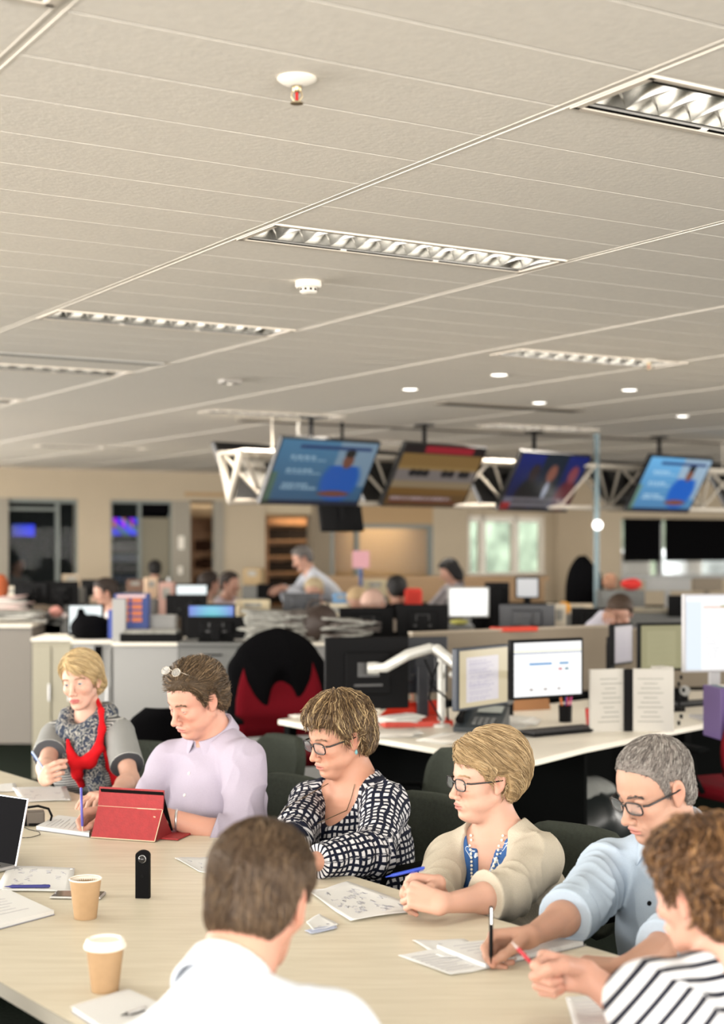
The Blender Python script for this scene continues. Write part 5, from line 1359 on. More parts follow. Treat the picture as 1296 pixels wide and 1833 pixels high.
# black bag, white monitor, box, binder on the cupboards
o = empty('bag', 'shapeless black bag on the white cupboards by the lit screen', 'bag', on(166, 1142, 10.5))
V, F = nets(lambda p: smin(ell(p, v3(0, 0, .07), (.16, .12, .10)), cone(p, v3(-.07, 0, .05), v3(-.08, 0, .19), .03, .025), .03) + .012 * wob(p, 15, 26), v3(-.25, -.2, -.03), v3(.25, .2, .3), .01); numpy_mesh('body', V, F, m_blkf, o)
make_monitor('white lit monitor beside the black bag at left', Q(153, 1108, 10.66), .05, .26, .22, flat(.86, .9, .9), .62, m_dark, base_z=1.008)
o = empty('carton', 'blue and orange printed product box on the cabinet', 'box', on(237, 1126, 10.4), .05)
MB().box((0, 0, .125), (.24, .16, .25), None, .003).build('body', mat('carton_blue', rgb(40, 60, 120), .6), o)
q = MB(); [q.box((-.05 + .09 * (k % 2), -.082, .07 + .045 * (k // 2)), (.07, .003, .03)) for k in range(8)]; pr = q.build('printed_panel', mat('carton_orange', rgb(190, 105, 60), .6), o); MB().box((0, -.082, .235), (.2, .003, .02)).build('stripe', mat('carton_red', rgb(200, 170, 168), .6), o)
q = MB().box((0, 0, .10), (.035, .14, .2), TR(on(201, 1142, 10.35)), .003); props(q.build('folder', mat('folder_blue', rgb(30, 60, 150), .5)), 'bright blue folder standing left of the product box', 'folder')
q = MB().box((0, 0, .15), (.09, .06, .30), TR(on(214, 1150, 10.1)), .003); props(q.build('desk_divider', m_cab), 'white upright divider end in front of the blue folder', 'divider')
o = empty('document_tray', 'long black document tray full of papers on the white partition', 'tray', on(272, 1148, 10.15)); MB().box((0, 0, .03), (.40, .26, .06), None, .004).build('tray', m_dark, o); MB().box((0, -.01, .068), (.36, .22, .025)).build('papers', m_news, o)
q = MB().box((0, 0, .05), (.20, .15, .10), TR(on(290, 1126, 10.5)), .004); props(q.build('paper_box', m_cab), 'cream box of paper behind the document tray', 'box')
make_monitor('monitor with a deep blue lit screen, behind the black ones', Q(378, 1094, 10.3), -.03, .34, .10, paint_blue, .55, m_dark, base_z=1.01)
make_monitor('long black monitor seen from behind on the grey cabinet', Q(388, 1123, 10.05), math.pi + .03, .41, .15, None, base_z=1.01)
stack('loose paper pile on the grey counter at the left edge', 28, 1110, 12.6, .5, .4, 6, [m_paper, m_news], 12, .014, .2, .02, .05, 'paper_stack', 'papers')
stack('pink and white paper pile at the far left edge of the counter', 12, 1090, 13.2, .34, .3, 7, [mat('paper_pink', rgb(205, 180, 175), .8), m_paper], 13, .016, .1, .015, .04, 'paper_stack', 'papers')
def row_desk(label, u0, u1, d, depth=.8, z=.73, m=None, scr_z=None, ms=None):
    x0, x1 = (u0 - 648) / FPX * d, (u1 - 648) / FPX * d; o = empty('desk', label, 'desk', ((x0 + x1) / 2, d + depth / 2, 0)); W = x1 - x0
    MB().box((0, 0, z - .0125), (W, depth, .025), None, .003).build('desk_top', m or m_lam, o)
    for s in (-1, 1): MB().box((s * (W / 2 - .03), 0, z / 2 - .015), (.04, depth - .1, z - .03)).build('leg', m_blk, o)
    if scr_z: MB().box((0, -depth / 2 - .03, scr_z / 2 + .02), (W, .04, scr_z - .04), None, .003).build('front_screen', ms or m_scr, o)
    return o
m_scr2 = mat('partition_brown', rgb(96, 84, 72), .9); m_scr3 = mat('partition_black', rgb(22, 22, 22), .8)
row_desk('desk with a brown front screen behind the left cabinets', -20, 375, 13.0, scr_z=1.00, ms=m_scr2)
row_desk('desk with beige screen behind the newspaper cabinet', 335, 600, 12.2, scr_z=.98, ms=m_scr)
row_desk('desk with a dark front screen in the middle of the office', 610, 900, 11.6, scr_z=.98, ms=m_scr3)
row_desk('desk with a black front screen right of the white lit monitor', 905, 1400, 11.8, scr_z=1.0, ms=m_scr3)
row_desk('desk just behind the beige screens, carrying black monitors', 600, 1090, 9.95, depth=1.2)
row_desk('far desk row in front of the timber-trimmed wall opening', 560, 1010, 16.2, scr_z=1.02, ms=m_scr3)
row_desk('far desk row below the roller blinds', 1015, 1560, 15.5, scr_z=1.02, ms=m_scr3)
row_desk('far desk row in front of the glazed dark room', -120, 330, 16.4, scr_z=1.0, ms=m_scr2)
row_desk('far desk row in front of the wooden shelving', 335, 555, 16.0, scr_z=.98, ms=m_scr2)
q = MB(); p0, p1 = Q(560, 1034, 17.6), Q(985, 1034, 17.6); q.box(((p0.x + p1.x) / 2, 17.9, 1.24), (p1.x - p0.x, .35, .06)); q.box(((p0.x + p1.x) / 2, 17.9, .61), (p1.x - p0.x - .1, .30, 1.2)); props(q.build('counter', mat('counter_timber', rgb(146, 118, 86), .5)), 'long pale timber-topped counter running below the far windows', 'counter')
BM = [(112, 1062, 13.4, .30, .22, 'black monitor seen from behind with a pale frame, at left'), (57, 1062, 13.4, .32, .20, 'black monitor back at the far left in front of the glazing'), (335, 1084, 12.6, .36, .19, 'black monitor back below the long white screen'),
      (160, 1052, 16.7, .31, .19, 'small dark monitor back left of the young man'), (482, 1058, 16.3, .27, .16, 'small dark monitor back right of the two white shirts'), (540, 1077, 12.6, .32, .15, 'black monitor with a light logo patch behind the newspapers'),
      (655, 1114, 10.3, .38, .21, 'wide black monitor back behind the crumpled newspapers'), (756, 1110, 10.25, .36, .22, 'black monitor back beside the wide one, left of the white screen'), (944, 1106, 10.7, .40, .20, 'dark monitor back with grey stand bracket, right of the white screen'),
      (1060, 1108, 10.6, .30, .16, 'black monitor back left of the man resting his head'), (890, 1062, 12.1, .2, .18, 'dark monitor back between white screen and dim screen'), (1250, 1085, 12.2, .5, .18, 'long dark monitor back above the tall mail monitor')]
for u, v, d, W, H, lab in BM: make_monitor(lab, Q(u, v, d), math.pi + random.Random(u).uniform(-.2, .2), W, H, None, case=mat('case_blue_black', (.012, .014, .02), .4) if u in (944, 540) else m_dark, base_z=.73 if d < 16 else .73)
make_monitor('very bright white screen in the middle of the office', Q(839, 1078, 11.4), .05, .32, .235, flat(.97, .97, .95), .7, m_cab)
make_monitor('dim grey-white screen at the right of the far counter', Q(944, 1052, 12.2), -.1, .20, .18, flat(.66, .66, .66), .62, m_dark)
make_monitor('long low white screen behind the black monitor at left', Q(343, 1056, 13.4), .0, .30, .11, flat(.88, .92, .92), .62, m_dark)
def pedestal(p, label, w_=.4):
    if p.z < .2: return
    o = empty('filing_pedestal', 'grey filing pedestal under the ' + ' '.join(label.split()[:9]), 'cabinet', (p.x, p.y, 0), 0, 'filing pedestals among the desks')
    MB().box((0, 0, p.z / 2), (w_, .34, p.z - .002)).build('body', m_cab2, o)
    for k in range(3): MB().box((0, -.175, p.z * (.18 + .32 * k)), (w_ - .03, .012, p.z * .28)).build('drawer', m_cab2, o)
# pink sign on a blue post, coat stand, post with a glowing ball for its reflection
o = empty('signpost', 'pink square sign on a blue post among the desks', 'sign', on(646, 1050, 14.6)); MB().box((0, 0, .27), (.17, .02, .17)).build('sign_board', mat('sign_pink', rgb(190, 140, 148), .6), o); MB().tube([(0, .02, -on(646, 1050, 14.6).z), (0, .02, .22)], .02, 8).build('post', mat('post_blue', rgb(30, 60, 110), .5), o)
o = empty('coat_stand', 'coat stand with a big black coat in front of the right wall', 'coat stand', ((1046 - 648) / FPX * 14.6, 14.6, 0)); MB().tube([(0, 0, 0), (0, 0, 1.55)], .02, 10).build('pole', m_blk, o); MB().lathe([(.2, 0), (.18, .02), (.03, .04)], 20).build('base', m_blk, o)
V, F = nets(lambda p: smin(ell(p, v3(-.02, 0, 1.15), (.17, .14, .40)), cone(p, v3(.10, 0, 1.35), v3(.17, 0, .85), .07, .07), .05) - .01 * ridges(p, 3, v3(1, 0, 0), 25), v3(-.4, -.3, .6), v3(.4, .3, 1.7), .02)
co = numpy_mesh('coat', V, F, m_blkf, None); co.location = ((1046 - 648) / FPX * 14.6, 14.6, 0); props(co, 'long black coat hanging on the coat stand', 'coat')
o = empty('post', 'slim blue-grey post with a glowing ball for its bright glint near the coat', 'post', ((1068 - 648) / FPX * 14.2, 14.2, 0)); MB().tube([(0, 0, 0), (0, 0, CEIL)], .028, 12).build('pole', mat('post_grey_blue', rgb(92, 112, 118), .4), o)
MB().lathe([(.001, -.05), (.035, -.035), (.05, 0), (.035, .035), (.001, .05)], 20, TR((0, -.06, Q(1068, 940, 14.2).z))).build('glint_ball', mat('glint_glow', (1, 1, .97), .3, emit=1.6), o)  # added ball glows in place of a light reflection on the column
# right background: pale desk screens, red item, clutter
for u0, u1, lab in ((1155, 1236, 'pale grey low screen on the far right desk row'), (1240, 1292, 'pale beige low screen at the right end of the far row')):
    p0, p1 = Q(u0, 1046, 14.9), Q(u1, 1046, 14.9); q = MB().box(((p0.x + p1.x) / 2, 14.9, p0.z - .0), (p1.x - p0.x, .04, .13), None, .004); q.box(((p0.x + p1.x) / 2, 14.93, p0.z / 2), (.05, .04, p0.z)); props(q.build('desk_screen', m_cab if u0 < 1200 else m_scr), lab, 'partition')
def lump(label, u, v, d, r, col, cat, name, seed=0, z0=None):
    p = Q(u, v, d); pedestal(p, label, max(.2, r[0] * 2)); V, F = nets(lambda x: ell(x, v3(0, 0, r[2]), r) + .12 * min(r) * wob(x, seed, 3 / min(r)), -v3(*r) * 1.4, v3(*r) * 2.4, min(r) / 7)
    o = numpy_mesh(name, V, F, mat('lump_%02x%02x%02x' % col, rgb(*col), .7), None); o.location = p; return props(o, label, cat)
lump('red bag on the far desk row by the coat', 1130, 1056, 14.2, (.10, .06, .055), (190, 52, 48), 'bag', 'bag', 1)
lump('brown soft toy or bag beside the red bag', 1092, 1056, 14.0, (.07, .06, .08), (140, 104, 84), 'bag', 'bag', 2)
lump('little pink and yellow ornament on the screen at left', 100, 1105, 12.9, (.06, .04, .05), (196, 140, 130), 'ornament', 'ornament', 3)
lump('small dark ornament beside the pink one at left', 86, 1106, 12.9, (.03, .03, .03), (40, 40, 48), 'ornament', 'ornament', 4)
lump('small white ball shaped ornament right of the pink one', 116, 1108, 12.9, (.028, .028, .028), (215, 205, 205), 'ornament', 'ornament', 5)
lump('rust coloured bag at the far left edge', 2, 1080, 14.0, (.07, .06, .14), (160, 84, 52), 'bag', 'bag', 6)
lump('orange tin on the far desk right of the white screen', 1010, 1100, 11.2, (.05, .04, .05), (215, 150, 60), 'tin', 'tin', 7)
lump('yellow dish under the white lit screen', 822, 1118, 11.0, (.07, .05, .02), (200, 196, 110), 'dish', 'dish', 8)
q = MB().box((0, 0, 0), (.30, .10, .03), TR(Q(920, 1126, 9.3), .35), .01); props(q.build('folder', mat('red_card', rgb(190, 52, 30), .5)), 'flat red folder on top of the beige screen', 'folder')
for k, (u, v, d, w_, h_, col, lab) in enumerate([(20, 1062, 15.2, .34, .14, (205, 196, 178), 'cream box at the far left behind the counter'), (300, 1074, 14.0, .14, .34, (185, 150, 140), 'pinkish tall box left of the long white screen'), (270, 1052, 14.4, .12, .2, (200, 175, 150), 'cream carton behind the blue product box'),
     (395, 1094, 12.4, .34, .10, (205, 192, 164), 'cream pile of paper beside the blue lit screen'), (452, 1088, 12.9, .30, .14, (190, 178, 150), 'beige box of files behind the pale newspapers'), (600, 1098, 11.8, .22, .16, (196, 186, 164), 'cream carton behind the crumpled newspapers'),
     (610, 1072, 13.2, .14, .10, (110, 150, 190), 'pale blue carton right of the small logo monitor'), (668, 1052, 14.8, .24, .16, (176, 164, 136), 'beige upright box under the pink sign'), (1030, 1094, 12.2, .28, .12, (196, 182, 160), 'cream files left of the black monitor by the man'),
     (996, 1112, 10.9, .10, .26, (206, 196, 178), 'upright white binder right of the dark monitor'), (455, 1032, 17.5, .22, .20, (150, 130, 100), 'framed brown board standing by the white wall'), (245, 1048, 15.0, .18, .12, (120, 96, 84), 'brown carton on the far desk behind the young man'),
     (128, 1040, 16.0, .2, .14, (165, 150, 130), 'beige parcel on the far desk at left'), (1180, 1092, 12.5, .6, .035, (170, 160, 140), 'long beige shelf board behind the man resting his head')]):
    p = Q(u, v, d); o = empty('carton' if k < 13 else 'shelf_board', lab, 'box' if k < 13 else 'shelf', p, .1 * ((k * 7) % 5 - 2)); pedestal(p - Vector((0, 0, h_ / 2 + .002)), lab, w_ + .04); MB().box((0, 0, 0), (w_, .2, h_), None, .005).build('body', mat('carton_%d' % k, rgb(*col), .8), o); MB().box((0, -.102, h_ * .2), (w_ * .5, .003, h_ * .3)).build('label', m_news, o)
# ------------------------------------------------------------------ meeting table and what lies on it
TO = Vector((-.79, 3.21, 0)); TS0, TS1, TW = -1.32, 3.3, 1.22
def TP(s, w_, z=.73): p = TO + F2 * s + F1 * w_; return Vector((p.x, p.y, z))
ROT2 = math.atan2(F2.y, F2.x)
m_tab = mat('birch_veneer', rgb(214, 196, 158), .38, spec=.4)
nt = m_tab.node_tree; N = nt.nodes; L_ = nt.links; tc = N.new('ShaderNodeTexCoord'); mp = N.new('ShaderNodeMapping'); mp.inputs['Rotation'].default_value = (0, 0, -ROT2); mp.inputs['Scale'].default_value = (2.2, 26, 1)
t_ = N.new('ShaderNodeTexNoise'); t_.inputs['Scale'].default_value = 2.2; t_.inputs['Detail'].default_value = 7; cr = N.new('ShaderNodeValToRGB')
cr.color_ramp.elements[0].position = .3; cr.color_ramp.elements[0].color = (*rgb(192, 184, 163), 1); cr.color_ramp.elements[1].position = .72; cr.color_ramp.elements[1].color = (*rgb(207, 200, 181), 1)
L_.new(tc.outputs['Object'], mp.inputs[0]); L_.new(mp.outputs[0], t_.inputs['Vector']); L_.new(t_.outputs['Fac'], cr.inputs[0]); L_.new(cr.outputs[0], N['Principled BSDF'].inputs['Base Color'])
o = empty('meeting_table', 'long pale birch meeting table where the people sit', 'table', (0, 0, 0))
c = [TP(TS0, 0), TP(TS0, TW), TP(TS1, TW), TP(TS1, 0)]
MB().prism([(p.x, p.y) for p in c], .7005, .73).build('tabletop', m_tab, o)
q = MB()
for a, b in ((0, 1), (1, 2), (2, 3), (3, 0)):
    pa, pb = c[a], c[b]; d_ = (pb - pa).normalized(); nn = Vector((d_.y, -d_.x, 0)) * .0015
    q.box(((pb - pa).length / 2, 0, .715), ((pb - pa).length, .003, .030), TR((pa.x + nn.x, pa.y + nn.y, 0), math.atan2(d_.y, d_.x)))
q.build('edge_band', mat('edge_grey', rgb(150, 146, 134), .5), o)
for s, w_ in ((TS0 + .35, .2), (TS0 + .35, 1.02), (1.0, .2), (1.0, 1.02), (TS1 - .3, .2), (TS1 - .3, 1.02)):
    p = TP(s, w_); MB().tube([(p.x, p.y, 0), (p.x, p.y, .70)], .03, 16).build('leg', m_alu, o)
ZT = .7305
m_sheet = mat('white_sheet', rgb(204, 205, 204), .75); m_ink = mat('ink_grey', rgb(168, 168, 176), .8)
def quad_sheet(name, label, cat, pix, lift=.0, n=8, curl=.004, ink=0, m=None, group=None, seed=0, lines=False, z=ZT):
    """sheet whose four corners lie at the given table points"""
    P4 = [P(u, v, z) for u, v in pix]; c = sum(P4, Vector()) / 4; o = empty(name, label, cat, c, 0, group); rs = random.Random(seed); g = []
    for i in range(n + 1):
        r_ = []
        for j in range(n + 1):
            s, t = i / n, j / n; p = P4[0] * (1 - s) * (1 - t) + P4[1] * s * (1 - t) + P4[2] * s * t + P4[3] * (1 - s) * t - c
            e = max(abs(s - .5), abs(t - .5)) * 2; r_.append(p + Vector((0, 0, .0012 + lift + curl * e ** 4 * (.3 + .7 * abs(math.sin(3 * s + 2 * t + seed))))))
        g.append(r_)
    MB().sheet(g, .0007).build('sheet', m or m_sheet, o)
    if ink:
        q = MB()
        for k in range(ink):
            s = rs.uniform(.12, .85); t = (k + .5) / ink * .76 + .1 if lines else rs.uniform(.12, .86); ln = rs.uniform(.04, .14)
            if lines: s = .12; ln = rs.uniform(.5, .74)
            pp = []
            for e in range(7):
                s2 = min(.96, s + ln * e / 6); t2 = t + (rs.uniform(-.012, .012) if lines else rs.uniform(-.05, .05)); t2 = min(.96, max(.04, t2)); x = s2 * n; y = t2 * n; i, j = int(x), int(y); fx, fy = x - i, y - j
                a = g[i][j] * (1 - fx) * (1 - fy) + g[min(n, i + 1)][j] * fx * (1 - fy) + g[i][min(n, j + 1)] * (1 - fx) * fy + g[min(n, i + 1)][min(n, j + 1)] * fx * fy; pp.append(a + Vector((0, 0, .0004)))
            q.tube(pp, .0007, 4)
        io = q.build('handwriting', m_ink, o); io['kind'] = 'stuff'
    return o
def notebook(label, pix, th=.010, spiral=None, name='notebook', cover=None, ink=8):
    P4 = [P(u, v, ZT) for u, v in pix]; c = sum(P4, Vector()) / 4; o = empty(name, label, 'notebook', c, 0)
    MB().prism([(p.x - c.x, p.y - c.y) for p in P4], 0.0006, .002).build('cover', cover or mat('cover_grey', rgb(120, 124, 140), .5), o)
    cc = [(p - c) * .985 for p in P4]; MB().prism([(p.x, p.y) for p in cc], .002, th).build('page_block', m_sheet, o)
    q = MB(); rs = random.Random(int(pix[0][0]))
    for k in range(ink):
        t = .15 + .7 * k / max(1, ink); a = cc[0] * (1 - t) + cc[3] * t; b = cc[1] * (1 - t) + cc[2] * t; e = rs.uniform(.5, .9)
        q.tube([Vector((*(a * (1 - x) + b * x).xy, th + .0004)) for x in (.1, .1 + .2 * e, .1 + .5 * e, .1 + .8 * e)], .0006, 4)
    if ink: io = q.build('handwriting', m_ink, o); io['kind'] = 'stuff'
    if spiral is not None:
        a, b = P4[spiral[0]] - c, P4[spiral[1]] - c; n = int((b - a).length / .0085); dr = (b - a).normalized(); side = Vector((-dr.y, dr.x, 0)); pts = []
        if side.dot(-(a + b)) > 0: side = -side
        for k in range(n * 8 + 1):
            an = 2 * math.pi * k / 8; pts.append(a + (b - a) * (k / (n * 8)) + side * (.0055 * math.cos(an) - .001) + Vector((0, 0, th / 2 + .001 + .0065 * math.sin(an))))
        MB().tube(pts, .0007, 5).build('spiral_binding', m_alu, o)
    return o
# far end papers
quad_sheet('paper', 'white sheets in front of the blonde woman', 'paper', [(22, 1412), (118, 1409), (128, 1434), (38, 1437)], ink=6, seed=1)
quad_sheet('paper', 'cream topped paper at the far left edge of the table', 'paper', [(-40, 1408), (28, 1404), (32, 1417), (-36, 1421)], seed=2)
notebook('open white notepad under the writing hand of the man in lilac', [(64, 1486), (104, 1466), (170, 1474), (160, 1499)], .014)
quad_sheet('paper', 'small white sheet with a dark blot between the black camera and the dark haired head', 'paper', [(312, 1538), (372, 1536), (420, 1572), (356, 1562)], ink=3, seed=4)
quad_sheet('paper', 'large marked-up plan sheet in front of the clasped hands', 'paper', [(552, 1600), (622, 1583), (768, 1630), (628, 1653)], ink=34, seed=5, curl=.008, n=12)
quad_sheet('paper', 'small folded papers beside the dark haired head', 'paper', [(548, 1652), (572, 1638), (607, 1658), (560, 1668)], seed=6, ink=2)
quad_sheet('paper', 'blue-marked slip under the small folded papers', 'paper', [(545, 1668), (600, 1658), (604, 1664), (556, 1674)], seed=16, m=mat('bluish_sheet', rgb(176, 184, 205), .7))
quad_sheet('paper', 'drawn plan sheet under the blue pen at left', 'paper', [(-8, 1597), (14, 1552), (134, 1556), (128, 1598)], ink=22, seed=7, n=10)
notebook('spiral notebook at the left edge of the table', [(-90, 1610), (16, 1600), (98, 1638), (-30, 1672)], .012, (0, 1))
notebook('spiral notepad at the bottom edge in front of the lidded cup', [(128, 1812), (232, 1780), (330, 1826), (230, 1880)], .012, (0, 1), ink=0)
quad_sheet('paper', 'loose white sheet under the open spiral notebook', 'paper', [(738, 1686), (830, 1684), (900, 1716), (790, 1716)], ink=4, seed=8)
quad_sheet('paper', 'printed sheet lowest under the open spiral notebook', 'paper', [(712, 1712), (800, 1700), (880, 1735), (806, 1748)], ink=8, seed=9, lines=True)
notebook('open spiral notebook under the hand of the man in pale blue', [(780, 1700), (950, 1683), (1046, 1694), (868, 1735)], .012, (3, 2), ink=5)
quad_sheet('paper', 'sheet of notes at the bottom right by the striped sleeve', 'paper', [(1012, 1788), (1100, 1786), (1180, 1850), (1032, 1860)], ink=9, seed=10, lines=True)
# cups
m_kraft = mat('kraft_cup', rgb(164, 136, 104), .7, noise=(60, .04))
def coffee_cup(label, u, v, r, h, lid):
    o = empty('coffee_cup', label, 'cup', P(u, v, ZT)); rb = r * .69
    MB().lathe([(rb, .002), (rb + .0008, .0), (r, h), (r - .0015, h), (rb - .002, .006)], 48).build('cup_body', m_kraft, o)
    if lid:
        MB().lathe([(r + .0005, h - .008), (r + .0045, h - .006), (r + .0045, h - .001), (r + .0025, h + .001), (r - .0005, h + .010), (r - .003, h + .0125), (r - .007, h + .0125), (r - .009, h + .008), (.004, h + .008)], 48).build('lid', m_white, o)
    else:
        MB().tube([((r) * math.cos(a * math.pi / 20), r * math.sin(a * math.pi / 20), h) for a in range(40)], .0018, 8, None, True).build('rim', m_white, o)
        MB().lathe([(r - .002, h - .002), (rb + .003, .03)], 40, cap=False).build('inner_lining', m_white, o)
        MB().lathe([(.0005, .045), (rb + .0045, .045)], 32, cap=False).build('coffee', mat('coffee', rgb(190, 160, 120), .3), o)
    return o
coffee_cup('open brown paper coffee cup standing by the phone', 153, 1643, .0400, .100, False)
coffee_cup('brown paper coffee cup with a white lid, near the front edge', 188, 1773, .0405, .099, True)
# phone
o = empty('mobile_phone', 'silver and black mobile phone lying behind the open cup', 'phone', P(140, 1605, ZT), math.radians(-4))
MB().box((0, 0, .004), (.138, .067, .007), None, .003).build('body', m_alu, o); MB().box((0, 0, .0078), (.130, .061, .0006)).build('display', mat('phone_glass', (.03, .03, .035), .1), o); MB().tube([(-.062, 0, .0082), (-.061, 0, .0084)], .004, 12).build('home_button', m_alu, o)
# stick camera
p = P(256, 1607, ZT); o = empty('stick_camera', 'upright black stick-shaped camera standing alone on the table', 'camera', p, math.radians(-6))
g = [(x, z) for x, z in [(-.019, 0), (.019, 0), (.019, .115)] + [(.019 * math.cos(a), .115 + .013 * math.sin(a)) for a in [math.pi * k / 12 for k in range(1, 12)]] + [(-.019, .115)]]
vs = [(x, -.009, z) for x, z in g] + [(x, .009, z) for x, z in g]; n = len(g)
MB().add(vs, [tuple(range(n)), tuple(range(n, 2 * n))[::-1]] + [(i, (i + 1) % n, n + (i + 1) % n, n + i) for i in range(n)]).build('body', mat('camera_black', (.004, .004, .0045), .6, spec=.05), o)
MB().lathe([(.0095, 0), (.0095, .003), (.008, .006), (.004, .0085), (.0008, .009)], 24, TR((0, -.009, .106), 0, math.pi / 2)).build('lens', mat('lens_glass', (.01, .01, .012), .06), o)
MB().tube([(.0098 * math.cos(a * math.pi / 12), -.0095, .106 + .0098 * math.sin(a * math.pi / 12)) for a in range(24)], .0008, 6, None, True).build('lens_ring', m_alu, o)
MB().lathe([(.004, 0), (.004, .0012)], 16, TR((0, -.009, .06), 0, math.pi / 2)).build('shutter_button', m_dark, o)
# red tablet folio
pa, pb = P(163, 1500, ZT), P(277, 1508, ZT); ax = (pb - pa).normalized(); W = (pb - pa).length; th = math.atan2(ax.y, ax.x)
o = empty('tablet', 'tablet in a worn red folio cover standing on the table', 'tablet', pa, th)
m_folio = mat('red_leather', rgb(146, 34, 38), .55, bump=(180, .15), noise=(60, .10)); m_worn = mat('worn_edge', rgb(212, 186, 160), .8)
MB().add([(0, 0, .002), (W, 0, .002), (W + .004, .050, .095), (-.002, .050, .095), (0, .005, .002), (W, .005, .002), (W + .004, .055, .096), (-.002, .055, .096)], [(0, 1, 2, 3), (7, 6, 5, 4), (0, 4, 5, 1), (1, 5, 6, 2), (2, 6, 7, 3), (3, 7, 4, 0)]).build('lower_back_panel', m_folio, o)
MB().add([(-.002, .050, .096), (W + .004, .050, .096), (W - .004, .075, .154), (-.010, .075, .154), (-.002, .056, .095), (W + .004, .056, .095), (W - .004, .081, .152), (-.010, .081, .152)], [(0, 1, 2, 3), (7, 6, 5, 4), (0, 4, 5, 1), (1, 5, 6, 2), (2, 6, 7, 3), (3, 7, 4, 0)]).build('upper_back_panel', m_folio, o)
MB().box((W / 2 + .03, .14, .004), (W + .06, .19, .006), None, .002).build('front_flap', m_folio, o)
MB().add([(0, .062, .150), (W, .062, .150), (W, .135, .012), (0, .135, .012)], [(0, 1, 2, 3)]).build('display', m_dark, o)
MB().add([(W + .003, .004, .004), (W + .003, .050, .094), (W + .003, .120, .008)], [(0, 1, 2)]).build('side_gusset', mat('red_leather_dark', rgb(120, 20, 26), .6), o)
q = MB(); q.tube([(0, -.001, .003), (W, -.001, .003)], .0018, 6); q.tube([(W, -.001, .003), (W + .004, .049, .094)], .0015, 6); q.build('worn_seam', m_worn, o)
q = MB(); q.tube([(-.002, .0495, .096), (W + .004, .0495, .096)], .0008, 5); q.tube([(W * .62, .049, .0955), (W * .92, .049, .0958)], .0019, 5); q.tube([(W * .90, .0385, .074), (W * .93, .038, .073)], .0022, 5); q.build('scuff_mark', m_worn, o)
# laptop
p = P(30, 1556, ZT); p = p - Vector((.819, -.574, 0)) * .265; o = empty('laptop', 'open laptop with black glossy screen at the left edge of the table', 'laptop', p, math.radians(-35))
MB().box((.11, -.10, .007), (.30, .20, .012), None, .003).build('base', m_alu, o)
Ml = TR((0, 0, .012)) @ Euler((math.radians(-14), 0, 0)).to_matrix().to_4x4()
MB().box((.11, 0, .095), (.31, .006, .20), Ml, .003).build('lid', m_alu, o); MB().box((.11, -.0036, .095), (.300, .001, .190), Ml).build('display', mat('screen_black', (.003, .003, .004), .6, spec=.02), o)
q = MB(); [q.box((-.02 + .018 * k, -.045 - .018 * r_, .0135), (.015, .015, .001)) for k in range(15) for r_ in range(4)]; k_ = q.build('keys', m_dark, o); k_['kind'] = 'stuff'
# black camera with strap and its cable
p = P(62, 1476, ZT); o = empty('camera_case', 'small grey and black camera with a looped black strap', 'camera', p, math.radians(15))
MB().box((0, 0, .024), (.065, .05, .046), None, .006).build('body', mat('case_taupe', rgb(96, 88, 80), .6), o); MB().box((-.035, 0, .022), (.02, .052, .044), None, .004).build('grip', m_dark, o)
MB().tube([(-.04, -.01, .04), (-.03, -.02, .062), (.01, -.02, .066), (.045, -.02, .055), (.056, -.02, .03), (.050, -.022, .010), (.02, -.025, .004), (-.02, -.03, .006)], .0042, 8).build('strap', m_dark, o)
q = MB(); q.tube([P(38, 1478, ZT + .002), P(52, 1485, ZT + .002), P(70, 1489, ZT + .002), P(72, 1494, ZT + .002), P(55, 1499, ZT + .002), P(35, 1500, ZT + .002)], .0012, 6); props(q.build('cable', m_dark), 'thin black cable curling on the table by the laptop', 'cable')
# blue marker lying on the plan sheet; pen on the notepad
pen('pen', 'dark blue pen lying across the plan sheet at left', P(8, 1587, ZT + .008), P(90, 1586, ZT + .008), mat('pen_navy', rgb(30, 34, 110), .35), .0045)
pen('pen', 'silver and black pen on the notepad at the bottom edge', P(216, 1818, ZT + .018), P(262, 1803, ZT + .018), m_alu, .0042, cap=m_dark, nib=m_dark)
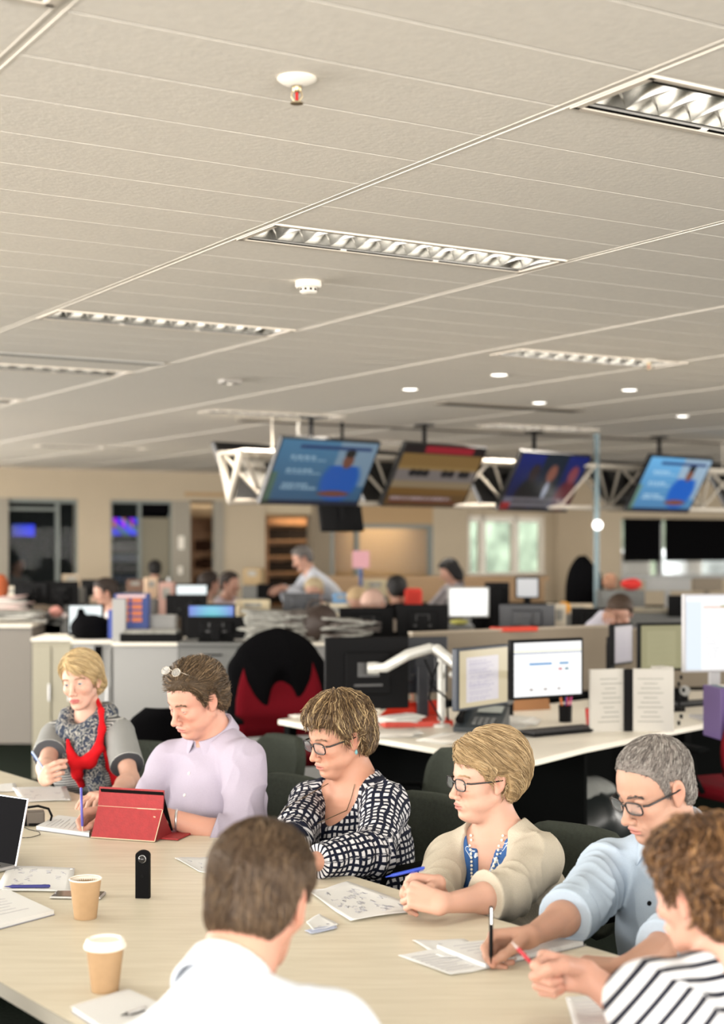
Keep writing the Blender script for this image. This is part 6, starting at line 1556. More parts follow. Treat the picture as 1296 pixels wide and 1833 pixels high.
# ------------------------------------------------------------------ garment materials
def uvmat(name, kind, c1, c2, per, thr, rough=.85, warp=0., bump=.15):
    m = bpy.data.materials.new(name); m.use_nodes = True; nt = m.node_tree; N = nt.nodes; L = nt.links; b = N['Principled BSDF']
    b.inputs['Roughness'].default_value = rough; b.inputs['Specular IOR Level'].default_value = .2
    a = N.new('ShaderNodeAttribute'); a.attribute_name = 'fuv'; v = a.outputs['Vector']
    if warp:
        t = N.new('ShaderNodeTexNoise'); t.inputs['Scale'].default_value = 22; t.inputs['Detail'].default_value = 2; L.new(v, t.inputs['Vector'])
        s = N.new('ShaderNodeVectorMath'); s.operation = 'SUBTRACT'; s.inputs[1].default_value = (.5, .5, .5); L.new(t.outputs['Color'], s.inputs[0])
        k = N.new('ShaderNodeVectorMath'); k.operation = 'SCALE'; k.inputs['Scale'].default_value = warp; L.new(s.outputs[0], k.inputs[0])
        ad = N.new('ShaderNodeVectorMath'); ad.operation = 'ADD'; L.new(v, ad.inputs[0]); L.new(k.outputs[0], ad.inputs[1]); v = ad.outputs[0]
    sp = N.new('ShaderNodeSeparateXYZ'); L.new(v, sp.inputs[0])
    def line(sock, p, th):
        d = N.new('ShaderNodeMath'); d.operation = 'DIVIDE'; d.inputs[1].default_value = p; L.new(sock, d.inputs[0])
        f = N.new('ShaderNodeMath'); f.operation = 'FRACT'; L.new(d.outputs[0], f.inputs[0])
        s_ = N.new('ShaderNodeMath'); s_.operation = 'SUBTRACT'; s_.inputs[1].default_value = .5; L.new(f.outputs[0], s_.inputs[0])
        ab = N.new('ShaderNodeMath'); ab.operation = 'ABSOLUTE'; L.new(s_.outputs[0], ab.inputs[0])
        r = N.new('ShaderNodeMapRange'); r.inputs[1].default_value = th - .04; r.inputs[2].default_value = th + .04; L.new(ab.outputs[0], r.inputs[0]); return r.outputs[0]
    l1 = line(sp.outputs['Y'], per, thr)
    if kind == 'grid':
        l2 = line(sp.outputs['X'], per * .85, thr + .02); mx = N.new('ShaderNodeMath'); mx.operation = 'MAXIMUM'; L.new(l1, mx.inputs[0]); L.new(l2, mx.inputs[1]); l1 = mx.outputs[0]
    mixn = N.new('ShaderNodeMix'); mixn.data_type = 'RGBA'; mixn.inputs['A'].default_value = (*c1, 1); mixn.inputs['B'].default_value = (*c2, 1); L.new(l1, mixn.inputs['Factor']); L.new(mixn.outputs['Result'], b.inputs['Base Color'])
    tc = N.new('ShaderNodeTexCoord'); t2 = N.new('ShaderNodeTexNoise'); t2.inputs['Scale'].default_value = 380; L.new(tc.outputs['Object'], t2.inputs['Vector'])
    bp = N.new('ShaderNodeBump'); bp.inputs['Strength'].default_value = bump; bp.inputs['Distance'].default_value = .003; L.new(t2.outputs['Fac'], bp.inputs['Height']); L.new(bp.outputs[0], b.inputs['Normal'])
    return m
def collar(r, m, rad=.064, h=.034, leaf=.042, back=.018, gap=.30, open_=.0, name='collar'):
    ax = r.H + r.R @ v3(-.028, 0, -.07) * r.s - r.neck; ax /= np.linalg.norm(ax); ax = ax * .6 + r.T[:, 2] * .4; ax /= np.linalg.norm(ax)
    Fm = frame(r.neck, r.T[:, 0] - (r.T[:, 0] @ ax) * ax, ax); s = r.s
    def f(p):
        q = (p - r.neck) @ Fm / s; q = q - v3(.004, 0, 0); rr = np.sqrt(q[:, 0] ** 2 + (q[:, 1] * .95) ** 2); an = np.abs(np.arctan2(q[:, 1], q[:, 0]))
        z = q[:, 2] + .42 * q[:, 0] - back                       # tilted: lower in front
        band = np.maximum(np.abs(rr - rad) - .0028, np.maximum(-z - .012, z - h))
        fr = np.clip(1.35 - an, 0, 1); low = h - leaf - .030 * fr ** 2
        rl = rad + .006 + np.clip(h - z, 0, .1) * .42
        lf = np.maximum(np.abs(rr - rl) - .0028, np.maximum(low - z, z - h - .002)); lf = lf * .9
        g = (gap * .6 + open_) + np.clip(h - z, 0, .1) * 6.5 - an; d = np.minimum(band, smax(lf, g * .05, .002)); d = np.maximum(d, ((gap * .5 + open_) - an) * .05)
        return d * s
    V, F = nets(f, r.neck - .15, r.neck + .15, .0024); return numpy_mesh(name, V, F, m, r.o)
def neck_plane(c=.012, k=.50): return lambda q, p: np.minimum(q[:, 2] + k * q[:, 0] - c, .088 - np.hypot(q[:, 0], q[:, 1]))
def buttons(r, m, zs, y=.0, rad=.0055, sdf=None):
    for z in zs:
        p = (r.neck + r.T @ v3(.25, y, z))[None]
        for _ in range(30): p = p - r.T[:, 0] * sdf(p)[:, None] * .8
        n = grad(sdf, p, .004)[0]; M = Vector((0, 0, 1)).rotation_difference(Vector(n)).to_matrix().to_4x4()
        MB().lathe([(rad, 0), (rad, .002), (rad * .7, .003), (.0005, .0022)], 14, TR(p[0]) @ M).build('button', m, r.o)
def wpt(u, v, z): return np.array(P(u, v, z))
def hq(u, v, d): return np.array(Q(u, v, d))
f1 = np.array(F1); f2 = np.array(F2); FA = math.radians(217.5)
def D(a): return math.radians(a)
# ---------------------------------------------------------------- man in lilac shirt
S = dict(id='m1', head=hq(350, 1250, 5.1), look=(D(222), D(24), D(-3)), face=D(228), hip=(*(hq(350, 1250, 5.1) + f1 * .10 + v3(.02, -.02, 0))[:2], .53), h=dict(HD, lid=.22, fat=1.2, nose=1.12, age=.6, jaw=1.12, width=1.05),
    size=1.04, build=1.08, armb=1.06, belly=.7, shw=.178, flush=.9, neckr=.060, neckx=-.015,
    arms={1: dict(wrist=wpt(200, 1452, .790), hand='pen', fwd=(-.90, -.30, -.12), back=(-.15, .60, .72), pole=(-.2, .5, -1)),
          -1: dict(wrist=wpt(300, 1462, .785), hand='relax', fwd=(-.95, .15, -.05), back=(.1, -.1, 1), pole=(1, -.25, -.75))})
r = rig(S); add_body(r, 'person', 'man in a lilac shirt with glasses pushed up on his hair, writing', (.66, .36, .27)); add_eyes(r, (1, 0, -.5)); add_brows(r, (.10, .06, .03), 1.1)
add_hair(r, dict(id='brown', cols=[(.050, .032, .017), (.125, .080, .042), (.23, .155, .085)], w=[.45, .4, .15], th=.020, n=3200, len=.045, lift=.008, fly=.012, mess=1.0, mf=48, flow=flow_from((.07, .03, .10), (-.3, -.3, 0)), rad=.0009,
    line=[(-.12, -.075), (-.06, -.082), (-.035, -.055), (-.026, .012), (.004, .028), (.012, -.020), (.024, -.010), (.036, .035), (.050, .058), (.07, .070), (.11, .066)]))
m_lil = mat('lilac_shirt', rgb(160, 153, 168), .85, noise=(420, .05), bump=(500, .15), spec=.15)
sf = shirt_sdf(r, g=.012, sleeves=(.92, .42), neck=neck_plane(.030, .50), folds=.0125, seed=3, cuff=.05, loose=.006); lo, hi = bounds(r); cloth(r, 'shirt', m_lil, sf, lo, hi, .0046); collar(r, m_lil, .066, .034, .044, .018)
buttons(r, m_white, (-.09, -.16, -.23, -.30), 0, .005, sf); add_legs(r, mat('navy_trousers', rgb(24, 26, 34), .9), m_dark)
pk = r.hp[1][3]; tip = (pk[0] + pk[4]) / 2
pen('pen', 'blue and white pen in the hand of the man in lilac', (tip[0] - .004, tip[1] - .015, .745), (tip[0] - .012, tip[1] + .002, .745 + .14), mat('pen_violet', rgb(80, 76, 170), .35), .0042, nib=m_white)
# wristwatch strap and glasses on the hair
c = r.wr[-1] + (r.el[-1] - r.wr[-1]) * .12; MB().tube([tuple(c + (np.cross((r.wr[-1] - r.el[-1]) / np.linalg.norm(r.wr[-1] - r.el[-1]), v3(0, 0, 1)) * math.cos(a) + v3(0, 0, 1) * math.sin(a)) * .0325) for a in [k * math.pi / 12 for k in range(24)]], .0045, 8, None, True).build('wristwatch', m_alu, r.o)
Mx = Matrix(((*r.R[0], r.H[0]), (*r.R[1], r.H[1]), (*r.R[2], r.H[2]), (0, 0, 0, 1))) @ TR((-.008, .0, .062)) @ Euler((0, math.radians(-48), 0)).to_matrix().to_4x4()
q = MB(); ln_ = MB()
for k in (1, -1):
    ps = [(.098, .030 * k + .022 * math.cos(a) * k, .014 * math.sin(a)) for a in [i * math.pi / 12 for i in range(24)]]; q.tube(ps, .0011, 6, None, True); q.tube([(.098, .052 * k, .004), (.05, .076 * k, .004), (-.01, .078 * k, .0)], .0011, 6); ln_.add([(.098, .030 * k, 0)] + ps, [(0, i + 1, (i + 1) % 24 + 1) for i in range(24)])
q.tube([(.098, .009, .003), (.101, 0, .006), (.098, -.009, .003)], .001, 6); g_ = q.build('eyeglasses', mat('wire_rim', (.4, .36, .3), .2, 1), r.o, Mx); ln_.build('lens', mat('lens_pushed_up', (.9, .9, .85), .03, alpha=.22), g_, Mx)
# ---------------------------------------------------------------- blonde woman
S = dict(id='w1', head=hq(146, 1218, 5.85), look=(D(256), D(6), D(7)), face=D(245), hip=(*(hq(146, 1218, 5.85) + f1 * .10)[:2], .52), h=dict(HD, lid=.66, jaw=.90, nose=.88, brow=.7, width=.96, chin=.9),
    size=.95, build=.86, armb=.86, shw=.165, bust=.85, neckr=.048, flush=.5, lips=(.55, .16, .16), lipa=.9,
    arms={1: dict(wrist=wpt(78, 1397, .812), hand='pen', fwd=(.35, -.75, .30), back=(-.75, -.35, -.2), pole=(-.5, .6, -1)), -1: dict(wrist=wpt(205, 1420, .775), hand='relax', fwd=(-.6, -.5, 0), back=(0, 0, 1), pole=(.7, .3, -1))})
r = rig(S); add_body(r, 'person', 'blonde woman with a patterned red-edged scarf, holding a pen, looking at the camera', (.74, .47, .37)); add_eyes(r, (1, -.05, .0), (.10, .16, .20)); add_brows(r, (.20, .12, .06), .9)
def part_flow(q):
    sd = np.where(q[:, 1] > -.028, 1., -1.); fr = np.clip((q[:, 0] - .0) / .08, 0, 1)
    return np.stack([-.45 - .3 * fr + 0 * sd, sd * 1.0, -.75 - .2 * fr], 1)
add_hair(r, dict(id='blonde', cols=[(.44, .32, .16), (.60, .47, .27), (.28, .19, .09)], w=[.5, .3, .2], th=.019, n=3000, len=.10, lift=.003, mess=.18, jit=.05, flow=part_flow, over=.35, rad=.0009, groove=.001,
    line=[(-.12, -.085), (-.06, -.090), (-.035, -.085), (-.01, -.03), (.012, -.01), (.030, .010), (.045, .030), (.060, .046), (.075, .058), (.11, .062)], edge=lambda q: np.where((q[:, 1] > -.02) & (q[:, 0] > .02), -.022 * np.clip((q[:, 1] + .02) / .05, 0, 1), .006), bulk=[((-.075, 0, -.03), (.04, .05, .04))]))
m_tee = uvmat('striped_knit', 'stripe', rgb(168, 169, 165), rgb(70, 72, 76), .0095, .24)
sf = shirt_sdf(r, g=.012, sleeves=(-.30, -.30), neck=neck_plane(-.01, .6), folds=.006, seed=5, loose=.004); lo, hi = bounds(r); cloth(r, 'knit_top', m_tee, sf, lo, hi, .005, uv=True); add_legs(r, mat('navy_trousers', rgb(24, 26, 34), .9), m_dark)
T = r.T; nk = r.neck
def L3(x, y, z): return nk + T @ v3(x, y, z)
fabric = torso_sdf
def loopd(p, pts, rs): return chain(p, pts, rs, .02)
ring = [L3(.02 + .085 * math.cos(a), .088 * math.sin(a), .022 - .060 * max(0, math.cos(a))) for a in [k * 2 * math.pi / 12 for k in range(13)]]
drape = [L3(.075, .075, -.01), L3(.125, .050, -.085), L3(.150, .02, -.15), L3(.135, -.03, -.12), L3(.10, -.07, -.04)]
def wrinkle(p, sd=2): return .006 * ridges(p, sd, T @ v3(.2, .6, .8), 55)
def scarf(p):
    d = loopd(p, ring, [.034] * 13); d = smin(d, loopd(p, drape, [.032, .036, .036, .036, .030]), .02)
    d = smin(d, loopd(p, [L3(.07, .085, -.01), L3(.13, .10, -.10), L3(.15, .10, -.20), L3(.145, .10, -.30)], [.028, .030, .034, .034]), .012)
    return d - wrinkle(p)
def onto(pix, lift=.010):
    out = []
    for u, v in pix:
        p = np.array(Q(u, v, 5.60))[None]; dv = p[0] - np.array([0, 0, EYE]); dv /= np.linalg.norm(dv)
        sd = lambda x: np.minimum(scarf(x), torso_sdf(x, r, .012, False))
        for _ in range(60): p = p + dv * (sd(p)[:, None] - lift) * .7
        out.append(p[0])
    return out
def redbit(p):
    d = loopd(p, RA, [.007, .009, .012, .017, .026, .018, .010]); d = smin(d, loopd(p, RB, [.005, .012, .017, .014]), .012)
    d = smin(d, loopd(p, RC, [.007, .012, .017]), .012); return d - wrinkle(p, 7) * .6
RA = onto([(172, 1246), (181, 1272), (183, 1305), (176, 1340), (160, 1362), (141, 1368), (125, 1345)]); RB = onto([(121, 1325), (128, 1360), (138, 1385), (146, 1405)]); RC = onto([(186, 1340), (196, 1372), (208, 1404)])
lo_ = np.min(ring + drape, axis=0) - .28; hi_ = np.max(ring + drape, axis=0) + .12
ms = bpy.data.materials.new('scarf_print'); ms.use_nodes = True; N = ms.node_tree.nodes; L_ = ms.node_tree.links; tc = N.new('ShaderNodeTexCoord'); vo = N.new('ShaderNodeTexVoronoi'); vo.inputs['Scale'].default_value = 90; no = N.new('ShaderNodeTexNoise'); no.inputs['Scale'].default_value = 70; no.inputs['Detail'].default_value = 2
L_.new(tc.outputs['Object'], no.inputs['Vector']); L_.new(tc.outputs['Object'], vo.inputs['Vector']); cr = N.new('ShaderNodeValToRGB'); cr.color_ramp.interpolation = 'CONSTANT'; cr.color_ramp.elements[0].color = (.020, .030, .055, 1); cr.color_ramp.elements[1].position = .49; cr.color_ramp.elements[1].color = (.30, .29, .26, 1); e_ = cr.color_ramp.elements.new(.57); e_.color = (.025, .035, .05, 1)
L_.new(no.outputs['Fac'], cr.inputs[0]); L_.new(cr.outputs[0], N['Principled BSDF'].inputs['Base Color']); N['Principled BSDF'].inputs['Roughness'].default_value = .9
V, F = nets(scarf, lo_, hi_, .0045); so_ = numpy_mesh('scarf', V, F, ms, r.o)
V, F = nets(redbit, lo_, hi_, .0045); numpy_mesh('scarf_border', V, F, mat('scarf_red', rgb(190, 22, 30), .85, bump=(300, .2)), so_)
tp = (r.hp[1][3][0] + r.hp[1][3][4]) / 2; hc = r.wr[1] + r.hR[1] @ v3(.05, .03, .02)
pen('pen', 'clear blue-capped ballpoint held upright by the blonde woman', tuple(np.array(P(96, 1402, .80)) + 0), tuple(np.array(P(96, 1402, .80)) + v3(-.085, .02, .115)), mat('pen_clear', rgb(150, 165, 190), .2), .0042, cap=mat('cap_blue', rgb(40, 90, 170), .3), nib=mat('cap_blue', rgb(40, 90, 170), .3))
# ---------------------------------------------------------------- woman in the checked top
S = dict(id='w2', head=hq(606, 1316, 4.75), look=(D(213), D(17), D(-2)), face=D(222), hip=(*(hq(606, 1316, 4.75) + f1 * .08 + v3(.04, -.02, 0))[:2], .52), h=dict(HD, lid=.30, jaw=1.08, fat=1.5, nose=.98, age=.5, width=1.02, mouth=.0012, chin=.9),
    size=1.0, hscale=1.04, build=1.10, armb=1.04, shw=.18, bust=1.15, belly=.8, neckr=.058, neckdrop=.13, flush=.8, neckx=-.005,
    arms={1: dict(wrist=wpt(492, 1548, .775), hand='relax', fwd=(-.8, -.3, 0), back=(0, 0, 1), pole=(-.2, .5, -1)), -1: dict(wrist=wpt(560, 1543, .780), hand='relax', fwd=(-.95, .1, -.05), back=(0, -.2, 1), pole=(1, -.35, -.7))})
r = rig(S); add_body(r, 'person', 'woman with black glasses in a navy and white checked top', (.62, .34, .24)); add_eyes(r, (1, 0, -.4), (.12, .08, .05)); add_brows(r, (.16, .10, .06), .9)
def w2flow(q):
    d = q - v3(-.035, -.01, .14); d /= np.linalg.norm(d, axis=1)[:, None]; return d + np.stack([.25 + 0 * q[:, 0], .15 + 0 * q[:, 0], -.25 + 0 * q[:, 0]], 1)
add_hair(r, dict(id='streaked', cols=[(.12, .074, .037), (.30, .20, .095), (.50, .37, .20), (.07, .042, .022)], w=[.36, .20, .10, .34], th=.024, n=3200, len=.075, lift=.010, fly=.012, mess=.75, mf=36, flow=w2flow, rad=.0010, groove=.004,
    line=[(-.12, -.088), (-.06, -.096), (-.035, -.075), (-.026, -.005), (.004, .012), (.014, -.020), (.026, -.010), (.036, .022), (.050, .045), (.07, .055), (.11, .052)]))
add_glasses(r, mat('black_rims', (.006, .006, .007), .25), w=.0265, hgt=.0170, rr=.0021)
m_chk = uvmat('checked_cloth', 'grid', rgb(190, 190, 193), rgb(10, 16, 34), .0205, .27, warp=.018)
def scoop(q, p): return np.minimum(np.minimum((1 - (q[:, 1] / .105) ** 2 - ((q[:, 2] - .03) / .135) ** 2) * .07, q[:, 0] + .03), 1) if False else np.maximum(np.minimum((1 - (q[:, 1] / .108) ** 2 - ((q[:, 2] - .025) / .135) ** 2) * .07, q[:, 0] + .02), neck_plane(.0, .25)(q, p))
sf = shirt_sdf(r, g=.014, sleeves=(.93, .93), neck=scoop, folds=.0125, seed=9, loose=.006); lo, hi = bounds(r); cloth(r, 'blouse', m_chk, sf, lo, hi, .0048, uv=True); add_legs(r, mat('black_trousers', rgb(16, 16, 18), .9), m_dark)
def neckl(r, pts, rad, m, name='necklace', seg=6): return MB().tube([tuple(x) for x in pts], rad, seg).build(name, m, r.o)
def drop_on(r, ys, zs, sdfs, off=.003):
    out = []
    for y, z in zip(ys, zs):
        p = (r.neck + r.T @ v3(.22, y, z))[None]
        for _ in range(40): p = p - r.T[:, 0] * (np.minimum.reduce([f(p) for f in sdfs]) - off)[:, None] * .7
        out.append(p[0])
    return out
sk = lambda p: skin_sdf(p, r, False)
tt = np.linspace(-1, 1, 31); zs = -.36 + .37 * np.abs(tt) ** 1.6; pts_ = drop_on(r, tt * .066, zs, [sf, sk]); neckl(r, pts_, .0014, mat('chain_brass', rgb(110, 96, 76), .35, .8))
c = r.H + r.R @ v3(-.004, .080, -.044); MB().lathe([(.0005, -.012), (.0055, -.006), (.004, 0), (.0008, .008)], 12, TR(c)).build('earring', mat('turquoise', rgb(120, 170, 175), .2), r.o)
# ---------------------------------------------------------------- woman in the cream cardigan
S = dict(id='w3', head=hq(868, 1392, 4.2), look=(D(202), D(5), D(0)), face=D(230), hip=(*(hq(868, 1392, 4.2) + f1 * .11 + v3(.03, -.02, 0))[:2], .51), h=dict(HD, lid=.42, jaw=.98, fat=.9, nose=.95, age=1., width=.98, chin=.85),
    size=.96, hscale=1.03, build=1.0, armb=.94, shw=.160, bust=1.1, belly=.4, neckr=.052, neckdrop=.20, flush=.8, neckx=-.005,
    arms={1: dict(wrist=wpt(782, 1583, .800), hand='clasp', fwd=(-.85, -.42, .18), back=(-.30, .55, .75), pole=(-.3, .6, -1)), -1: dict(wrist=wpt(792, 1618, .782), hand='clasp', fwd=(-.88, .28, .22), back=(-.05, -.75, .6), pole=(1, -.3, -.6))})
r = rig(S); add_body(r, 'person', 'woman in a cream cardigan with a pearl necklace and clasped hands', (.70, .43, .33)); add_eyes(r, (1, 0, -.15), (.12, .12, .10)); add_brows(r, (.35, .24, .12), .8)
def w3flow(q):
    d = q - v3(.02, -.030, .14); d /= np.linalg.norm(d, axis=1)[:, None]; fr = np.clip(q[:, 0] / .06, 0, 1); return d + np.stack([-.35 - .5 * fr, .2 + .9 * fr * (q[:, 1] > -.03), -.30 + 0 * q[:, 0]], 1)
add_hair(r, dict(id='sandy', cols=[(.34, .235, .12), (.48, .355, .20), (.19, .125, .06)], w=[.5, .28, .22], th=.024, n=3200, len=.085, lift=.005, fly=.004, mess=.35, mf=30, flow=w3flow, rad=.0009, groove=.0018,
    line=[(-.12, -.070), (-.06, -.078), (-.035, -.060), (-.026, .000), (.004, .012), (.014, -.012), (.026, .004), (.036, .032), (.050, .054), (.07, .068), (.11, .070)], edge=lambda q: np.where((q[:, 1] > 0) & (q[:, 0] > .03), -.016, 0.), bulk=[((-.05, 0, .04), (.07, .075, .08))]))
add_glasses(r, mat('black_rims', (.006, .006, .007), .25), w=.0255, hgt=.0160, rr=.0020)
m_crm = mat('cream_knit', rgb(180, 172, 156), .9, bump=(420, .35), noise=(300, .05), spec=.15)
def opn(w0, w1):
    def f(q, p):
        wz = np.interp(q[:, 2], [-.45, -.10, .02], [w0, w1, .075]); return np.maximum(np.minimum(wz - np.abs(q[:, 1]), q[:, 0] + .0), neck_plane(-.005, .2)(q, p))
    return f
sf = shirt_sdf(r, g=.018, sleeves=(.36, .36), neck=opn(.080, .098), folds=.013, seed=12, loose=.005); lo, hi = bounds(r); cloth(r, 'cardigan', m_crm, sf, lo, hi, .0046)
def vneck(q, p): return np.maximum(np.minimum((q[:, 2] + .150) * .25 - np.abs(q[:, 1]), q[:, 0] + .02), neck_plane(.0, .3)(q, p))
mb_ = bpy.data.materials.new('blue_print'); mb_.use_nodes = True; N = mb_.node_tree.nodes; L_ = mb_.node_tree.links; tc = N.new('ShaderNodeTexCoord'); no = N.new('ShaderNodeTexNoise'); no.inputs['Scale'].default_value = 17; no.inputs['Detail'].default_value = 1.5; no.inputs['Distortion'].default_value = 1.4
L_.new(tc.outputs['Object'], no.inputs['Vector']); cr = N.new('ShaderNodeValToRGB'); cr.color_ramp.interpolation = 'CONSTANT'; cr.color_ramp.elements[0].color = (*rgb(42, 84, 140), 1); cr.color_ramp.elements[1].position = .585; cr.color_ramp.elements[1].color = (*rgb(196, 202, 206), 1); e_ = cr.color_ramp.elements.new(.625); e_.color = (*rgb(52, 94, 150), 1)
L_.new(no.outputs['Fac'], cr.inputs[0]); L_.new(cr.outputs[0], N['Principled BSDF'].inputs['Base Color']); N['Principled BSDF'].inputs['Roughness'].default_value = .85
sf2 = shirt_sdf(r, g=.009, sleeves=(-.7, -.7), neck=vneck, folds=.003, seed=13); cloth(r, 'blouse', mb_, sf2, lo, hi, .0048); add_legs(r, mat('navy_trousers', rgb(24, 26, 34), .9), m_dark)
n = 46; tt = np.linspace(-1, 1, n); zs = -.135 + .15 * np.abs(tt) ** 1.7; pts_ = drop_on(r, tt * .056, zs, [sf2, lambda p: skin_sdf(p, r, False)], .004); q = MB()
for p in pts_:
    q.lathe([(.0004, -.0040), (.0030, -.0028), (.0040, 0), (.0030, .0028), (.0004, .0040)], 8, TR(p))
pn = q.build('pearl_necklace', mat('pearl', rgb(232, 226, 210), .25), r.o)
hc = (r.hp[1][3][1] + r.hp[-1][3][1]) / 2
pen('pen', 'bright blue pen held across the clasped hands', tuple(wpt(690, 1570, .845)), tuple(wpt(760, 1553, .865)), mat('pen_blue', rgb(30, 62, 170), .35), .0042)
# ---------------------------------------------------------------- man in the pale blue shirt
S = dict(id='m2', head=hq(1172, 1410, 3.7), look=(D(207), D(22), D(0)), face=D(222), hip=(*(hq(1172, 1410, 3.7) + f1 * .12 + v3(.02, -.02, 0))[:2], .53), h=dict(HD, lid=.26, jaw=1.02, fat=.4, nose=1.12, age=1.1, width=1.0),
    size=1.02, hscale=1.02, build=1.04, armb=.92, shw=.182, belly=.2, neckr=.058, neckx=-.005, stubble=.35, flush=.6,
    arms={1: dict(wrist=wpt(925, 1690, .785), hand='pen', fwd=(-.97, -.05, -.10), back=(.0, .65, .68), pole=(.6, .1, -.7)), -1: dict(wrist=wpt(1110, 1738, .775), hand='relax', fwd=(-.9, .3, 0), back=(0, 0, 1), pole=(1, -.3, -.7))})
r = rig(S); add_body(r, 'person', 'grey-haired man with glasses in a pale blue shirt, writing in a notebook', (.55, .33, .24)); add_eyes(r, (1, 0, -.5), (.06, .04, .03)); add_brows(r, (.05, .04, .035), 1.2)
add_hair(r, dict(id='grey', cols=[(.17, .15, .135), (.34, .32, .29), (.07, .06, .055)], w=[.4, .27, .33], th=.0085, n=4200, len=.018, lift=.002, fly=.001, mess=.3, jit=.25, flow=flow_from((-.05, 0, .13), (.5, 0, 0)), rad=.0007, groove=.0006,
    line=[(-.12, -.070), (-.06, -.078), (-.035, -.055), (-.026, .012), (.004, .028), (.012, -.018), (.022, -.008), (.034, .040), (.046, .060), (.07, .078), (.11, .080)]))
add_glasses(r, mat('black_rims', (.006, .006, .007), .25), w=.0265, hgt=.0155, rr=.0022)
m_cham = mat('pale_blue_shirt', rgb(160, 174, 188), .85, noise=(500, .06), bump=(500, .15), spec=.15)
sf = shirt_sdf(r, g=.013, sleeves=(.30, .45), neck=neck_plane(.024, .50), folds=.013, seed=21, cuff=.055, loose=.012); lo, hi = bounds(r); cloth(r, 'shirt', m_cham, sf, lo, hi, .0044); collar(r, m_cham, .068, .034, .044, .024, .34, .15)
buttons(r, m_dark, (-.10, -.18, -.26, -.34), 0, .0062, sf); add_legs(r, mat('navy_trousers', rgb(24, 26, 34), .9), m_dark)
ps = []
for y, z in ((.045, -.17), (.130, -.17), (.130, -.29), (.045, -.29)): ps.append(drop_on(r, [y], [z], [sf], .0015)[0])
g = []
for i in range(9):
    g.append([drop_on(r, [.045 + .085 * j / 8], [-.17 - .11 * i / 8], [sf], .0022)[0] for j in range(9)])
q = MB(); q.add([tuple(x) for r_ in g for x in r_], [(i * 9 + j, i * 9 + j + 1, (i + 1) * 9 + j + 1, (i + 1) * 9 + j) for i in range(8) for j in range(8)], None, True); q.build('chest_pocket', m_cham, r.o)
tip = (r.hp[1][3][0] + r.hp[1][3][4]) / 2
pen('pen', 'black pen in the writing hand of the grey-haired man', (tip[0] - .006, tip[1] - .02, .748), (tip[0] - .004, tip[1] + .0, .748 + .125), m_dark, .0045, cap=m_alu)
# ---------------------------------------------------------------- man in white seen from behind
S = dict(id='m0', head=hq(466, 1604, 2.60), look=(D(70), D(20), D(2)), face=D(62), hip=(-.25, 2.22, .53), h=dict(HD, width=1.03), size=1.04, hscale=1.0, build=1.06, armb=1.0, shw=.185, neckr=.062, neckx=-.06, flush=1.,
    arms={1: dict(wrist=(-.10, 2.66, .66), hand='relax', fwd=(.3, .8, 0), back=(0, 0, 1), pole=(.8, -.2, -.8)), -1: dict(wrist=(-.34, 2.58, .66), hand='relax', fwd=(.5, .8, 0), back=(0, 0, 1), pole=(-1, 0, -.8))})
r = rig(S); add_body(r, 'person', 'dark-haired man in a white shirt seen from behind', (.62, .33, .24)); add_eyes(r); add_brows(r, (.06, .04, .03))
add_hair(r, dict(id='dark', cols=[(.050, .030, .017), (.095, .060, .034), (.16, .105, .06)], w=[.5, .35, .15], th=.013, n=5200, len=.045, lift=.004, mess=.30, jit=.08, mf=26, flow=lambda q: np.stack([-.05 - .5 * (q[:, 2] > .06), .25 * np.sign(q[:, 1]), -1. + .6 * (q[:, 2] > .07)], 1), rad=.0008, vox=.0024,
    line=[(-.12, -.098), (-.06, -.106), (-.035, -.066), (-.026, .010), (.004, .028), (.014, -.012), (.026, -.004), (.036, .035), (.050, .058), (.07, .070), (.11, .068)]))
m_wht = mat('white_shirt', rgb(202, 207, 214), .85, bump=(500, .1), spec=.15)
sf = shirt_sdf(r, g=.014, sleeves=(.9, .9), neck=neck_plane(.070, .35), folds=.013, seed=31, cuff=.05, loose=.010); lo, hi = bounds(r); cloth(r, 'shirt', m_wht, sf, lo, hi, .0050); collar(r, m_wht, .066, .040, .052, .020); add_legs(r, mat('navy_trousers', rgb(24, 26, 34), .9), m_dark)
# ---------------------------------------------------------------- curly haired woman in the striped top
S = dict(id='w0', head=hq(1262, 1592, 2.66), look=(D(132), D(12), D(-3)), face=D(128), hip=(.80, 2.38, .52), h=dict(HD, width=1.0, jaw=.95, nose=.9), size=.97, hscale=1.02, build=.98, armb=1.12, hand=1.12, shw=.190, shrug=(.045, .050), bust=1.0, neckr=.05, neckx=-.005, flush=.9,
    arms={1: dict(wrist=wpt(1052, 1748, .812), hand='fist', fwd=(-.97, .05, .16), back=(.12, .92, .30), pole=(.6, .0, -.8)), -1: dict(wrist=(.46, 2.44, .64), hand='relax', fwd=(-.5, .8, 0), back=(0, 0, 1), pole=(.4, -.4, -1))})
r = rig(S); add_body(r, 'person', 'curly brown-haired woman in a navy striped top at lower right', (.68, .40, .31)); add_eyes(r); add_brows(r, (.08, .05, .03))
add_hair(r, dict(id='curly', cols=[(.085, .042, .018), (.17, .085, .035), (.30, .16, .065), (.035, .018, .010)], w=[.4, .27, .13, .2], th=.020, n=5200, len=.070, lift=.010, fly=.012, mess=2.2, mf=70, jit=.1, flow=flow_from((-.03, 0, .14), (0, 0, -.5)), rad=.0011, groove=.008, gf=120, vox=.003, steps=12,
    line=[(-.12, -.105), (-.06, -.115), (-.035, -.085), (-.026, -.02), (.004, .012), (.014, -.020), (.026, -.010), (.036, .020), (.050, .035), (.07, .045), (.11, .045)]))
m_str = uvmat('breton_stripes', 'stripe', rgb(200, 201, 204), rgb(8, 10, 26), .0275, .31)
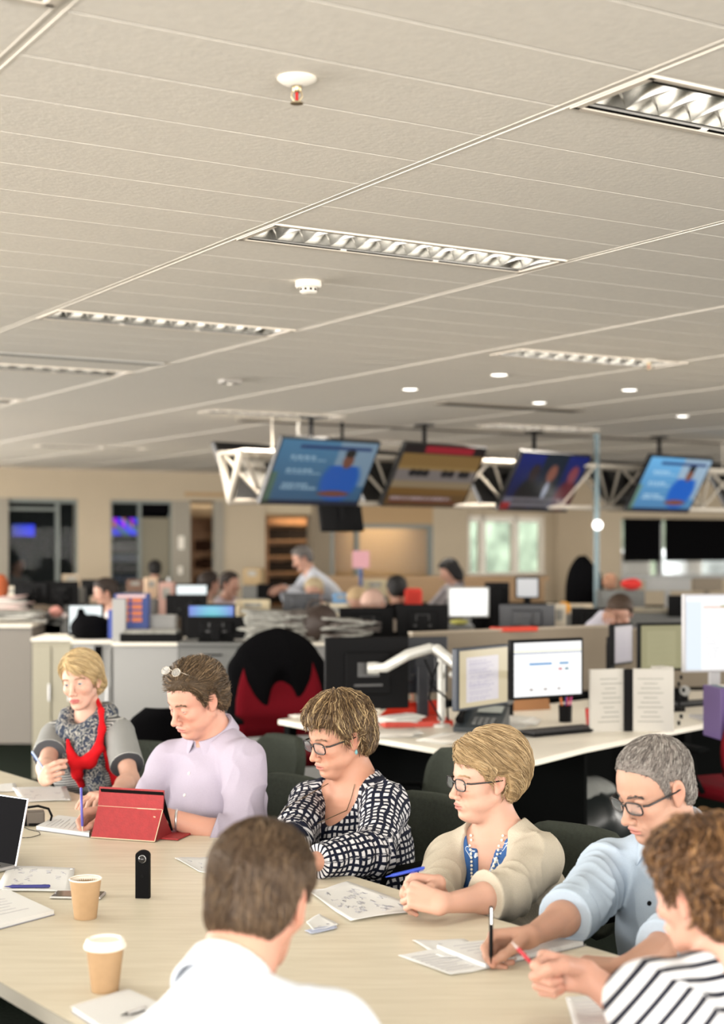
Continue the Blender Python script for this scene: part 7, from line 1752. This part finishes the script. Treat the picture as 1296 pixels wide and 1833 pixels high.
sf = shirt_sdf(r, g=.012, sleeves=(-.05, .90), neck=neck_plane(-.012, .3), folds=.007, seed=41, loose=.012); lo, hi = bounds(r); cloth(r, 'striped_top', m_str, sf, lo, hi, .0050, uv=True); add_legs(r, mat('navy_trousers', rgb(24, 26, 34), .9), m_dark)
a = wpt(916, 1686, .885); b = wpt(968, 1742, .825)
pen('pen', 'red pen with a silver tip held by the striped woman', tuple(a), tuple(b + (b - a) * .35), mat('pen_red', rgb(170, 20, 40), .35), .0042, nib=m_alu)
# ---------------------------------------------------------------- grey sleeve at the lower left
S = dict(id='g0', head=(-1.14, 2.62, 1.18), look=(D(20), D(10), 0), face=D(28), hip=(-1.26, 2.50, .53), h=dict(HD), size=1.0, build=1., arms={1: dict(wrist=(-.70, 2.99, .735), hand='relax', fwd=(.25, .2, -.9), back=(.8, .5, .2), pole=(.2, -1, -.2)), -1: dict(wrist=(-1.15, 3.05, .785), hand='relax', fwd=(.8, .5, 0), back=(0, 0, 1), pole=(-.5, 0, -1))})
r = rig(S); add_body(r, 'person', 'person in a grey jacket of whom only the sleeve shows at the lower left', (.6, .36, .27)); add_eyes(r)
add_hair(r, dict(id='grey_sitter', cols=[(.05, .035, .02)], n=10), fine=False)
cloth(r, 'jacket', mat('grey_marl', rgb(120, 122, 128), .9, bump=(300, .4), noise=(300, .15)), shirt_sdf(r, g=.014, sleeves=(.95, .95), neck=neck_plane(.02, .5), seed=51, loose=.012), *bounds(r), .007); add_legs(r, mat('navy_trousers', rgb(24, 26, 34), .9), m_dark)
# ------------------------------------------------------------------ meeting chairs around the table
for (x, y), rz, lab in [((-.46, 5.19), -50, 'charcoal chair of the man in lilac, its back showing beside his arm'),
     ((.03, 4.80), -50, 'charcoal chair of the woman in the checked top'),
     ((.44, 4.24), -48, 'charcoal chair of the woman in the cream cardigan'),
     ((.88, 3.80), -50, 'charcoal chair of the grey-haired man in pale blue'),
     ((-1.03, 6.05), -28, 'charcoal chair of the blonde woman'),
     ((-.29, 2.16), 150, 'charcoal chair of the man in white, at the near side'),
     ((.84, 2.36), 215, 'charcoal chair of the striped woman at the lower right'),
     ((-1.28, 2.48), 118, 'charcoal chair of the person in grey at the lower left'),
     ((-.58, 6.35), -60, 'empty charcoal chair with a tubular arm, standing behind the man in lilac'),
     ((.12, 5.95), -75, 'empty charcoal chair with a curved arm tube, standing behind the checked top')]:
    meeting_chair(lab, (x, y, 0), math.radians(rz))
# ------------------------------------------------------------------ people working further back
def far_person(label, u, v, d, face, look_p, shirt_c, hair_c, skin=(.55, .33, .25), lean=.1, wr=None, hip_z=.53, hand=None, long=False, shirt2=None, size=1.):
    H = hq(u, v, d); fa = D(face); fd = v3(math.cos(fa), math.sin(fa), 0); lt = v3(-math.sin(fa), math.cos(fa), 0); zt = .80
    w_ = wr or {1: H * v3(1, 1, 0) + fd * .38 - lt * .17 + v3(0, 0, zt), -1: H * v3(1, 1, 0) + fd * .38 + lt * .17 + v3(0, 0, zt)}
    S = dict(id='bg', head=H, look=(D(face + look_p[0]), D(look_p[1]), 0), face=fa, hip=(H[0] - fd[0] * lean, H[1] - fd[1] * lean, hip_z), h=dict(HD), size=size, build=1., hvox=.0065,
             arms={k: dict(wrist=w_[k], hand='relax', fwd=fd + v3(0, 0, -.1), back=(0, 0, 1), pole=tuple(-lt * k * .6 + v3(0, 0, -1))) for k in (1, -1)})
    r = rig(S); add_body(r, 'person', label, skin, fine=False)
    st = dict(id='h_%02d%02d' % (int(hair_c[0] * 99), int(hair_c[2] * 99)), cols=[hair_c], th=.022, groove=.003)
    if long: st['line'] = [(-.12, -.16), (-.06, -.16), (-.02, -.14), (.004, -.10), (.02, -.02), (.04, .04), (.07, .06), (.11, .06)]; st['bulk'] = [((-.05, 0, -.06), (.06, .08, .1))]
    add_hair(r, st, fine=False); cloth(r, 'shirt', mat('shirt_%02d%02d%02d' % tuple(int(x * 99) for x in rgb(*shirt_c)), rgb(*shirt_c), .85), shirt_sdf(r, g=.014, sleeves=(.9, .9), neck=neck_plane(.03, .4), folds=.004, loose=.01), *bounds(r), .010)
    add_legs(r, mat('navy_trousers', rgb(24, 26, 34), .9), m_dark, coarse=.025); return r
def stool(r, label):
    office_chair(label, Vector((r.hip[0] - r.f[0] * .02, r.hip[1] - r.f[1] * .02, 0)), math.atan2(r.f[1], r.f[0]) + math.pi / 2, m_blkf, .95, False, group='office chairs of the people further back')
for a in [('young dark-haired man in white beside the lit screen at left', 188, 1062, 12.6, 200, (0, 12), (196, 190, 188), (.02, .013, .010)),
          ('dark-haired person in cream, left of the pair in the middle distance', 376, 1046, 14.4, 10, (30, 0), (190, 170, 150), (.012, .008, .006)),
          ('dark-haired person in a white shirt turned towards a colleague', 412, 1046, 14.9, 320, (10, 5), (205, 195, 205), (.014, .009, .007)),
          ('woman with long black hair in grey, before the bright window', 804, 1022, 15.4, 190, (0, 25), (110, 106, 108), (.008, .007, .007)),
          ('black-haired person in black with a red and white bag at the shoulder', 710, 1056, 13.2, 100, (0, 10), (16, 15, 16), (.008, .007, .007)),
          ('bald person bent low behind the black monitors', 668, 1085, 11.9, 240, (0, 45), (150, 140, 130), (.50, .33, .27)),
          ('sandy-haired person hidden behind the pale carton', 640, 1078, 12.6, 250, (0, 30), (150, 160, 170), (.42, .30, .17)),
          ('light-haired person low behind the small logo monitor', 562, 1058, 14.0, 250, (0, 20), (150, 90, 70), (.40, .32, .20))]:
    lg = 'long' in a[0]; r = far_person(*a, long=lg); stool(r, 'black office chair of the ' + ' '.join(a[0].split()[:6]))
far_person('person in white dimly seen inside the dark glazed room at the far left', 32, 1012, 22.4, 330, (0, 5), (130, 130, 130), (.01, .01, .01), hip_z=.95)
far_person('small dark-haired figure in grey standing in for a reflection before the olive door', 277, 1020, 19.6, 100, (0, 5), (84, 86, 86), (.008, .007, .007), hip_z=.9)  # solid figure modelled in place of a dark reflection at the door
r = far_person('grey-haired man in a pale shirt leaning over a desk in front of the shelving', 541, 1000, 15.0, 195, (0, 25), (176, 180, 188), (.10, .09, .085), lean=.42, hip_z=.98, wr={1: hq(505, 1050, 15.0), -1: hq(512, 1052, 14.7)})
r = far_person('man resting his head on his hand behind the olive-lit monitor', 1110, 1098, 10.2, 262, (-8, 30), (186, 184, 196), (.05, .032, .022), lean=.25, wr={1: hq(1088, 1096, 10.13), -1: hq(1190, 1124, 9.95)}); stool(r, 'black office chair of the man resting his head')
q = MB().box((0, 0, 0), (.16, .08, .22), TR(hq(740, 1075, 13.1), .3), .03); o_ = q.build('shoulder_bag', mat('bag_red_white', rgb(190, 60, 50), .7)); props(o_, 'red and white bag by the black-haired person', 'bag')
